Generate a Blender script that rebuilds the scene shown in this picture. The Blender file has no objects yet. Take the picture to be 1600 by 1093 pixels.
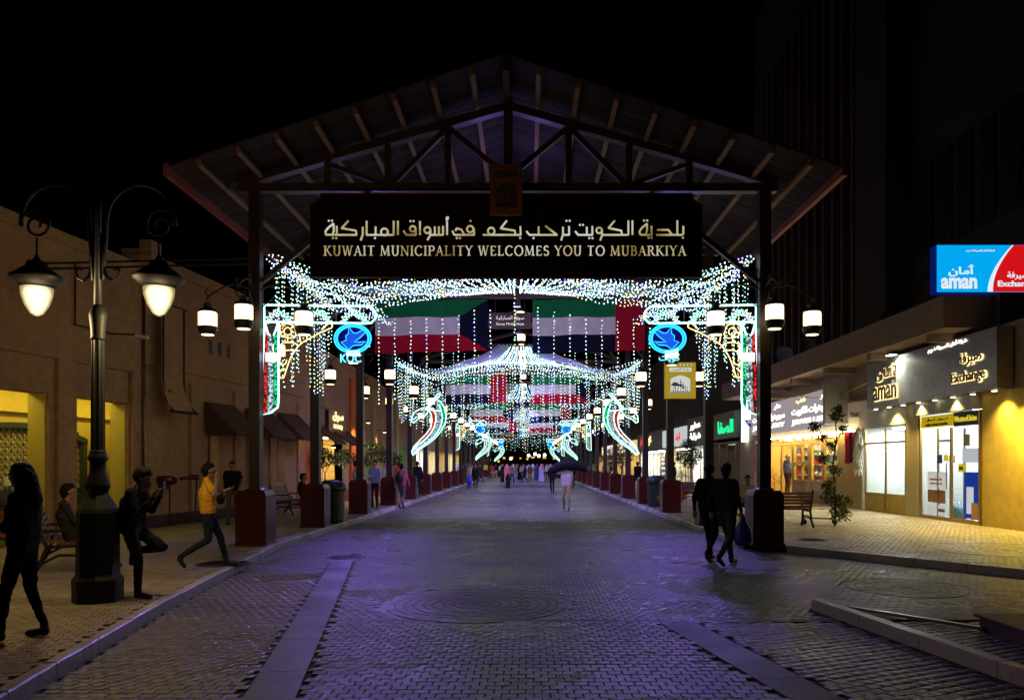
import bpy, math, random
import numpy as np
from mathutils import Vector, Matrix

R = math.radians
rnd = random.Random(7)
scene = bpy.context.scene
COL = scene.collection

# ------------------------------------------------------------------ camera, world, exposure
EYE = 1.72
cam = bpy.data.cameras.new('camera')
cam_ob = bpy.data.objects.new('camera', cam)
COL.objects.link(cam_ob)
cam_ob.location = (0, 0, EYE)
cam_ob.rotation_euler = (R(90), 0, 0)
cam.sensor_width = 36
cam.lens = 27.0
cam.shift_x = -25 / 1600
cam.shift_y = 178 / 1600
cam.clip_start = 0.05
cam.clip_end = 900
scene.camera = cam_ob

world = bpy.data.worlds.new('World')
scene.world = world
world.use_nodes = True
wn = world.node_tree
sky = wn.nodes.new('ShaderNodeTexSky')
sky.sky_type = 'NISHITA'
sky.sun_disc = False
sky.sun_elevation = R(-4)
sky.sun_rotation = R(200)
wn.links.new(sky.outputs['Color'], wn.nodes['Background'].inputs['Color'])
wn.nodes['Background'].inputs['Strength'].default_value = 0.004

vs = scene.view_settings
vs.view_transform = 'Standard'
vs.look = 'None'
vs.exposure = -0.3
vs.gamma = 1.0
vs.use_curve_mapping = False
scene.render.engine = 'CYCLES'
cy = scene.cycles
cy.use_denoising = True
cy.max_bounces = 5
cy.diffuse_bounces = 2
cy.glossy_bounces = 3
cy.transmission_bounces = 4
cy.transparent_max_bounces = 8
cy.sample_clamp_indirect = 2.0
cy.use_light_tree = True
cy.caustics_reflective = False
cy.caustics_refractive = False

# ------------------------------------------------------------------ helpers
def P(px, py, Y):
    """pixel of the photograph at street depth Y -> place in metres"""
    return Vector(((px - 825) / 1200 * Y, Y, EYE + (724.5 - py) / 1200 * Y))

def mat(name, col, rough=.7, metal=0., emit=None, es=0., noise=0., nscale=8., bump=0., bscale=40.,
        island=0., spec=.5, alpha=1., trans=0., sampling=None, coat=0., stain=0.):
    m = bpy.data.materials.new(name)
    m.use_nodes = True
    nt = m.node_tree
    b = nt.nodes['Principled BSDF']
    b.inputs['Base Color'].default_value = (*col, 1)
    b.inputs['Roughness'].default_value = rough
    b.inputs['Metallic'].default_value = metal
    b.inputs['Specular IOR Level'].default_value = spec
    b.inputs['Coat Weight'].default_value = coat
    if trans: b.inputs['Transmission Weight'].default_value = trans
    if alpha < 1: b.inputs['Alpha'].default_value = alpha
    last = None
    if noise or island or stain or bump:
        tc = nt.nodes.new('ShaderNodeTexCoord')
        geo = nt.nodes.new('ShaderNodeNewGeometry')
        src = geo.outputs['Position']
    def scale_col(fac_socket, lo, hi, prev):
        mr = nt.nodes.new('ShaderNodeMapRange')
        mr.inputs['To Min'].default_value = lo
        mr.inputs['To Max'].default_value = hi
        nt.links.new(fac_socket, mr.inputs['Value'])
        mx = nt.nodes.new('ShaderNodeMix'); mx.data_type = 'RGBA'; mx.blend_type = 'MULTIPLY'
        mx.inputs['Factor'].default_value = 1
        if prev: nt.links.new(prev, mx.inputs['A'])
        else: mx.inputs['A'].default_value = (*col, 1)
        nt.links.new(mr.outputs['Result'], mx.inputs['B'])
        return mx.outputs['Result']
    if noise:
        n = nt.nodes.new('ShaderNodeTexNoise')
        n.inputs['Scale'].default_value = nscale
        n.inputs['Detail'].default_value = 6
        n.inputs['Roughness'].default_value = .65
        nt.links.new(src, n.inputs['Vector'])
        last = scale_col(n.outputs['Fac'], 1 - noise * 1.6, 1 + noise * 1.6, last)
    if stain:
        n2 = nt.nodes.new('ShaderNodeTexNoise')
        n2.inputs['Scale'].default_value = .7
        n2.inputs['Detail'].default_value = 5
        nt.links.new(src, n2.inputs['Vector'])
        last = scale_col(n2.outputs['Fac'], 1 - stain * 2, 1 + stain * 2, last)
        mr = nt.nodes.new('ShaderNodeMapRange')
        mr.inputs['From Min'].default_value = .35; mr.inputs['From Max'].default_value = .65
        mr.inputs['To Min'].default_value = rough - .12; mr.inputs['To Max'].default_value = min(1, rough + .12)
        nt.links.new(n2.outputs['Fac'], mr.inputs['Value'])
        nt.links.new(mr.outputs['Result'], b.inputs['Roughness'])
    if island:
        last = scale_col(geo.outputs['Random Per Island'], 1 - island, 1 + island, last)
        oi = nt.nodes.new('ShaderNodeObjectInfo')
        last = scale_col(oi.outputs['Random'], 1 - island * .6, 1 + island * .6, last)
    if last: nt.links.new(last, b.inputs['Base Color'])
    if bump:
        n = nt.nodes.new('ShaderNodeTexNoise')
        n.inputs['Scale'].default_value = bscale
        n.inputs['Detail'].default_value = 4
        nt.links.new(src, n.inputs['Vector'])
        bm_ = nt.nodes.new('ShaderNodeBump')
        bm_.inputs['Strength'].default_value = bump
        bm_.inputs['Distance'].default_value = .02
        nt.links.new(n.outputs['Fac'], bm_.inputs['Height'])
        nt.links.new(bm_.outputs['Normal'], b.inputs['Normal'])
    if es:
        b.inputs['Emission Color'].default_value = (*(emit or col), 1)
        b.inputs['Emission Strength'].default_value = es
    if sampling: m.cycles.emission_sampling = sampling
    return m

def tag(o, label=None, cat=None, group=None, kind=None):
    if label: o['label'] = label
    if cat: o['category'] = cat
    if group: o['group'] = group
    if kind: o['kind'] = kind
    return o

def empty(name, loc=(0, 0, 0), rz=0., label=None, cat=None, group=None):
    o = bpy.data.objects.new(name, None)
    COL.objects.link(o)
    o.location = loc
    o.rotation_euler = (0, 0, rz)
    o.empty_display_size = .2
    return tag(o, label, cat, group)

def copy_tree(o, parent=None):
    c = o.copy()
    COL.objects.link(c)
    c.parent = parent
    for ch in list(o.children):
        copy_tree(ch, c)
    return c

class MB:
    """collects shapes, then links them as ONE mesh object"""
    def __init__(s):
        s.v = []; s.f = []; s.m = []; s.cur = 0
    def add(s, vs, fs):
        o = len(s.v)
        s.v += [tuple(v) for v in vs]
        for f in fs:
            s.f.append(tuple(i + o for i in f)); s.m.append(s.cur)
        return s
    def box(s, c, d, rz=0., M=None):
        x, y, z = d[0] / 2, d[1] / 2, d[2] / 2
        vs = [Vector((a, b, e)) for e in (-z, z) for a, b in ((-x, -y), (x, -y), (x, y), (-x, y))]
        if rz: vs = [Matrix.Rotation(rz, 3, 'Z') @ v for v in vs]
        if M: vs = [M @ v for v in vs]
        c = Vector(c)
        return s.add([v + c for v in vs], [(3, 2, 1, 0), (4, 5, 6, 7), (0, 1, 5, 4), (1, 2, 6, 5), (2, 3, 7, 6), (3, 0, 4, 7)])
    def span(s, a, b):
        return s.box([(a[i] + b[i]) / 2 for i in range(3)], [abs(b[i] - a[i]) for i in range(3)])
    def bar(s, a, b, w, h=None, up=(0, 0, 1)):
        a, b = Vector(a), Vector(b)
        d = (b - a)
        L = d.length
        if L < 1e-6: return s
        d /= L
        u = Vector(up)
        if abs(d.dot(u)) > .98: u = Vector((0, 1, 0))
        r = d.cross(u).normalized(); u = r.cross(d)
        h = h or w
        vs = []
        for p in (a, b):
            for i, j in ((-1, -1), (1, -1), (1, 1), (-1, 1)):
                vs.append(p + r * i * w / 2 + u * j * h / 2)
        return s.add(vs, [(3, 2, 1, 0), (4, 5, 6, 7), (0, 1, 5, 4), (1, 2, 6, 5), (2, 3, 7, 6), (3, 0, 4, 7)])
    def tube(s, pts, r, n=6, closed=False, cap=True):
        pts = [Vector(p) for p in pts]
        N = len(pts)
        rs = r if isinstance(r, (list, tuple)) else [r] * N
        vs = []
        ref = None
        for i, p in enumerate(pts):
            if closed: d = pts[(i + 1) % N] - pts[i - 1]
            else: d = pts[min(i + 1, N - 1)] - pts[max(i - 1, 0)]
            if d.length < 1e-9: d = Vector((0, 0, 1))
            d.normalize()
            if ref is None:
                ref = Vector((0, 1, 0)) if abs(d.y) < .9 else Vector((1, 0, 0))
            a = (ref - d * ref.dot(d))
            if a.length < 1e-4: a = Vector((1, 0, 0)) - d * d.x
            a.normalize(); ref = a
            b = d.cross(a)
            for k in range(n):
                t = 2 * math.pi * k / n
                vs.append(p + (a * math.cos(t) + b * math.sin(t)) * rs[i])
        fs = []
        for i in range(N if closed else N - 1):
            j = (i + 1) % N
            for k in range(n):
                k2 = (k + 1) % n
                fs.append((i * n + k, i * n + k2, j * n + k2, j * n + k))
        if cap and not closed:
            fs.append(tuple(range(n - 1, -1, -1)))
            fs.append(tuple((N - 1) * n + k for k in range(n)))
        return s.add(vs, fs)
    def lathe(s, prof, n=16, c=(0, 0, 0), sq=None):
        vs = []
        for r, z in prof:
            for k in range(n):
                t = 2 * math.pi * (k + .5) / n
                vs.append((c[0] + r * math.cos(t), c[1] + r * math.sin(t), c[2] + z))
        fs = []
        for i in range(len(prof) - 1):
            for k in range(n):
                k2 = (k + 1) % n
                fs.append((i * n + k, i * n + k2, (i + 1) * n + k2, (i + 1) * n + k))
        fs.append(tuple(range(n - 1, -1, -1)))
        fs.append(tuple((len(prof) - 1) * n + k for k in range(n)))
        return s.add(vs, fs)
    def prism(s, pts, depth, to3):
        """outline pts (2-D) -> closed solid; to3(x, z, d) places a point at depth d"""
        n = len(pts)
        vs = [to3(x, z, 0) for x, z in pts] + [to3(x, z, depth) for x, z in pts]
        fs = [tuple(range(n)), tuple(range(2 * n - 1, n - 1, -1))]
        for i in range(n):
            j = (i + 1) % n
            fs.append((i, i + n, j + n, j))
        return s.add(vs, fs)
    def ball(s, c, r, n=8, m=5, sc=(1, 1, 1)):
        c = Vector(c)
        prof = []
        vs = [c + Vector((0, 0, -r * sc[2]))]
        for i in range(1, m):
            t = -math.pi / 2 + math.pi * i / m
            for k in range(n):
                p = 2 * math.pi * k / n
                vs.append(c + Vector((r * math.cos(t) * math.cos(p) * sc[0], r * math.cos(t) * math.sin(p) * sc[1], r * math.sin(t) * sc[2])))
        vs.append(c + Vector((0, 0, r * sc[2])))
        fs = []
        for k in range(n): fs.append((0, 1 + (k + 1) % n, 1 + k))
        for i in range(m - 2):
            for k in range(n):
                a, b = 1 + i * n + k, 1 + i * n + (k + 1) % n
                fs.append((a, b, b + n, a + n))
        top = len(vs) - 1
        for k in range(n): fs.append((top, 1 + (m - 2) * n + k, 1 + (m - 2) * n + (k + 1) % n))
        return s.add(vs, fs)
    def octa(s, c, r):
        x, y, z = c
        return s.add([(x + r, y, z), (x, y + r, z), (x - r, y, z), (x, y - r, z), (x, y, z + r), (x, y, z - r)],
                     [(0, 1, 4), (1, 2, 4), (2, 3, 4), (3, 0, 4), (1, 0, 5), (2, 1, 5), (3, 2, 5), (0, 3, 5)])
    def mesh(s, name, mats, smooth=False):
        me = bpy.data.meshes.new(name)
        me.from_pydata(s.v, [], s.f)
        for m in (mats if isinstance(mats, (list, tuple)) else [mats]): me.materials.append(m)
        if len(set(s.m)) > 1 or (s.m and s.m[0]): me.polygons.foreach_set('material_index', s.m)
        if smooth: me.polygons.foreach_set('use_smooth', [True] * len(s.f))
        me.update()
        return me
    def build(s, name, mats, parent=None, smooth=False, world=False, **kw):
        """world=True: vertices are world places and the (unrotated) parent stands somewhere else"""
        o = bpy.data.objects.new(name, s.mesh(name, mats, smooth))
        COL.objects.link(o)
        if parent:
            o.parent = parent
            if world:
                p = parent
                off = Vector((0, 0, 0))
                while p: off += Vector(p.location); p = p.parent
                o.location = -off
        return tag(o, kw.get('label'), kw.get('cat'), kw.get('group'), kw.get('kind'))

def place(me, name, parent=None, loc=(0, 0, 0), rot=(0, 0, 0), sc=(1, 1, 1)):
    o = bpy.data.objects.new(name, me)
    COL.objects.link(o)
    if parent: o.parent = parent
    o.location = loc; o.rotation_euler = rot; o.scale = sc
    return o

ORD = ['first', 'second', 'third', 'fourth', 'fifth', 'sixth', 'seventh', 'eighth', 'ninth', 'tenth', 'eleventh', 'twelfth',
       'thirteenth', 'fourteenth', 'fifteenth', 'sixteenth', 'seventeenth', 'eighteenth', 'nineteenth', 'twentieth',
       'twenty-first', 'twenty-second']

# ------------------------------------------------------------------ lettering
_AR = {  # isolated, final, initial, medial
 'ا': (0xFE8D, 0xFE8E, 0, 0), 'أ': (0xFE83, 0xFE84, 0, 0), 'ب': (0xFE8F, 0xFE90, 0xFE91, 0xFE92), 'ة': (0xFE93, 0xFE94, 0, 0),
 'ت': (0xFE95, 0xFE96, 0xFE97, 0xFE98), 'ج': (0xFE9D, 0xFE9E, 0xFE9F, 0xFEA0), 'ح': (0xFEA1, 0xFEA2, 0xFEA3, 0xFEA4),
 'خ': (0xFEA5, 0xFEA6, 0xFEA7, 0xFEA8), 'د': (0xFEA9, 0xFEAA, 0, 0), 'ذ': (0xFEAB, 0xFEAC, 0, 0), 'ر': (0xFEAD, 0xFEAE, 0, 0),
 'ز': (0xFEAF, 0xFEB0, 0, 0), 'س': (0xFEB1, 0xFEB2, 0xFEB3, 0xFEB4), 'ش': (0xFEB5, 0xFEB6, 0xFEB7, 0xFEB8),
 'ص': (0xFEB9, 0xFEBA, 0xFEBB, 0xFEBC), 'ع': (0xFEC9, 0xFECA, 0xFECB, 0xFECC), 'ف': (0xFED1, 0xFED2, 0xFED3, 0xFED4),
 'ق': (0xFED5, 0xFED6, 0xFED7, 0xFED8), 'ك': (0xFED9, 0xFEDA, 0xFEDB, 0xFEDC), 'ل': (0xFEDD, 0xFEDE, 0xFEDF, 0xFEE0),
 'م': (0xFEE1, 0xFEE2, 0xFEE3, 0xFEE4), 'ن': (0xFEE5, 0xFEE6, 0xFEE7, 0xFEE8), 'ه': (0xFEE9, 0xFEEA, 0xFEEB, 0xFEEC),
 'و': (0xFEED, 0xFEEE, 0, 0), 'ي': (0xFEF1, 0xFEF2, 0xFEF3, 0xFEF4), 'ى': (0xFEEF, 0xFEF0, 0, 0), 'ط': (0xFEC1, 0xFEC2, 0xFEC3, 0xFEC4)}
def arabic(t):
    out = []
    for i, c in enumerate(t):
        if c not in _AR: out.append(c); continue
        prev = i > 0 and t[i - 1] in _AR and _AR[t[i - 1]][2] != 0
        nxt = i + 1 < len(t) and t[i + 1] in _AR and _AR[c][2] != 0
        a = _AR[c]
        out.append(chr(a[3] if prev and nxt else a[1] if prev else a[2] if nxt else a[0]))
    return ''.join(reversed(out))

_txt = {}
def text_mesh(t, bold=0.):
    key = (t, bold)
    if key in _txt: return _txt[key]
    cu = bpy.data.curves.new('lettering', 'FONT')
    cu.body = t
    cu.size = 1
    cu.extrude = .03
    cu.offset = bold
    cu.resolution_u = 3
    ob = bpy.data.objects.new('lettering', cu)
    COL.objects.link(ob)
    dg = bpy.context.evaluated_depsgraph_get()
    me = bpy.data.meshes.new_from_object(ob.evaluated_get(dg))
    bpy.data.objects.remove(ob)
    _txt[key] = me
    return me

def lettering(t, m, parent, c, width=None, height=None, face='front', bold=0., depth=.02, name='lettering'):
    """t centred on local place c; face: front (towards -Y), right (wall facing -X), left (wall facing +X)"""
    me = text_mesh(t, bold).copy()
    n = len(me.vertices)
    co = np.zeros(n * 3); me.vertices.foreach_get('co', co); co = co.reshape(-1, 3)
    if n == 0: return None
    lo, hi = co.min(0), co.max(0)
    co -= (lo + hi) / 2
    w, h = hi[0] - lo[0], hi[1] - lo[1]
    sx = (width / w) if width else height / h
    sy = (height / h) if height else sx
    q = np.stack([co[:, 0] * sx, co[:, 1] * sy, co[:, 2] * depth / .06], 1)
    if face == 'front': q = np.stack([q[:, 0], -q[:, 2], q[:, 1]], 1)
    elif face == 'right': q = np.stack([-q[:, 2], -q[:, 0], q[:, 1]], 1)
    else: q = np.stack([q[:, 2], q[:, 0], q[:, 1]], 1)
    me.vertices.foreach_set('co', q.reshape(-1)); me.update()
    me.materials.clear(); me.materials.append(m)
    o = bpy.data.objects.new(name, me)
    COL.objects.link(o)
    o.parent = parent
    o.location = c
    return o

# ------------------------------------------------------------------ materials
M = {}
M['joint'] = mat('joint_sand', (.045, .04, .042), .9, noise=.3)
M['paver'] = mat('clay_paver', (.15, .135, .145), .34, noise=.2, nscale=24, island=.22, stain=.13, bump=.4, bscale=70)
M['paver_walk'] = mat('buff_paver', (.30, .25, .17), .42, noise=.18, nscale=30, island=.2, stain=.16, bump=.35, bscale=90)
M['paver_ring'] = mat('red_grey_paver', (.14, .105, .12), .4, noise=.2, nscale=30, island=.2, stain=.14, bump=.3, bscale=90)
M['concrete'] = mat('smooth_concrete', (.085, .08, .09), .5, noise=.2, nscale=18, stain=.14, bump=.25, bscale=60)
M['kerb'] = mat('white_kerb_stone', (.46, .43, .50), .3, noise=.25, nscale=20, stain=.1, bump=.2)
M['maroon'] = mat('maroon_pedestal_tile', (.075, .014, .012), .22, noise=.2, nscale=12, bump=.1, bscale=30)
M['post'] = mat('dark_brown_steel', (.028, .014, .011), .45, noise=.2)
M['beam'] = mat('brown_painted_beam', (.05, .022, .017), .5, noise=.3, nscale=14)
M['purlin'] = mat('pale_timber_purlin', (.24, .13, .09), .75, noise=.3, nscale=10, spec=.2)
M['board'] = mat('roof_boarding', (.042, .027, .030), .8, noise=.4, nscale=9, island=.35, spec=.1)
M['fascia'] = mat('red_fascia_timber', (.26, .055, .055), .55, noise=.25, nscale=9)
M['iron'] = mat('black_wrought_iron', (.008, .008, .009), .55)
M['signface'] = mat('deep_maroon_sign_face', (.012, .002, .002), .8, spec=.05)
M['trim_red'] = mat('red_sign_trim', (.12, .008, .006), .5)
M['plaster'] = mat('tan_plaster', (.46, .265, .13), .85, noise=.28, nscale=5, stain=.2, bump=.7, bscale=70)
M['plaster_in'] = mat('porch_yellow_plaster', (.62, .52, .12), .8, noise=.08, bump=.2)
M['lattice'] = mat('pale_lattice', (.6, .56, .3), .6)
M['dkgreen'] = mat('dark_green_timber', (.03, .05, .028), .5)
M['awning'] = mat('brown_awning_canvas', (.085, .04, .035), .8, noise=.2)
M['orange'] = mat('orange_plaster', (.75, .16, .025), .8, noise=.1)
M['ywall'] = mat('yellow_plaster', (.62, .44, .11), .85, noise=.22, nscale=4, stain=.14, bump=.4, bscale=60)
M['cream'] = mat('cream_plaster', (.55, .45, .28), .8, noise=.12, bump=.3)
M['white'] = mat('white_paint', (.75, .74, .70), .5, noise=.05)
M['grey'] = mat('grey_cladding', (.30, .30, .30), .4, noise=.1)
M['greyp'] = mat('glossy_grey_sign_panel', (.26, .25, .28), .3, metal=.4, noise=.35, nscale=5)
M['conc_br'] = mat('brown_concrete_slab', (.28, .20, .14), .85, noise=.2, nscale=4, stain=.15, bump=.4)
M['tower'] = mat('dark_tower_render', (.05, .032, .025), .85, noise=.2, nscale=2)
M['wood'] = mat('varnished_pine', (.62, .38, .08), .35, noise=.25, nscale=8)
M['wooddk'] = mat('dark_wood', (.05, .03, .02), .5, noise=.3)
M['black'] = mat('black_paint', (.012, .012, .012), .5)
M['steel'] = mat('brushed_steel', (.5, .5, .5), .3, metal=1)
M['green_bin'] = mat('dark_green_plastic', (.012, .03, .02), .45)
M['leaf'] = mat('leaf_green', (.065, .10, .03), .55, noise=.4, nscale=6, island=.5)
M['leafdk'] = mat('leaf_dark', (.04, .075, .03), .55, noise=.4, nscale=6, island=.5)
M['bark'] = mat('bark', (.09, .06, .035), .85, noise=.3)
M['terracotta'] = mat('terracotta', (.42, .10, .045), .7, noise=.15)
M['redcloth'] = mat('red_woven_cloth', (.6, .02, .05), .85, noise=.3, nscale=20)
M['fluff'] = mat('cream_fleece', (.62, .55, .40), .9, noise=.25, nscale=30, bump=.6)
def glass_mat():
    m = bpy.data.materials.new('shop_window_glass'); m.use_nodes = True
    nt = m.node_tree; nt.nodes.clear()
    o = nt.nodes.new('ShaderNodeOutputMaterial'); mx = nt.nodes.new('ShaderNodeMixShader')
    t = nt.nodes.new('ShaderNodeBsdfTransparent'); g = nt.nodes.new('ShaderNodeBsdfGlossy')
    g.inputs['Roughness'].default_value = .04
    t.inputs['Color'].default_value = (.93, .96, .96, 1)
    mx.inputs['Fac'].default_value = .09
    nt.links.new(t.outputs[0], mx.inputs[1]); nt.links.new(g.outputs[0], mx.inputs[2]); nt.links.new(mx.outputs[0], o.inputs[0])
    return m
M['glass'] = glass_mat()
def cloth_mat(name, col, tr=.45):
    m = bpy.data.materials.new(name); m.use_nodes = True
    nt = m.node_tree; nt.nodes.clear()
    o = nt.nodes.new('ShaderNodeOutputMaterial'); mx = nt.nodes.new('ShaderNodeMixShader')
    d = nt.nodes.new('ShaderNodeBsdfDiffuse'); t = nt.nodes.new('ShaderNodeBsdfTranslucent')
    g = nt.nodes.new('ShaderNodeNewGeometry'); n = nt.nodes.new('ShaderNodeTexNoise'); n.inputs['Scale'].default_value = 3
    nt.links.new(g.outputs['Position'], n.inputs['Vector'])
    mr = nt.nodes.new('ShaderNodeMapRange'); mr.inputs['To Min'].default_value = .75; mr.inputs['To Max'].default_value = 1.2
    nt.links.new(n.outputs['Fac'], mr.inputs['Value'])
    cm = nt.nodes.new('ShaderNodeMix'); cm.data_type = 'RGBA'; cm.blend_type = 'MULTIPLY'; cm.inputs['Factor'].default_value = 1
    cm.inputs['A'].default_value = (*col, 1); nt.links.new(mr.outputs['Result'], cm.inputs['B'])
    for b in (d, t): nt.links.new(cm.outputs['Result'], b.inputs['Color'])
    mx.inputs['Fac'].default_value = tr
    nt.links.new(d.outputs[0], mx.inputs[1]); nt.links.new(t.outputs[0], mx.inputs[2]); nt.links.new(mx.outputs[0], o.inputs[0])
    return m
M['veil'] = cloth_mat('white_canopy_fabric', (.62, .60, .72))
M['f_green'] = cloth_mat('flag_green', (.015, .22, .075))
M['f_white'] = cloth_mat('flag_white', (.82, .78, .84))
M['f_red'] = cloth_mat('flag_red', (.50, .015, .045))
M['f_black'] = cloth_mat('flag_black', (.015, .015, .04))

def emis(name, col, s, sampling='AUTO'):
    m = bpy.data.materials.new(name); m.use_nodes = True
    nt = m.node_tree; nt.nodes.clear()
    o = nt.nodes.new('ShaderNodeOutputMaterial'); e = nt.nodes.new('ShaderNodeEmission')
    e.inputs['Color'].default_value = (*col, 1); e.inputs['Strength'].default_value = s
    nt.links.new(e.outputs[0], o.inputs[0])
    m.cycles.emission_sampling = sampling
    return m
M['bulb_c'] = emis('cool_white_bulb', (.50, .90, 1.0), 5.0, 'FRONT')
M['bulb_y'] = emis('warm_yellow_bulb', (1.0, .84, .35), 4.0, 'FRONT')
M['neon'] = emis('cyan_white_rope_light', (.45, 1.0, .93), 3.2, 'FRONT')
M['neon_gold'] = emis('gold_rope_light', (1.0, .72, .28), 2.6, 'FRONT')
M['neon_blue'] = emis('sky_blue_rope_light', (.02, .42, 1.0), 3.0, 'FRONT')
M['fill_blue'] = emis('blue_lit_emblem', (.015, .12, .95), 1.1, 'FRONT')
M['fill_red'] = emis('red_tinsel_lights', (1.0, .035, .03), 1.0, 'FRONT')
M['fill_green'] = emis('green_tinsel_lights', (.02, .75, .28), .9, 'FRONT')
M['fill_white'] = emis('white_lit_block', (.9, 1.0, 1.0), 4.0, 'FRONT')
M['fill_pale'] = emis('pale_tinsel_lights', (.5, .62, .68), .9, 'FRONT')
M['lantern'] = emis('lantern_glass_lit', (1.0, .70, .34), 6.2, 'FRONT')
M['letter_gold'] = emis('gold_backlit_letters', (1.0, .72, .30), 2.6, 'FRONT')
M['letter_white'] = emis('white_backlit_letters', (1.0, .95, .8), 3.0, 'FRONT')
M['letter_green'] = emis('green_neon_letters', (.02, 1.0, .28), 1.6, 'FRONT')
M['letter_red'] = emis('red_neon_letters', (1.0, .03, .05), 1.4, 'FRONT')
M['sign_cyan'] = emis('cyan_lightbox', (.0, .42, .95), 1.15)
M['sign_blue'] = emis('blue_lightbox_edge', (.005, .02, .25), .5)
M['sign_red'] = emis('red_lightbox', (.85, .008, .012), .95)
M['sign_white'] = emis('white_lightbox', (.85, .93, 1.0), 1.1)
M['tube_light'] = emis('white_shop_light', (.90, 1.0, 1.0), 75.0)
M['tube_warm'] = emis('warm_shop_light', (1.0, .76, .38), 55.0)
M['tube_porch'] = emis('yellow_porch_light', (1.0, .80, .16), 14.0)

def lamp(name, kind, loc, power, col, radius=.1, parent=None, rot=None, spot=None, blend=.5):
    l = bpy.data.lights.new(name, kind)
    l.energy = power; l.color = col
    if kind in ('POINT', 'SPOT'): l.shadow_soft_size = radius
    if kind == 'SPOT' and spot: l.spot_size = R(spot); l.spot_blend = blend
    o = bpy.data.objects.new(name, l)
    COL.objects.link(o)
    o.location = loc
    if rot: o.rotation_euler = rot
    if parent: o.parent = parent
    return o
def aim(o, d):
    o.rotation_euler = Vector(d).to_track_quat('-Z', 'Y').to_euler()
M['brass'] = mat('aged_brass', (.6, .38, .12), .35, metal=1)
M['bulb_v'] = emis('violet_blue_bulb', (.34, .24, 1.0), 9.0, 'FRONT')
M['wire'] = mat('thin_dark_wire', (.02, .03, .02), .6)
def tinsel(name, c, s):
    m = bpy.data.materials.new(name); m.use_nodes = True
    nt = m.node_tree; nt.nodes.clear()
    o = nt.nodes.new('ShaderNodeOutputMaterial'); e = nt.nodes.new('ShaderNodeEmission')
    g = nt.nodes.new('ShaderNodeNewGeometry'); v = nt.nodes.new('ShaderNodeTexVoronoi'); v.inputs['Scale'].default_value = 22
    nt.links.new(g.outputs['Position'], v.inputs['Vector'])
    mr = nt.nodes.new('ShaderNodeMapRange'); mr.inputs['From Min'].default_value = .15; mr.inputs['From Max'].default_value = .65
    mr.inputs['To Min'].default_value = s * 2.2; mr.inputs['To Max'].default_value = s * .12
    nt.links.new(v.outputs['Distance'], mr.inputs['Value']); nt.links.new(mr.outputs['Result'], e.inputs['Strength'])
    e.inputs['Color'].default_value = (*c, 1); nt.links.new(e.outputs[0], o.inputs[0]); m.cycles.emission_sampling = 'NONE'
    return m
M['fill_red'] = tinsel('red_tinsel_lights', (1.0, .04, .03), 1.0)
M['fill_green'] = tinsel('green_tinsel_lights', (.02, .8, .3), 1.0)
M['fill_pale'] = tinsel('pale_tinsel_lights', (.55, .7, .8), .9)

# ------------------------------------------------------------------ ground
WALK = .12
KLP = [(3.0, -3.2), (6.15, -3.77), (8.76, -4.2), (15.2, -5.0), (130, -5.02)]
def kl(Y): return np.interp(Y, [a for a, b in KLP], [b for a, b in KLP])
def right_line(Y): return 5.05 + (15.0 - Y) / 1.39
def in_street(X, Y):
    return (X > kl(Y)) & (Y < 24.2) & np.where(Y > 15.15, X < 4.36, X < right_line(Y))
MED = [(-.63, 9.45, 1.12), (-.42, 16.85, 1.3), (5.25, 10.67, .8)]
MEDW = (8.9, 14.3, 1.25)
BL = ((-3.27, 13.5), (-1.62, 4.0)); BR = ((1.62, 8.35), (2.42, 4.0)); BW = .19
def dist_band(X, Y, B):
    (x0, y0), (x1, y1) = B
    L = math.hypot(x1 - x0, y1 - y0); ux, uy = (x1 - x0) / L, (y1 - y0) / L
    s = (X - x0) * ux + (Y - y0) * uy
    d = (X - x0) * -uy + (Y - y0) * ux
    return s, d, L

sheet = mat('street_far_paving', (.19, .165, .16), .48)
def brick_far(m, c1, c2):
    nt = m.node_tree; b = nt.nodes['Principled BSDF']
    g = nt.nodes.new('ShaderNodeNewGeometry'); br = nt.nodes.new('ShaderNodeTexBrick')
    br.inputs['Color1'].default_value = (*c1, 1); br.inputs['Color2'].default_value = (*c2, 1)
    br.inputs['Mortar'].default_value = (.05, .045, .04, 1)
    br.inputs['Scale'].default_value = 1; br.inputs['Brick Width'].default_value = .122; br.inputs['Row Height'].default_value = .105
    br.inputs['Mortar Size'].default_value = .005
    nt.links.new(g.outputs['Position'], br.inputs['Vector'])
    n = nt.nodes.new('ShaderNodeTexNoise'); n.inputs['Scale'].default_value = .6; n.inputs['Detail'].default_value = 8
    nt.links.new(g.outputs['Position'], n.inputs['Vector'])
    mr = nt.nodes.new('ShaderNodeMapRange'); mr.inputs['To Min'].default_value = .7; mr.inputs['To Max'].default_value = 1.3
    nt.links.new(n.outputs['Fac'], mr.inputs['Value'])
    mx = nt.nodes.new('ShaderNodeMix'); mx.data_type = 'RGBA'; mx.blend_type = 'MULTIPLY'; mx.inputs['Factor'].default_value = 1
    nt.links.new(br.outputs['Color'], mx.inputs['A']); nt.links.new(mr.outputs['Result'], mx.inputs['B'])
    nt.links.new(mx.outputs['Result'], b.inputs['Base Color'])
    mr2 = nt.nodes.new('ShaderNodeMapRange'); mr2.inputs['From Min'].default_value = .35; mr2.inputs['From Max'].default_value = .65
    mr2.inputs['To Min'].default_value = .26; mr2.inputs['To Max'].default_value = .46
    nt.links.new(n.outputs['Fac'], mr2.inputs['Value']); nt.links.new(mr2.outputs['Result'], b.inputs['Roughness'])
    bp = nt.nodes.new('ShaderNodeBump'); bp.inputs['Strength'].default_value = .4; bp.inputs['Distance'].default_value = .01; bp.invert = True
    nt.links.new(br.outputs['Fac'], bp.inputs['Height']); nt.links.new(bp.outputs['Normal'], b.inputs['Normal'])
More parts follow.
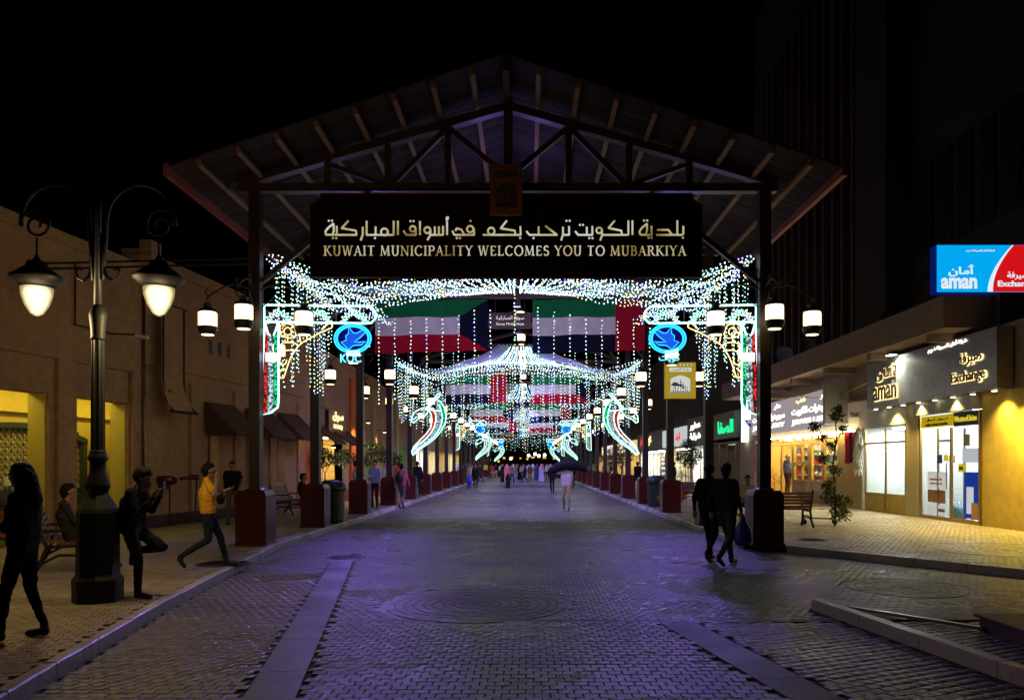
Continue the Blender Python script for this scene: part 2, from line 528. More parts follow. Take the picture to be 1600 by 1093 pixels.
brick_far(sheet, (.16, .145, .155), (.13, .115, .125))
sheet_w = mat('walk_far_paving', (.30, .25, .17), .5)
brick_far(sheet_w, (.32, .26, .18), (.24, .20, .14))

g = MB(); g.add([(-200, -20, -.03), (200, -20, -.03), (200, 420, -.03), (-200, 420, -.03)], [(0, 1, 2, 3)])
ground = g.build('ground', M['joint'], kind='structure')
g = MB()
g.add([(-3.0, 1.5, -.014), (9, 1.5, -.014), (13, 8, -.014), (5.1, 15.2, -.014), (4.36, 15.2, -.014), (4.36, 24.2, -.014), (-5.02, 24.2, -.014), (-5.02, 15.2, -.014), (-3.3, 3, -.014)],
      [tuple(range(9))])
street = g.build('street', M['joint'], kind='structure')
g = MB(); g.add([(-5.02, 24.2, 0), (4.36, 24.2, 0), (4.36, 300, 0), (-5.02, 300, 0)], [(0, 1, 2, 3)])
g.build('distant_paving', sheet, street)

def paver_grid(x0, x1, y0, y1, ang, mask, L=.122, W=.105):
    cx, cy_ = (x0 + x1) / 2, (y0 + y1) / 2
    D = math.hypot(x1 - x0, y1 - y0) / 2
    nu, nv = int(D / L) + 2, int(D / W) + 2
    u, v = np.meshgrid(np.arange(-nu, nu + 1) * L, np.arange(-nv, nv + 1))
    u = u + (v % 2) * L / 2; v = v * W
    X = cx + u * math.cos(ang) - v * math.sin(ang); Y = cy_ + u * math.sin(ang) + v * math.cos(ang)
    X = X.ravel(); Y = Y.ravel()
    k = (X > x0) & (X < x1) & (Y > y0) & (Y < y1)
    X, Y = X[k], Y[k]
    k = mask(X, Y)
    return np.stack([X[k], Y[k], np.full(k.sum(), ang)], 1)

nprs = np.random.RandomState(3)
def paver_verts(lx, ly, h=.04, gap=.0095):
    a, b = lx / 2 - gap / 2, ly / 2 - gap * .22
    c = .003
    return np.array([(-a, -b, -h), (a, -b, -h), (a, b, -h), (-a, b, -h), (-a, -b, -c), (a, -b, -c), (a, b, -c), (-a, b, -c),
                     (-a + c, -b + c, 0), (a - c, -b + c, 0), (a - c, b - c, 0), (-a + c, b - c, 0)])
PF = [(0, 1, 5, 4), (1, 2, 6, 5), (2, 3, 7, 6), (3, 0, 4, 7), (4, 5, 9, 8), (5, 6, 10, 9), (6, 7, 11, 10), (7, 4, 8, 11), (8, 9, 10, 11)]
def lay_pavers(cells, z, m, parent, n_single, lx=.122, ly=.105):
    base = paver_verts(lx, ly)
    X, Y = cells[:, 0], cells[:, 1]
    px = 825 + 1200 * X / np.maximum(Y, .1); py = 724.5 + (EYE - z) * 1200 / np.maximum(Y, .1)
    seen = (px > 5) & (px < 1595) & (py < 1090)
    d = np.where(seen, X ** 2 + Y ** 2, 1e9)
    order = np.argsort(d)
    single = order[:n_single]; rest = order[n_single:]
    if n_single:
        me = bpy.data.meshes.new('paver'); me.from_pydata([tuple(v) for v in base], [], PF); me.materials.append(m)
        for i in single:
            place(me, 'paver', parent, (X[i], Y[i], z + rnd.uniform(-.002, .002)), (rnd.uniform(-.012, .012), rnd.uniform(-.008, .008), cells[i, 2] + rnd.uniform(-.01, .01)))
    n = len(rest)
    if not n: return
    c, s_ = np.cos(cells[rest, 2]), np.sin(cells[rest, 2])
    V = np.zeros((n, 12, 3))
    tx, ty = nprs.uniform(-.012, .012, n), nprs.uniform(-.008, .008, n)
    V[:, :, 0] = X[rest][:, None] + base[None, :, 0] * c[:, None] - base[None, :, 1] * s_[:, None]
    V[:, :, 1] = Y[rest][:, None] + base[None, :, 0] * s_[:, None] + base[None, :, 1] * c[:, None]
    V[:, :, 2] = z + base[None, :, 2] + base[None, :, 1] * tx[:, None] + base[None, :, 0] * ty[:, None] + nprs.uniform(-.002, .002, n)[:, None]
    F = (np.array(PF)[None] + (np.arange(n) * 12)[:, None, None]).reshape(-1, 4)
    me = bpy.data.meshes.new('paving'); 
    me.vertices.add(n * 12); me.vertices.foreach_set('co', V.reshape(-1))
    me.loops.add(len(F) * 4); me.loops.foreach_set('vertex_index', F.reshape(-1))
    me.polygons.add(len(F)); me.polygons.foreach_set('loop_start', np.arange(len(F)) * 4)
    me.update(calc_edges=True); me.materials.append(m)
    o = place(me, 'paving', parent); o['kind'] = 'stuff'

def clear_med(X, Y, meds):
    k = np.ones(len(X), bool)
    for mx, my, r in meds: k &= (X - mx) ** 2 + (Y - my) ** 2 > (r + .07) ** 2
    return k
def m_main(X, Y):
    s1, d1, L1 = dist_band(X, Y, BL); s2, d2, L2 = dist_band(X, Y, BR)
    k = in_street(X, Y) & clear_med(X, Y, MED)
    k &= ~((s1 > 0) & (abs(d1) < BW + .03)); k &= ~((s2 > 0) & (abs(d2) < BW + .03))
    k &= ~((s2 > 0) & (d2 > 0) & (Y < 8.39))         # the field right of the right band is laid at a slant
    k &= ~((abs(Y - 8.45) < .06) & (X > -2.3))
    fk = (Y < 9.15) & (Y > 3) & (abs(X - (3.43 + (9.15 - Y) * .152)) < .16)
    return k & ~fk
def m_right(X, Y):
    s2, d2, L2 = dist_band(X, Y, BR)
    fk = (Y < 9.15) & (abs(X - (3.43 + (9.15 - Y) * .152)) < .16)
    return in_street(X, Y) & (s2 > 0) & (d2 > BW + .05) & ~fk & (Y < 8.36)
street_cells = np.concatenate([paver_grid(-5.2, 12, 3.6, 24.2, 0, m_main), paver_grid(1, 12, 3.6, 8.5, .42, m_right)])
lay_pavers(street_cells, 0, M['paver'], street, 290)

# concrete bands, each slab its own piece
def slabs(B, parent, step=1.1, z=.002):
    (x0, y0), (x1, y1) = B
    L = math.hypot(x1 - x0, y1 - y0); a = math.atan2(y1 - y0, x1 - x0)
    n = int(L / step)
    for i in range(n):
        s = (i + .5) * L / n
        b = MB(); b.box((0, 0, -.025), (L / n - .008, 2 * BW, .05))
        o = b.build('concrete_slab', M['concrete'], parent); o.location = (x0 + math.cos(a) * s, y0 + math.sin(a) * s, z)
        o.rotation_euler = (0, 0, a)
slabs(BL, street); slabs(BR, street)
b = MB(); b.box((.9, 8.45, -.022), (6.2, .085, .04)); b.build('drain_channel', M['concrete'], street)

def medallion(cx, cy_, r, parent, z, m):
    b = MB(); b.lathe([(r + .14, -.02), (r + .14, -.007)], 40); o = b.build('medallion_border', m, parent); o.location = (cx, cy_, z)
    b = MB(); b.lathe([(r - .02, -.02), (r - .02, -.005)], 40); o = b.build('medallion_bed', M['black'], parent); o.location = (cx, cy_, z)
    cells = []
    k = 0
    rr = .14
    singles = 0
    while rr < r + .02:
        n = max(6, int(2 * math.pi * rr / .2))
        for i in range(n):
            t = 2 * math.pi * (i + (k % 2) * .5) / n
            cells.append((rr, t, 2 * math.pi * rr / n))
        rr += .115; k += 1
    b = MB()
    for rr, t, w in cells:
        da = (w - .008) / rr / 2
        p = []
        for q in (-da, da):
            for rad in (rr - .049, rr + .049): p.append((rad * math.cos(t + q), rad * math.sin(t + q)))
        h = rnd.uniform(-.001, .003)
        vs = [(p[i][0], p[i][1], -.03) for i in (0, 1, 3, 2)] + [(p[i][0], p[i][1], h) for i in (0, 1, 3, 2)]
        b.add(vs, [(4, 5, 6, 7), (0, 1, 5, 4), (1, 2, 6, 5), (2, 3, 7, 6), (3, 0, 4, 7)])
    o = b.build('paver_ring', m, parent); o.location = (cx, cy_, z); o['kind'] = 'stuff'
for mx, my, r in MED: medallion(mx, my, r, street, 0, M['paver_ring'])

# left sidewalk
def in_left(X, Y): return (X < kl(Y) - .15) & (X > -12.0 + .135 * Y + .0) & (Y < 24)
g = MB()
z = WALK - .014
g.add([(-12.2, 2, z), (-3.28, 3, z), (-3.9, 6.15, z), (-4.33, 8.76, z), (-5.14, 15.2, z), (-5.14, 24, z), (-12.2, 24, z)], [tuple(range(7))])
left_walk = g.build('left_sidewalk', M['joint'], kind='structure')
g = MB(); g.add([(-16, 24, WALK), (-5.14, 24, WALK), (-5.14, 300, WALK), (-16, 300, WALK)], [(0, 1, 2, 3)])
g.build('distant_paving', sheet_w, left_walk)
lay_pavers(paver_grid(-12, -3, 4.6, 24, .3, in_left), WALK, M['paver_walk'], left_walk, 220)
# right sidewalk
def in_right(X, Y):
    k = np.where(Y > 15.15, X > 4.5, X > right_line(Y) + .17)
    return k & (X < 11.8) & (Y < 26) & clear_med(X, Y, [MEDW])
g = MB()
g.add([(4.49, 15.2, z), (5.2, 15.2, z), (7.65, 11.7, z), (12, 5.7, z), (16, 5.7, z), (16, 26, z), (4.49, 26, z)], [tuple(range(7))])
right_walk = g.build('right_sidewalk', M['joint'], kind='structure')
g = MB(); g.add([(4.49, 26, WALK), (16, 26, WALK), (16, 300, WALK), (4.49, 300, WALK)], [(0, 1, 2, 3)])
g.build('distant_paving', sheet_w, right_walk)
lay_pavers(paver_grid(4.4, 11.9, 6, 26, 0, in_right), WALK, M['paver_walk'], right_walk, 120)
medallion(MEDW[0], MEDW[1], MEDW[2], right_walk, WALK, M['paver_walk'])

# kerbs: one stone after the other
def kerb_run(parent, pts, side, top=WALK + .012, w=.12, L=.78, ymax=75):
    """pts: street edge; the stone lies on the given side (+1 right of travel, -1 left)"""
    for (x0, y0), (x1, y1) in zip(pts[:-1], pts[1:]):
        d = math.hypot(x1 - x0, y1 - y0); n = max(1, round(d / L)); a = math.atan2(y1 - y0, x1 - x0)
        nx, ny = math.sin(a) * side, -math.cos(a) * side
        rest = MB(); anyrest = False
        for i in range(n):
            s = (i + .5) * d / n
            cx, cy2 = x0 + math.cos(a) * s + nx * w / 2, y0 + math.sin(a) * s + ny * w / 2
            l = d / n - .012
            if cy2 > ymax:
                rest.box((cx, cy2, top / 2 - .02), (l, w, top + .04), rz=a); anyrest = True; continue
            b = MB(); h = top + rnd.uniform(-.004, .004)
            c = .012
            vs = []
            for zz, e in ((-.05, 0), (h - c, 0), (h, c)):
                vs += [(-l / 2 + e, -w / 2 + e, zz), (l / 2 - e, -w / 2 + e, zz), (l / 2 - e, w / 2 - e, zz), (-l / 2 + e, w / 2 - e, zz)]
            fs = [(8, 9, 10, 11)]
            for k in (0, 4):
                for q in range(4): fs.append((k + q, k + (q + 1) % 4, k + 4 + (q + 1) % 4, k + 4 + q))
            b.add(vs, fs)
            o = b.build('kerb_stone', M['kerb'], parent)
            o.location = (cx, cy2, 0); o.rotation_euler = (0, 0, a + rnd.uniform(-.006, .006))
        if anyrest: rest.build('far_kerb', M['kerb'], parent, kind='stuff')
kerb_run(left_walk, [(b_, a_) for a_, b_ in KLP], -1)
kerb_run(right_walk, [(4.36, 130), (4.36, 15.9)], -1)
kerb_run(right_walk, [(5.05, 15.0), (7.5, 11.6), (11.1, 6.6)], -1)
fk = empty('kerb_strip', (3.43, 9.15, 0)); fk['kind'] = 'structure'
pts = [(3.43, 9.15), (4.3, 3.4)]
a = math.atan2(pts[1][1] - 9.15, pts[1][0] - 3.43)
for i in range(6):
    b = MB(); b.box((0, 0, .045), (.97, .12, .15)); o = b.build('kerb_stone', M['kerb'], fk)
    o.location = (math.cos(a) * (i + .5) * .98, math.sin(a) * (i + .5) * .98, rnd.uniform(-.003, .003)); o.rotation_euler = (0, 0, a)
b = MB(); b.bar((3.8, 9.05, .03), (4.68, 7.9, .03), .05, .035)
b.build('threshold_rail', M['steel'], label='thin pale metal rail lying on the paving beside the short kerb strip', cat='rail')
t = empty('planter_box', (4.7, 7.9, 0), label='low dark box cut by the right edge, at the end of the thin metal rail', cat='planter')
b = MB(); b.span((4.7, 6.6, -.0), (6.3, 8.0, .13)); b.build('body', M['wooddk'], t, world=True)
b = MB(); b.span((4.66, 6.56, .132), (6.34, 8.04, .16)); b.build('rim', M['black'], t, world=True)
# manholes
def manhole(x, y, z, r, label):
    t = empty('manhole_cover', (x, y, z), label=label, cat='manhole cover', group='round manhole covers')
    b = MB(); b.lathe([(r, -.02), (r, .004), (r - .03, .006), (r - .03, .003)], 28); b.build('rim', M['iron'], t)
    b = MB(); b.lathe([(r - .035, -.02), (r - .035, .0065)], 28)
    for i in range(-4, 5):
        L = math.sqrt(max(0, (r - .06) ** 2 - (i * .065) ** 2))
        b.box((0, i * .065, .008), (2 * L, .02, .008))
    b.build('lid', M['post'], t)
manhole(-3.37, 14.2, .002, .36, 'dark round manhole cover at the head of the pale concrete band in the street')
p = P(333, 884, 12.0)
manhole(-4.9, 12.35, WALK + .002, .42, 'dark round cover in the left sidewalk under the feet of the man in yellow')
manhole(6.0, 16.2, WALK + .002, .3, 'dark round cover in the right sidewalk in front of the bench')

# ------------------------------------------------------------------ posts
LY = [15.3, 19.6] + [24.8 + 5.25 * k for k in range(18)]
RY = [15.3, 20.0] + [25.4 + 5.35 * k for k in range(18)]
LX, RX = -5.42, 4.70
CX = (LX + RX) / 2
BEAM_Z = 7.12

def post_parts(t, near):
    w = .30
    b = MB()
    # pedestal: square block with its corners cut off towards the top
    for zz0, zz1, a0, a1 in ((0, .98, w, w), (.98, 1.08, w, w - .05)):
        vs = [(sx * a0, sy * a0, zz0) for sx, sy in ((-1, -1), (1, -1), (1, 1), (-1, 1))] + [(sx * a1, sy * a1, zz1) for sx, sy in ((-1, -1), (1, -1), (1, 1), (-1, 1))]
        b.add(vs, [(0, 1, 5, 4), (1, 2, 6, 5), (2, 3, 7, 6), (3, 0, 4, 7), (4, 5, 6, 7)])
    b.build('pedestal', M['maroon'], t)
    b = MB(); b.span((-w - .02, -w - .02, 0), (w + .02, w + .02, .05)); b.build('plinth', M['maroon'], t)
    b = MB(); b.lathe([(.22, 1.081), (.22, 1.10), (.17, 1.13)], 4); b.build('cap', M['post'], t)
    b = MB(); b.span((-.11, -.11, 1.1), (.11, .11, BEAM_Z - WALK)); b.build('shaft', M['post'], t)
def arm_mesh():
    b = MB()
    pts = []
    for i in range(15):
        s = i / 14
        pts.append((.11 + s * .86, 0, 5.08 + .13 * math.sin(s * math.pi * 1.15) - .10 * s))
    b.tube(pts, .018, 6)
    sp = []
    for i in range(16):
        a = i / 15 * 2.6 * math.pi
        r = .13 * (1 - i / 19)
        sp.append((.34 + r * math.cos(a), 0, 5.02 + .16 + r * math.sin(a)))
    b.tube(sp, .011, 5)
    sp = [(.97 + .06 * (1 - i / 12) * math.sin(i / 8 * math.pi), 0, 4.98 + .06 + .06 * (1 - i / 12) * -math.cos(i / 8 * math.pi)) for i in range(10)]
    b.tube(sp, .012, 5)
    b.tube([(.11, 0, 4.72), (.3, 0, 4.86), (.42, 0, 5.06)], .014, 5)
    b.tube([(.13, 0, 4.3), (.13, 0, 5.5)], .012, 5)
    b.tube([(.96, 0, 4.98), (.96, 0, 4.86)], .009, 5)
    return b.mesh('bracket_arm', M['iron'], True)
ARM = arm_mesh()
def lantern_meshes():
    out = {}
    b = MB(); b.lathe([(.155, -.14), (.168, -.12), (.168, .12), (.155, .14)], 16); out['glass'] = b.mesh('glass', M['lantern'], True)
    b = MB(); b.lathe([(.18, .14), (.185, .155), (.16, .19), (.09, .215), (.075, .27), (.095, .285), (.06, .315), (.012, .33)], 16)
    r = [(.045 * math.cos(k / 10 * 2 * math.pi), 0, .375 + .045 * math.sin(k / 10 * 2 * math.pi)) for k in range(10)]
    b.tube(r, .008, 5, closed=True); out['cap'] = b.mesh('cap', M['iron'], True)
    b = MB(); b.lathe([(.135, -.305), (.165, -.27), (.19, -.20), (.19, -.155), (.175, -.142)], 16); out['base'] = b.mesh('base', M['iron'], True)
    b = MB(); b.lathe([(.12, -.312), (.12, -.307)], 14); out['under_glass'] = b.mesh('under_glass', M['lantern'])
    b = MB()
    for k in range(4):
        a = k * math.pi / 2 + .4
        b.tube([(.19 * math.cos(a), .19 * math.sin(a), -.16), (.19 * math.cos(a), .19 * math.sin(a), .15)], .006, 4)
    out['guard_wire'] = b.mesh('guard_wire', M['brass'])
    return out

LAN = lantern_meshes()
def put_lantern(x, y, z, label, group, far=False):
    t = empty('hanging_lantern', (x, y, z), rnd.uniform(0, 1.5), label=label, cat='lantern', group=group)
    for k in ('glass', 'cap', 'base') if far else LAN:
        o = place(LAN[k], k, t)
        if k == 'guard_wire': o['kind'] = 'stuff'
    return t
SIDE = {0: 'street side', 1: 'shop side', 2: 'near side', 3: 'far side'}
for row, (X0, YS, sgn) in {'left': (LX, LY, 1), 'right': (RX, RY, -1)}.items():
    for k, Y in enumerate(YS):
        t = empty('canopy_post', (X0, Y, WALK), label=f'dark post on a maroon pedestal, {ORD[k]} in the {row} row counted from the sign', cat='post', group='posts along both sides of the walkway')
        post_parts(t, k < 6)
        dirs = [0, 1, 2] if k == 0 else [0, 1] if k < 13 else [0]
        for q in dirs:
            # 0 towards the street, 1 towards the shops, 2 towards the camera, 3 away
            rz = {0: 0 if sgn > 0 else math.pi, 1: math.pi if sgn > 0 else 0, 2: -math.pi / 2, 3: math.pi / 2}[q]
            place(ARM, 'bracket_arm', t, (0, 0, -.0), (0, 0, rz))
            lx, ly = X0 + .96 * math.cos(rz), Y + .96 * math.sin(rz)
            if q == 2: ly += .3
            put_lantern(lx, ly, 4.60, f'lit round lantern hanging on the {SIDE[q]} of the {ORD[k]} {row} post', 'lit lanterns hanging from the posts', k > 6)
            if k == 0 and q == 3: pass

# ------------------------------------------------------------------ portal roof and cross frames
YF, YB = 13.95, 20.5
RIDGE = P(791, 85, YF).z; EAVE = 7.10
HALF = 6.14; RXC = -.41
SL = (RIDGE - EAVE) / HALF
ang = math.atan(SL)
def roofz(x): return RIDGE - abs(x - RXC) * SL
portal = empty('portal_canopy', (RXC, 15.3, 0), label='big dark gabled timber canopy carrying the welcome sign over the walkway', cat='canopy')
nb = 33
bw = (YB - YF) / nb
bt = .03
for side in (-1, 1):
    for i in range(nb):
        y0 = YF + i * bw
        b = MB()
        L = HALF / math.cos(ang)
        b.box((0, 0, bt / 2), (L, bw - .012, bt))
        o = b.build('roof_board', M['board'], portal)
        o.location = (side * HALF / 2, y0 + bw / 2 - 15.3, (RIDGE + EAVE) / 2 + rnd.uniform(0, .012))
        o.rotation_euler = (rnd.uniform(-.01, .01), side * ang, 0)
    for j in range(8):
        d = (.62 + j * .71)
        x = side * d
        b = MB(); b.box((0, 0, 0), (.09, YB - YF - .1, .13))
        o = b.build('purlin', M['purlin'], portal); o.location = (x, (YF + YB) / 2 - 15.3, RIDGE - d * SL - .075); o.rotation_euler = (0, side * ang, 0)
    b = MB(); b.box((0, 0, 0), (.10, YB - YF, .22))
    o = b.build('fascia', M['fascia'], portal); o.location = (side * (HALF + .03), (YF + YB) / 2 - 15.3, EAVE - .03)
b = MB(); b.box((0, 0, 0), (.12, YB - YF - .1, .22)); o = b.build('ridge_beam', M['beam'], portal); o.location = (0, (YF + YB) / 2 - 15.3, RIDGE - .16)

def truss(parent, Y, y_off, full=True, name_prefix=''):
    def bar(nm, a, c, w, h=None):
        b = MB(); b.bar(a, c, w, h, up=(0, 1, 0)); o = b.build(nm, M['beam'], parent)
        o.location = (-parent.location.x, Y - parent.location.y, -parent.location.z)
    tb = BEAM_Z
    bar('tie_beam', (LX - .32, 0, tb + .08), (RX + .25, 0, tb + .08), .16, .2)
    ax, az = CX - .03, RIDGE - .34
    for s, e in ((-1, LX - .30), (1, RX + .23)):
        bar('top_chord', (ax, .003, az), (e, .003, tb + .18), .15, .2)
    bar('king_post', (ax, -.004, tb + .15), (ax, -.004, RIDGE - .16), .17, .22)
    if not full: return
    def chord_z(x): return az - (az - tb - .18) * abs(x - ax) / (RX + .23 - ax)
    for s in (-1, 1):
        xs = [ax + s * (1.2 * k) for k in (1, 2, 3)]
        for x in xs: bar('web_post', (x, .002, tb + .16), (x, .002, chord_z(x) - .08), .12)
        zt = lambda x: chord_z(x) - .10
        zb = tb + .17
        bar('web_brace', (xs[2], .005, zt(xs[2])), (xs[1] + s * .08, .005, zb), .09)
        bar('web_brace', (xs[0] + s * .05, .005, zt(xs[0])), (xs[1] - s * .08, .005, zb), .10)
        bar('web_brace', (xs[0] - s * .05, .005, zt(xs[0])), (ax + s * .15, .005, zb + .25), .10)
    for s, e in ((1, LX), (-1, RX)):
        bar('knee_brace', (e + s * .12, .0, 5.35), (e + s * 2.25, .0, tb - .02), .09)
truss(portal, 15.3, 0)
truss(portal, 19.9, 0)
FR = [25.1 + 5.3 * k for k in range(18)]
for k, Y in enumerate(FR):
    t = empty('cross_frame', (CX, Y, BEAM_Z), label=f'dark timber cross frame over the walkway, {ORD[k]} behind the portal canopy', cat='frame', group='cross frames over the walkway')
    if k < 8: truss(t, Y, 0, full=False)
    else:
        b = MB(); b.box((0, 0, .08), (RX - LX + .5, .16, .2)); b.build('tie_beam', M['beam'], t)
    if k < 8:
        for s, e in ((1, LX), (-1, RX)):
            b = MB(); b.bar((e - CX + s * .12, 0, 5.9 - BEAM_Z), (e - CX + s * 1.0, 0, -.02), .08); b.build('knee_brace', M['beam'], t)
# bars from the portal post to the left building, lower than the eave
t = empty('tie_rod_pair', (LX - .11, 15.3, 5.7), label='pair of thin horizontal rods running left from the first left post to the building', cat='rod')
for dz in (0, .11):
    b = MB(); b.tube([(0, 0, dz), (-4.6, .4, dz)], .022, 6); b.build('rod', M['iron'], t)

# ------------------------------------------------------------------ welcome sign
SY = 14.93
x0, x1 = P(485, 0, SY).x, P(1097, 0, SY).x
z1, z0 = P(0, 303, SY).z, P(0, 433, SY).z
sign = empty('welcome_sign', ((x0 + x1) / 2, SY, z0), label='long maroon welcome sign board with pale gold Arabic and English lettering under the gable', cat='sign')
def board_outline(x0, x1, z0, z1, r):
    pts = [(x0, z0), (x1, z0), (x1, z1 - r)]
    for i in range(1, 6):
        a = i / 6 * math.pi / 2
        pts.append((x1 - r * math.sin(a), z1 - r * math.cos(a)))
    pts.append((x1 - r, z1)); pts.append((x0 + r, z1))
    for i in range(1, 6):
        a = (1 - i / 6) * math.pi / 2
        pts.append((x0 + r * math.sin(a), z1 - r * math.cos(a)))
    pts.append((x0, z1 - r))
    return pts
cx = sign.location.x
to = lambda x, z, d: (x - cx, d, z - z0)
out = board_outline(x0, x1, z0, z1, .2)
b = MB(); b.prism(out, .16, to); b.build('board', M['signface'], sign)
b = MB(); b.tube([to(x, z, -.012) for x, z in out], .017, 5, closed=True); b.build('red_trim', M['trim_red'], sign)
lm = bpy.data.materials.new('backlit_cream_letters'); lm.use_nodes = True
nt = lm.node_tree; nt.nodes.clear()
o_ = nt.nodes.new('ShaderNodeOutputMaterial'); e_ = nt.nodes.new('ShaderNodeEmission'); g_ = nt.nodes.new('ShaderNodeNewGeometry')
n_ = nt.nodes.new('ShaderNodeTexNoise'); n_.inputs['Scale'].default_value = 1.7; n_.inputs['Detail'].default_value = 3
nt.links.new(g_.outputs['Position'], n_.inputs['Vector'])
cr = nt.nodes.new('ShaderNodeValToRGB')
cr.color_ramp.elements[0].position = .32; cr.color_ramp.elements[0].color = (.28, .20, .06, 1)
cr.color_ramp.elements[1].position = .62; cr.color_ramp.elements[1].color = (.78, .80, .66, 1)
e2 = cr.color_ramp.elements.new(.45); e2.color = (.60, .50, .24, 1)
nt.links.new(n_.outputs['Fac'], cr.inputs['Fac']); nt.links.new(cr.outputs['Color'], e_.inputs['Color']); e_.inputs['Strength'].default_value = .95
nt.links.new(e_.outputs[0], o_.inputs[0])
lm.cycles.emission_sampling = 'NONE'
M['letters_sign'] = lm
px2 = SY / 1200
def sp(cxp, cyp, off=0):
    v = P(480 + (cxp + off) / 5, 280 + cyp / 5, SY); return (v.x - cx, -.02, v.z - z0)
def stroke(b, pts, w=3.1, off=0):
    """flat ribbon stroke with square ends, slightly proud of the board"""
    w3 = w * px2 / 2
    q = [sp(x, y, off) for x, y in pts]
    for i in range(len(q) - 1):
        a, c = q[i], q[i + 1]
        b.bar(a, c, .016, 2 * w3, up=(c[2] - a[2], 0, -(c[0] - a[0])))
    for p_ in q[1:-1]:
        b.lathe([(w3, -.0)], 8) if False else None
        vs = [(p_[0] + w3 * math.cos(k * math.pi / 4), p_[1] - .0085, p_[2] + w3 * math.sin(k * math.pi / 4)) for k in range(8)]
        b.add(vs, [tuple(range(8))])
def dot(b, x, y, off=0, r=1.8):
    p_ = sp(x, y, off); r *= px2
    vs = [(p_[0] + r * math.cos(k * math.pi / 4), p_[1] - .009, p_[2] + r * math.sin(k * math.pi / 4)) for k in range(8)]
    b.add(vs, [tuple(range(8))])
def loop(cx_, cy_, r, n=14, e=1.):
    return [(cx_ + r * math.cos(2 * math.pi * k / n), cy_ + r * e * math.sin(2 * math.pi * k / n)) for k in range(n + 1)]
WORDS = [  # each word: (offset, strokes, dots), from right to left on the board
 (1550, [[(1340, 325), (1340, 437)], [(1387, 368), (1387, 430), (1375, 437), (1175, 437)], [(1182, 398), (1270, 398), (1298, 434)],
         [(1138, 368), (1140, 437), (1060, 437)], [(1103, 348), (1062, 384), (1044, 412), (1052, 435), (1092, 437), (1104, 405), (1103, 348)]],
        [(1080, 326), (1105, 326), (1115, 460), (1139, 460), (1383, 460)]),
 (1550, [[(990, 325), (990, 437)], [(958, 325), (958, 437), (755, 437)], [(852, 325), (803, 383), (903, 404), (908, 434)],
         loop(730, 402, 22), [(752, 402), (753, 440), (738, 480)], [(677, 368), (677, 437), (566, 437), (543, 408)], [(634, 374), (634, 437)]],
        [(580, 360), (604, 360), (653, 463), (678, 463)]),
 (1550, [[(495, 370), (496, 437), (450, 437)], [(448, 375), (448, 432), (434, 480)], [(405, 437), (186, 437), (163, 408)], [(310, 366), (395, 432)], [(258, 372), (258, 437)]],
        [(475, 328), (500, 328), (218, 463)]),
 (0, [[(1665, 370), (1668, 437), (1372, 437)], [(1560, 325), (1512, 386), (1622, 404), (1627, 434)], loop(1438, 408, 26, e=1.05)], [(1664, 462)]),
 (0, [loop(1274, 392, 25), [(1302, 385), (1305, 437), (1150, 437), (1134, 405)], [(1228, 434), (1205, 395), (1168, 386), (1160, 405)]], [(1277, 330), (1170, 463), (1195, 463)]),
 (0, [[(1093, 328), (1094, 437)], [(1106, 298), (1088, 304), (1102, 312), (1084, 320)], [(1062, 368), (1062, 437), (962, 437)], [(1030, 372), (1030, 437)], [(998, 372), (998, 437)],
      loop(940, 400, 24), [(964, 400), (962, 440), (940, 478)], [(882, 330), (882, 437)], loop(826, 390, 22), [(848, 385), (850, 437), (775, 437), (753, 404)]],
     [(808, 331), (833, 331)]),
 (0, [[(710, 328), (710, 437)], [(677, 328), (677, 437), (465, 437)], loop(605, 414, 27), [(536, 372), (536, 437)], [(466, 328), (466, 437)],
      [(436, 375), (436, 432), (420, 480)], [(325, 325), (272, 385), (382, 404), (387, 434), (387, 437), (200, 437)], [(233, 368), (233, 437)],
      [(208, 348), (168, 380), (145, 408), (148, 435), (200, 437), (210, 405), (208, 348)]],
     [(172, 328), (197, 328), (204, 463), (230, 463), (532, 463)]),
]
for off, strokes, dots in WORDS:
    b = MB()
    for s_ in strokes: stroke(b, s_, 2.7, off)
    for d_ in dots: dot(b, d_[0], d_[1], off)
    b.build('arabic_word', M['letters_sign'], sign)
TH, TN, SF = .145, .06, .045
def arc(cx_, cy_, rx, ry, a0, a1, n=12):
    return [(cx_ + rx * math.cos(R(a0 + (a1 - a0) * k / n)), cy_ + ry * math.sin(R(a0 + (a1 - a0) * k / n))) for k in range(n + 1)]
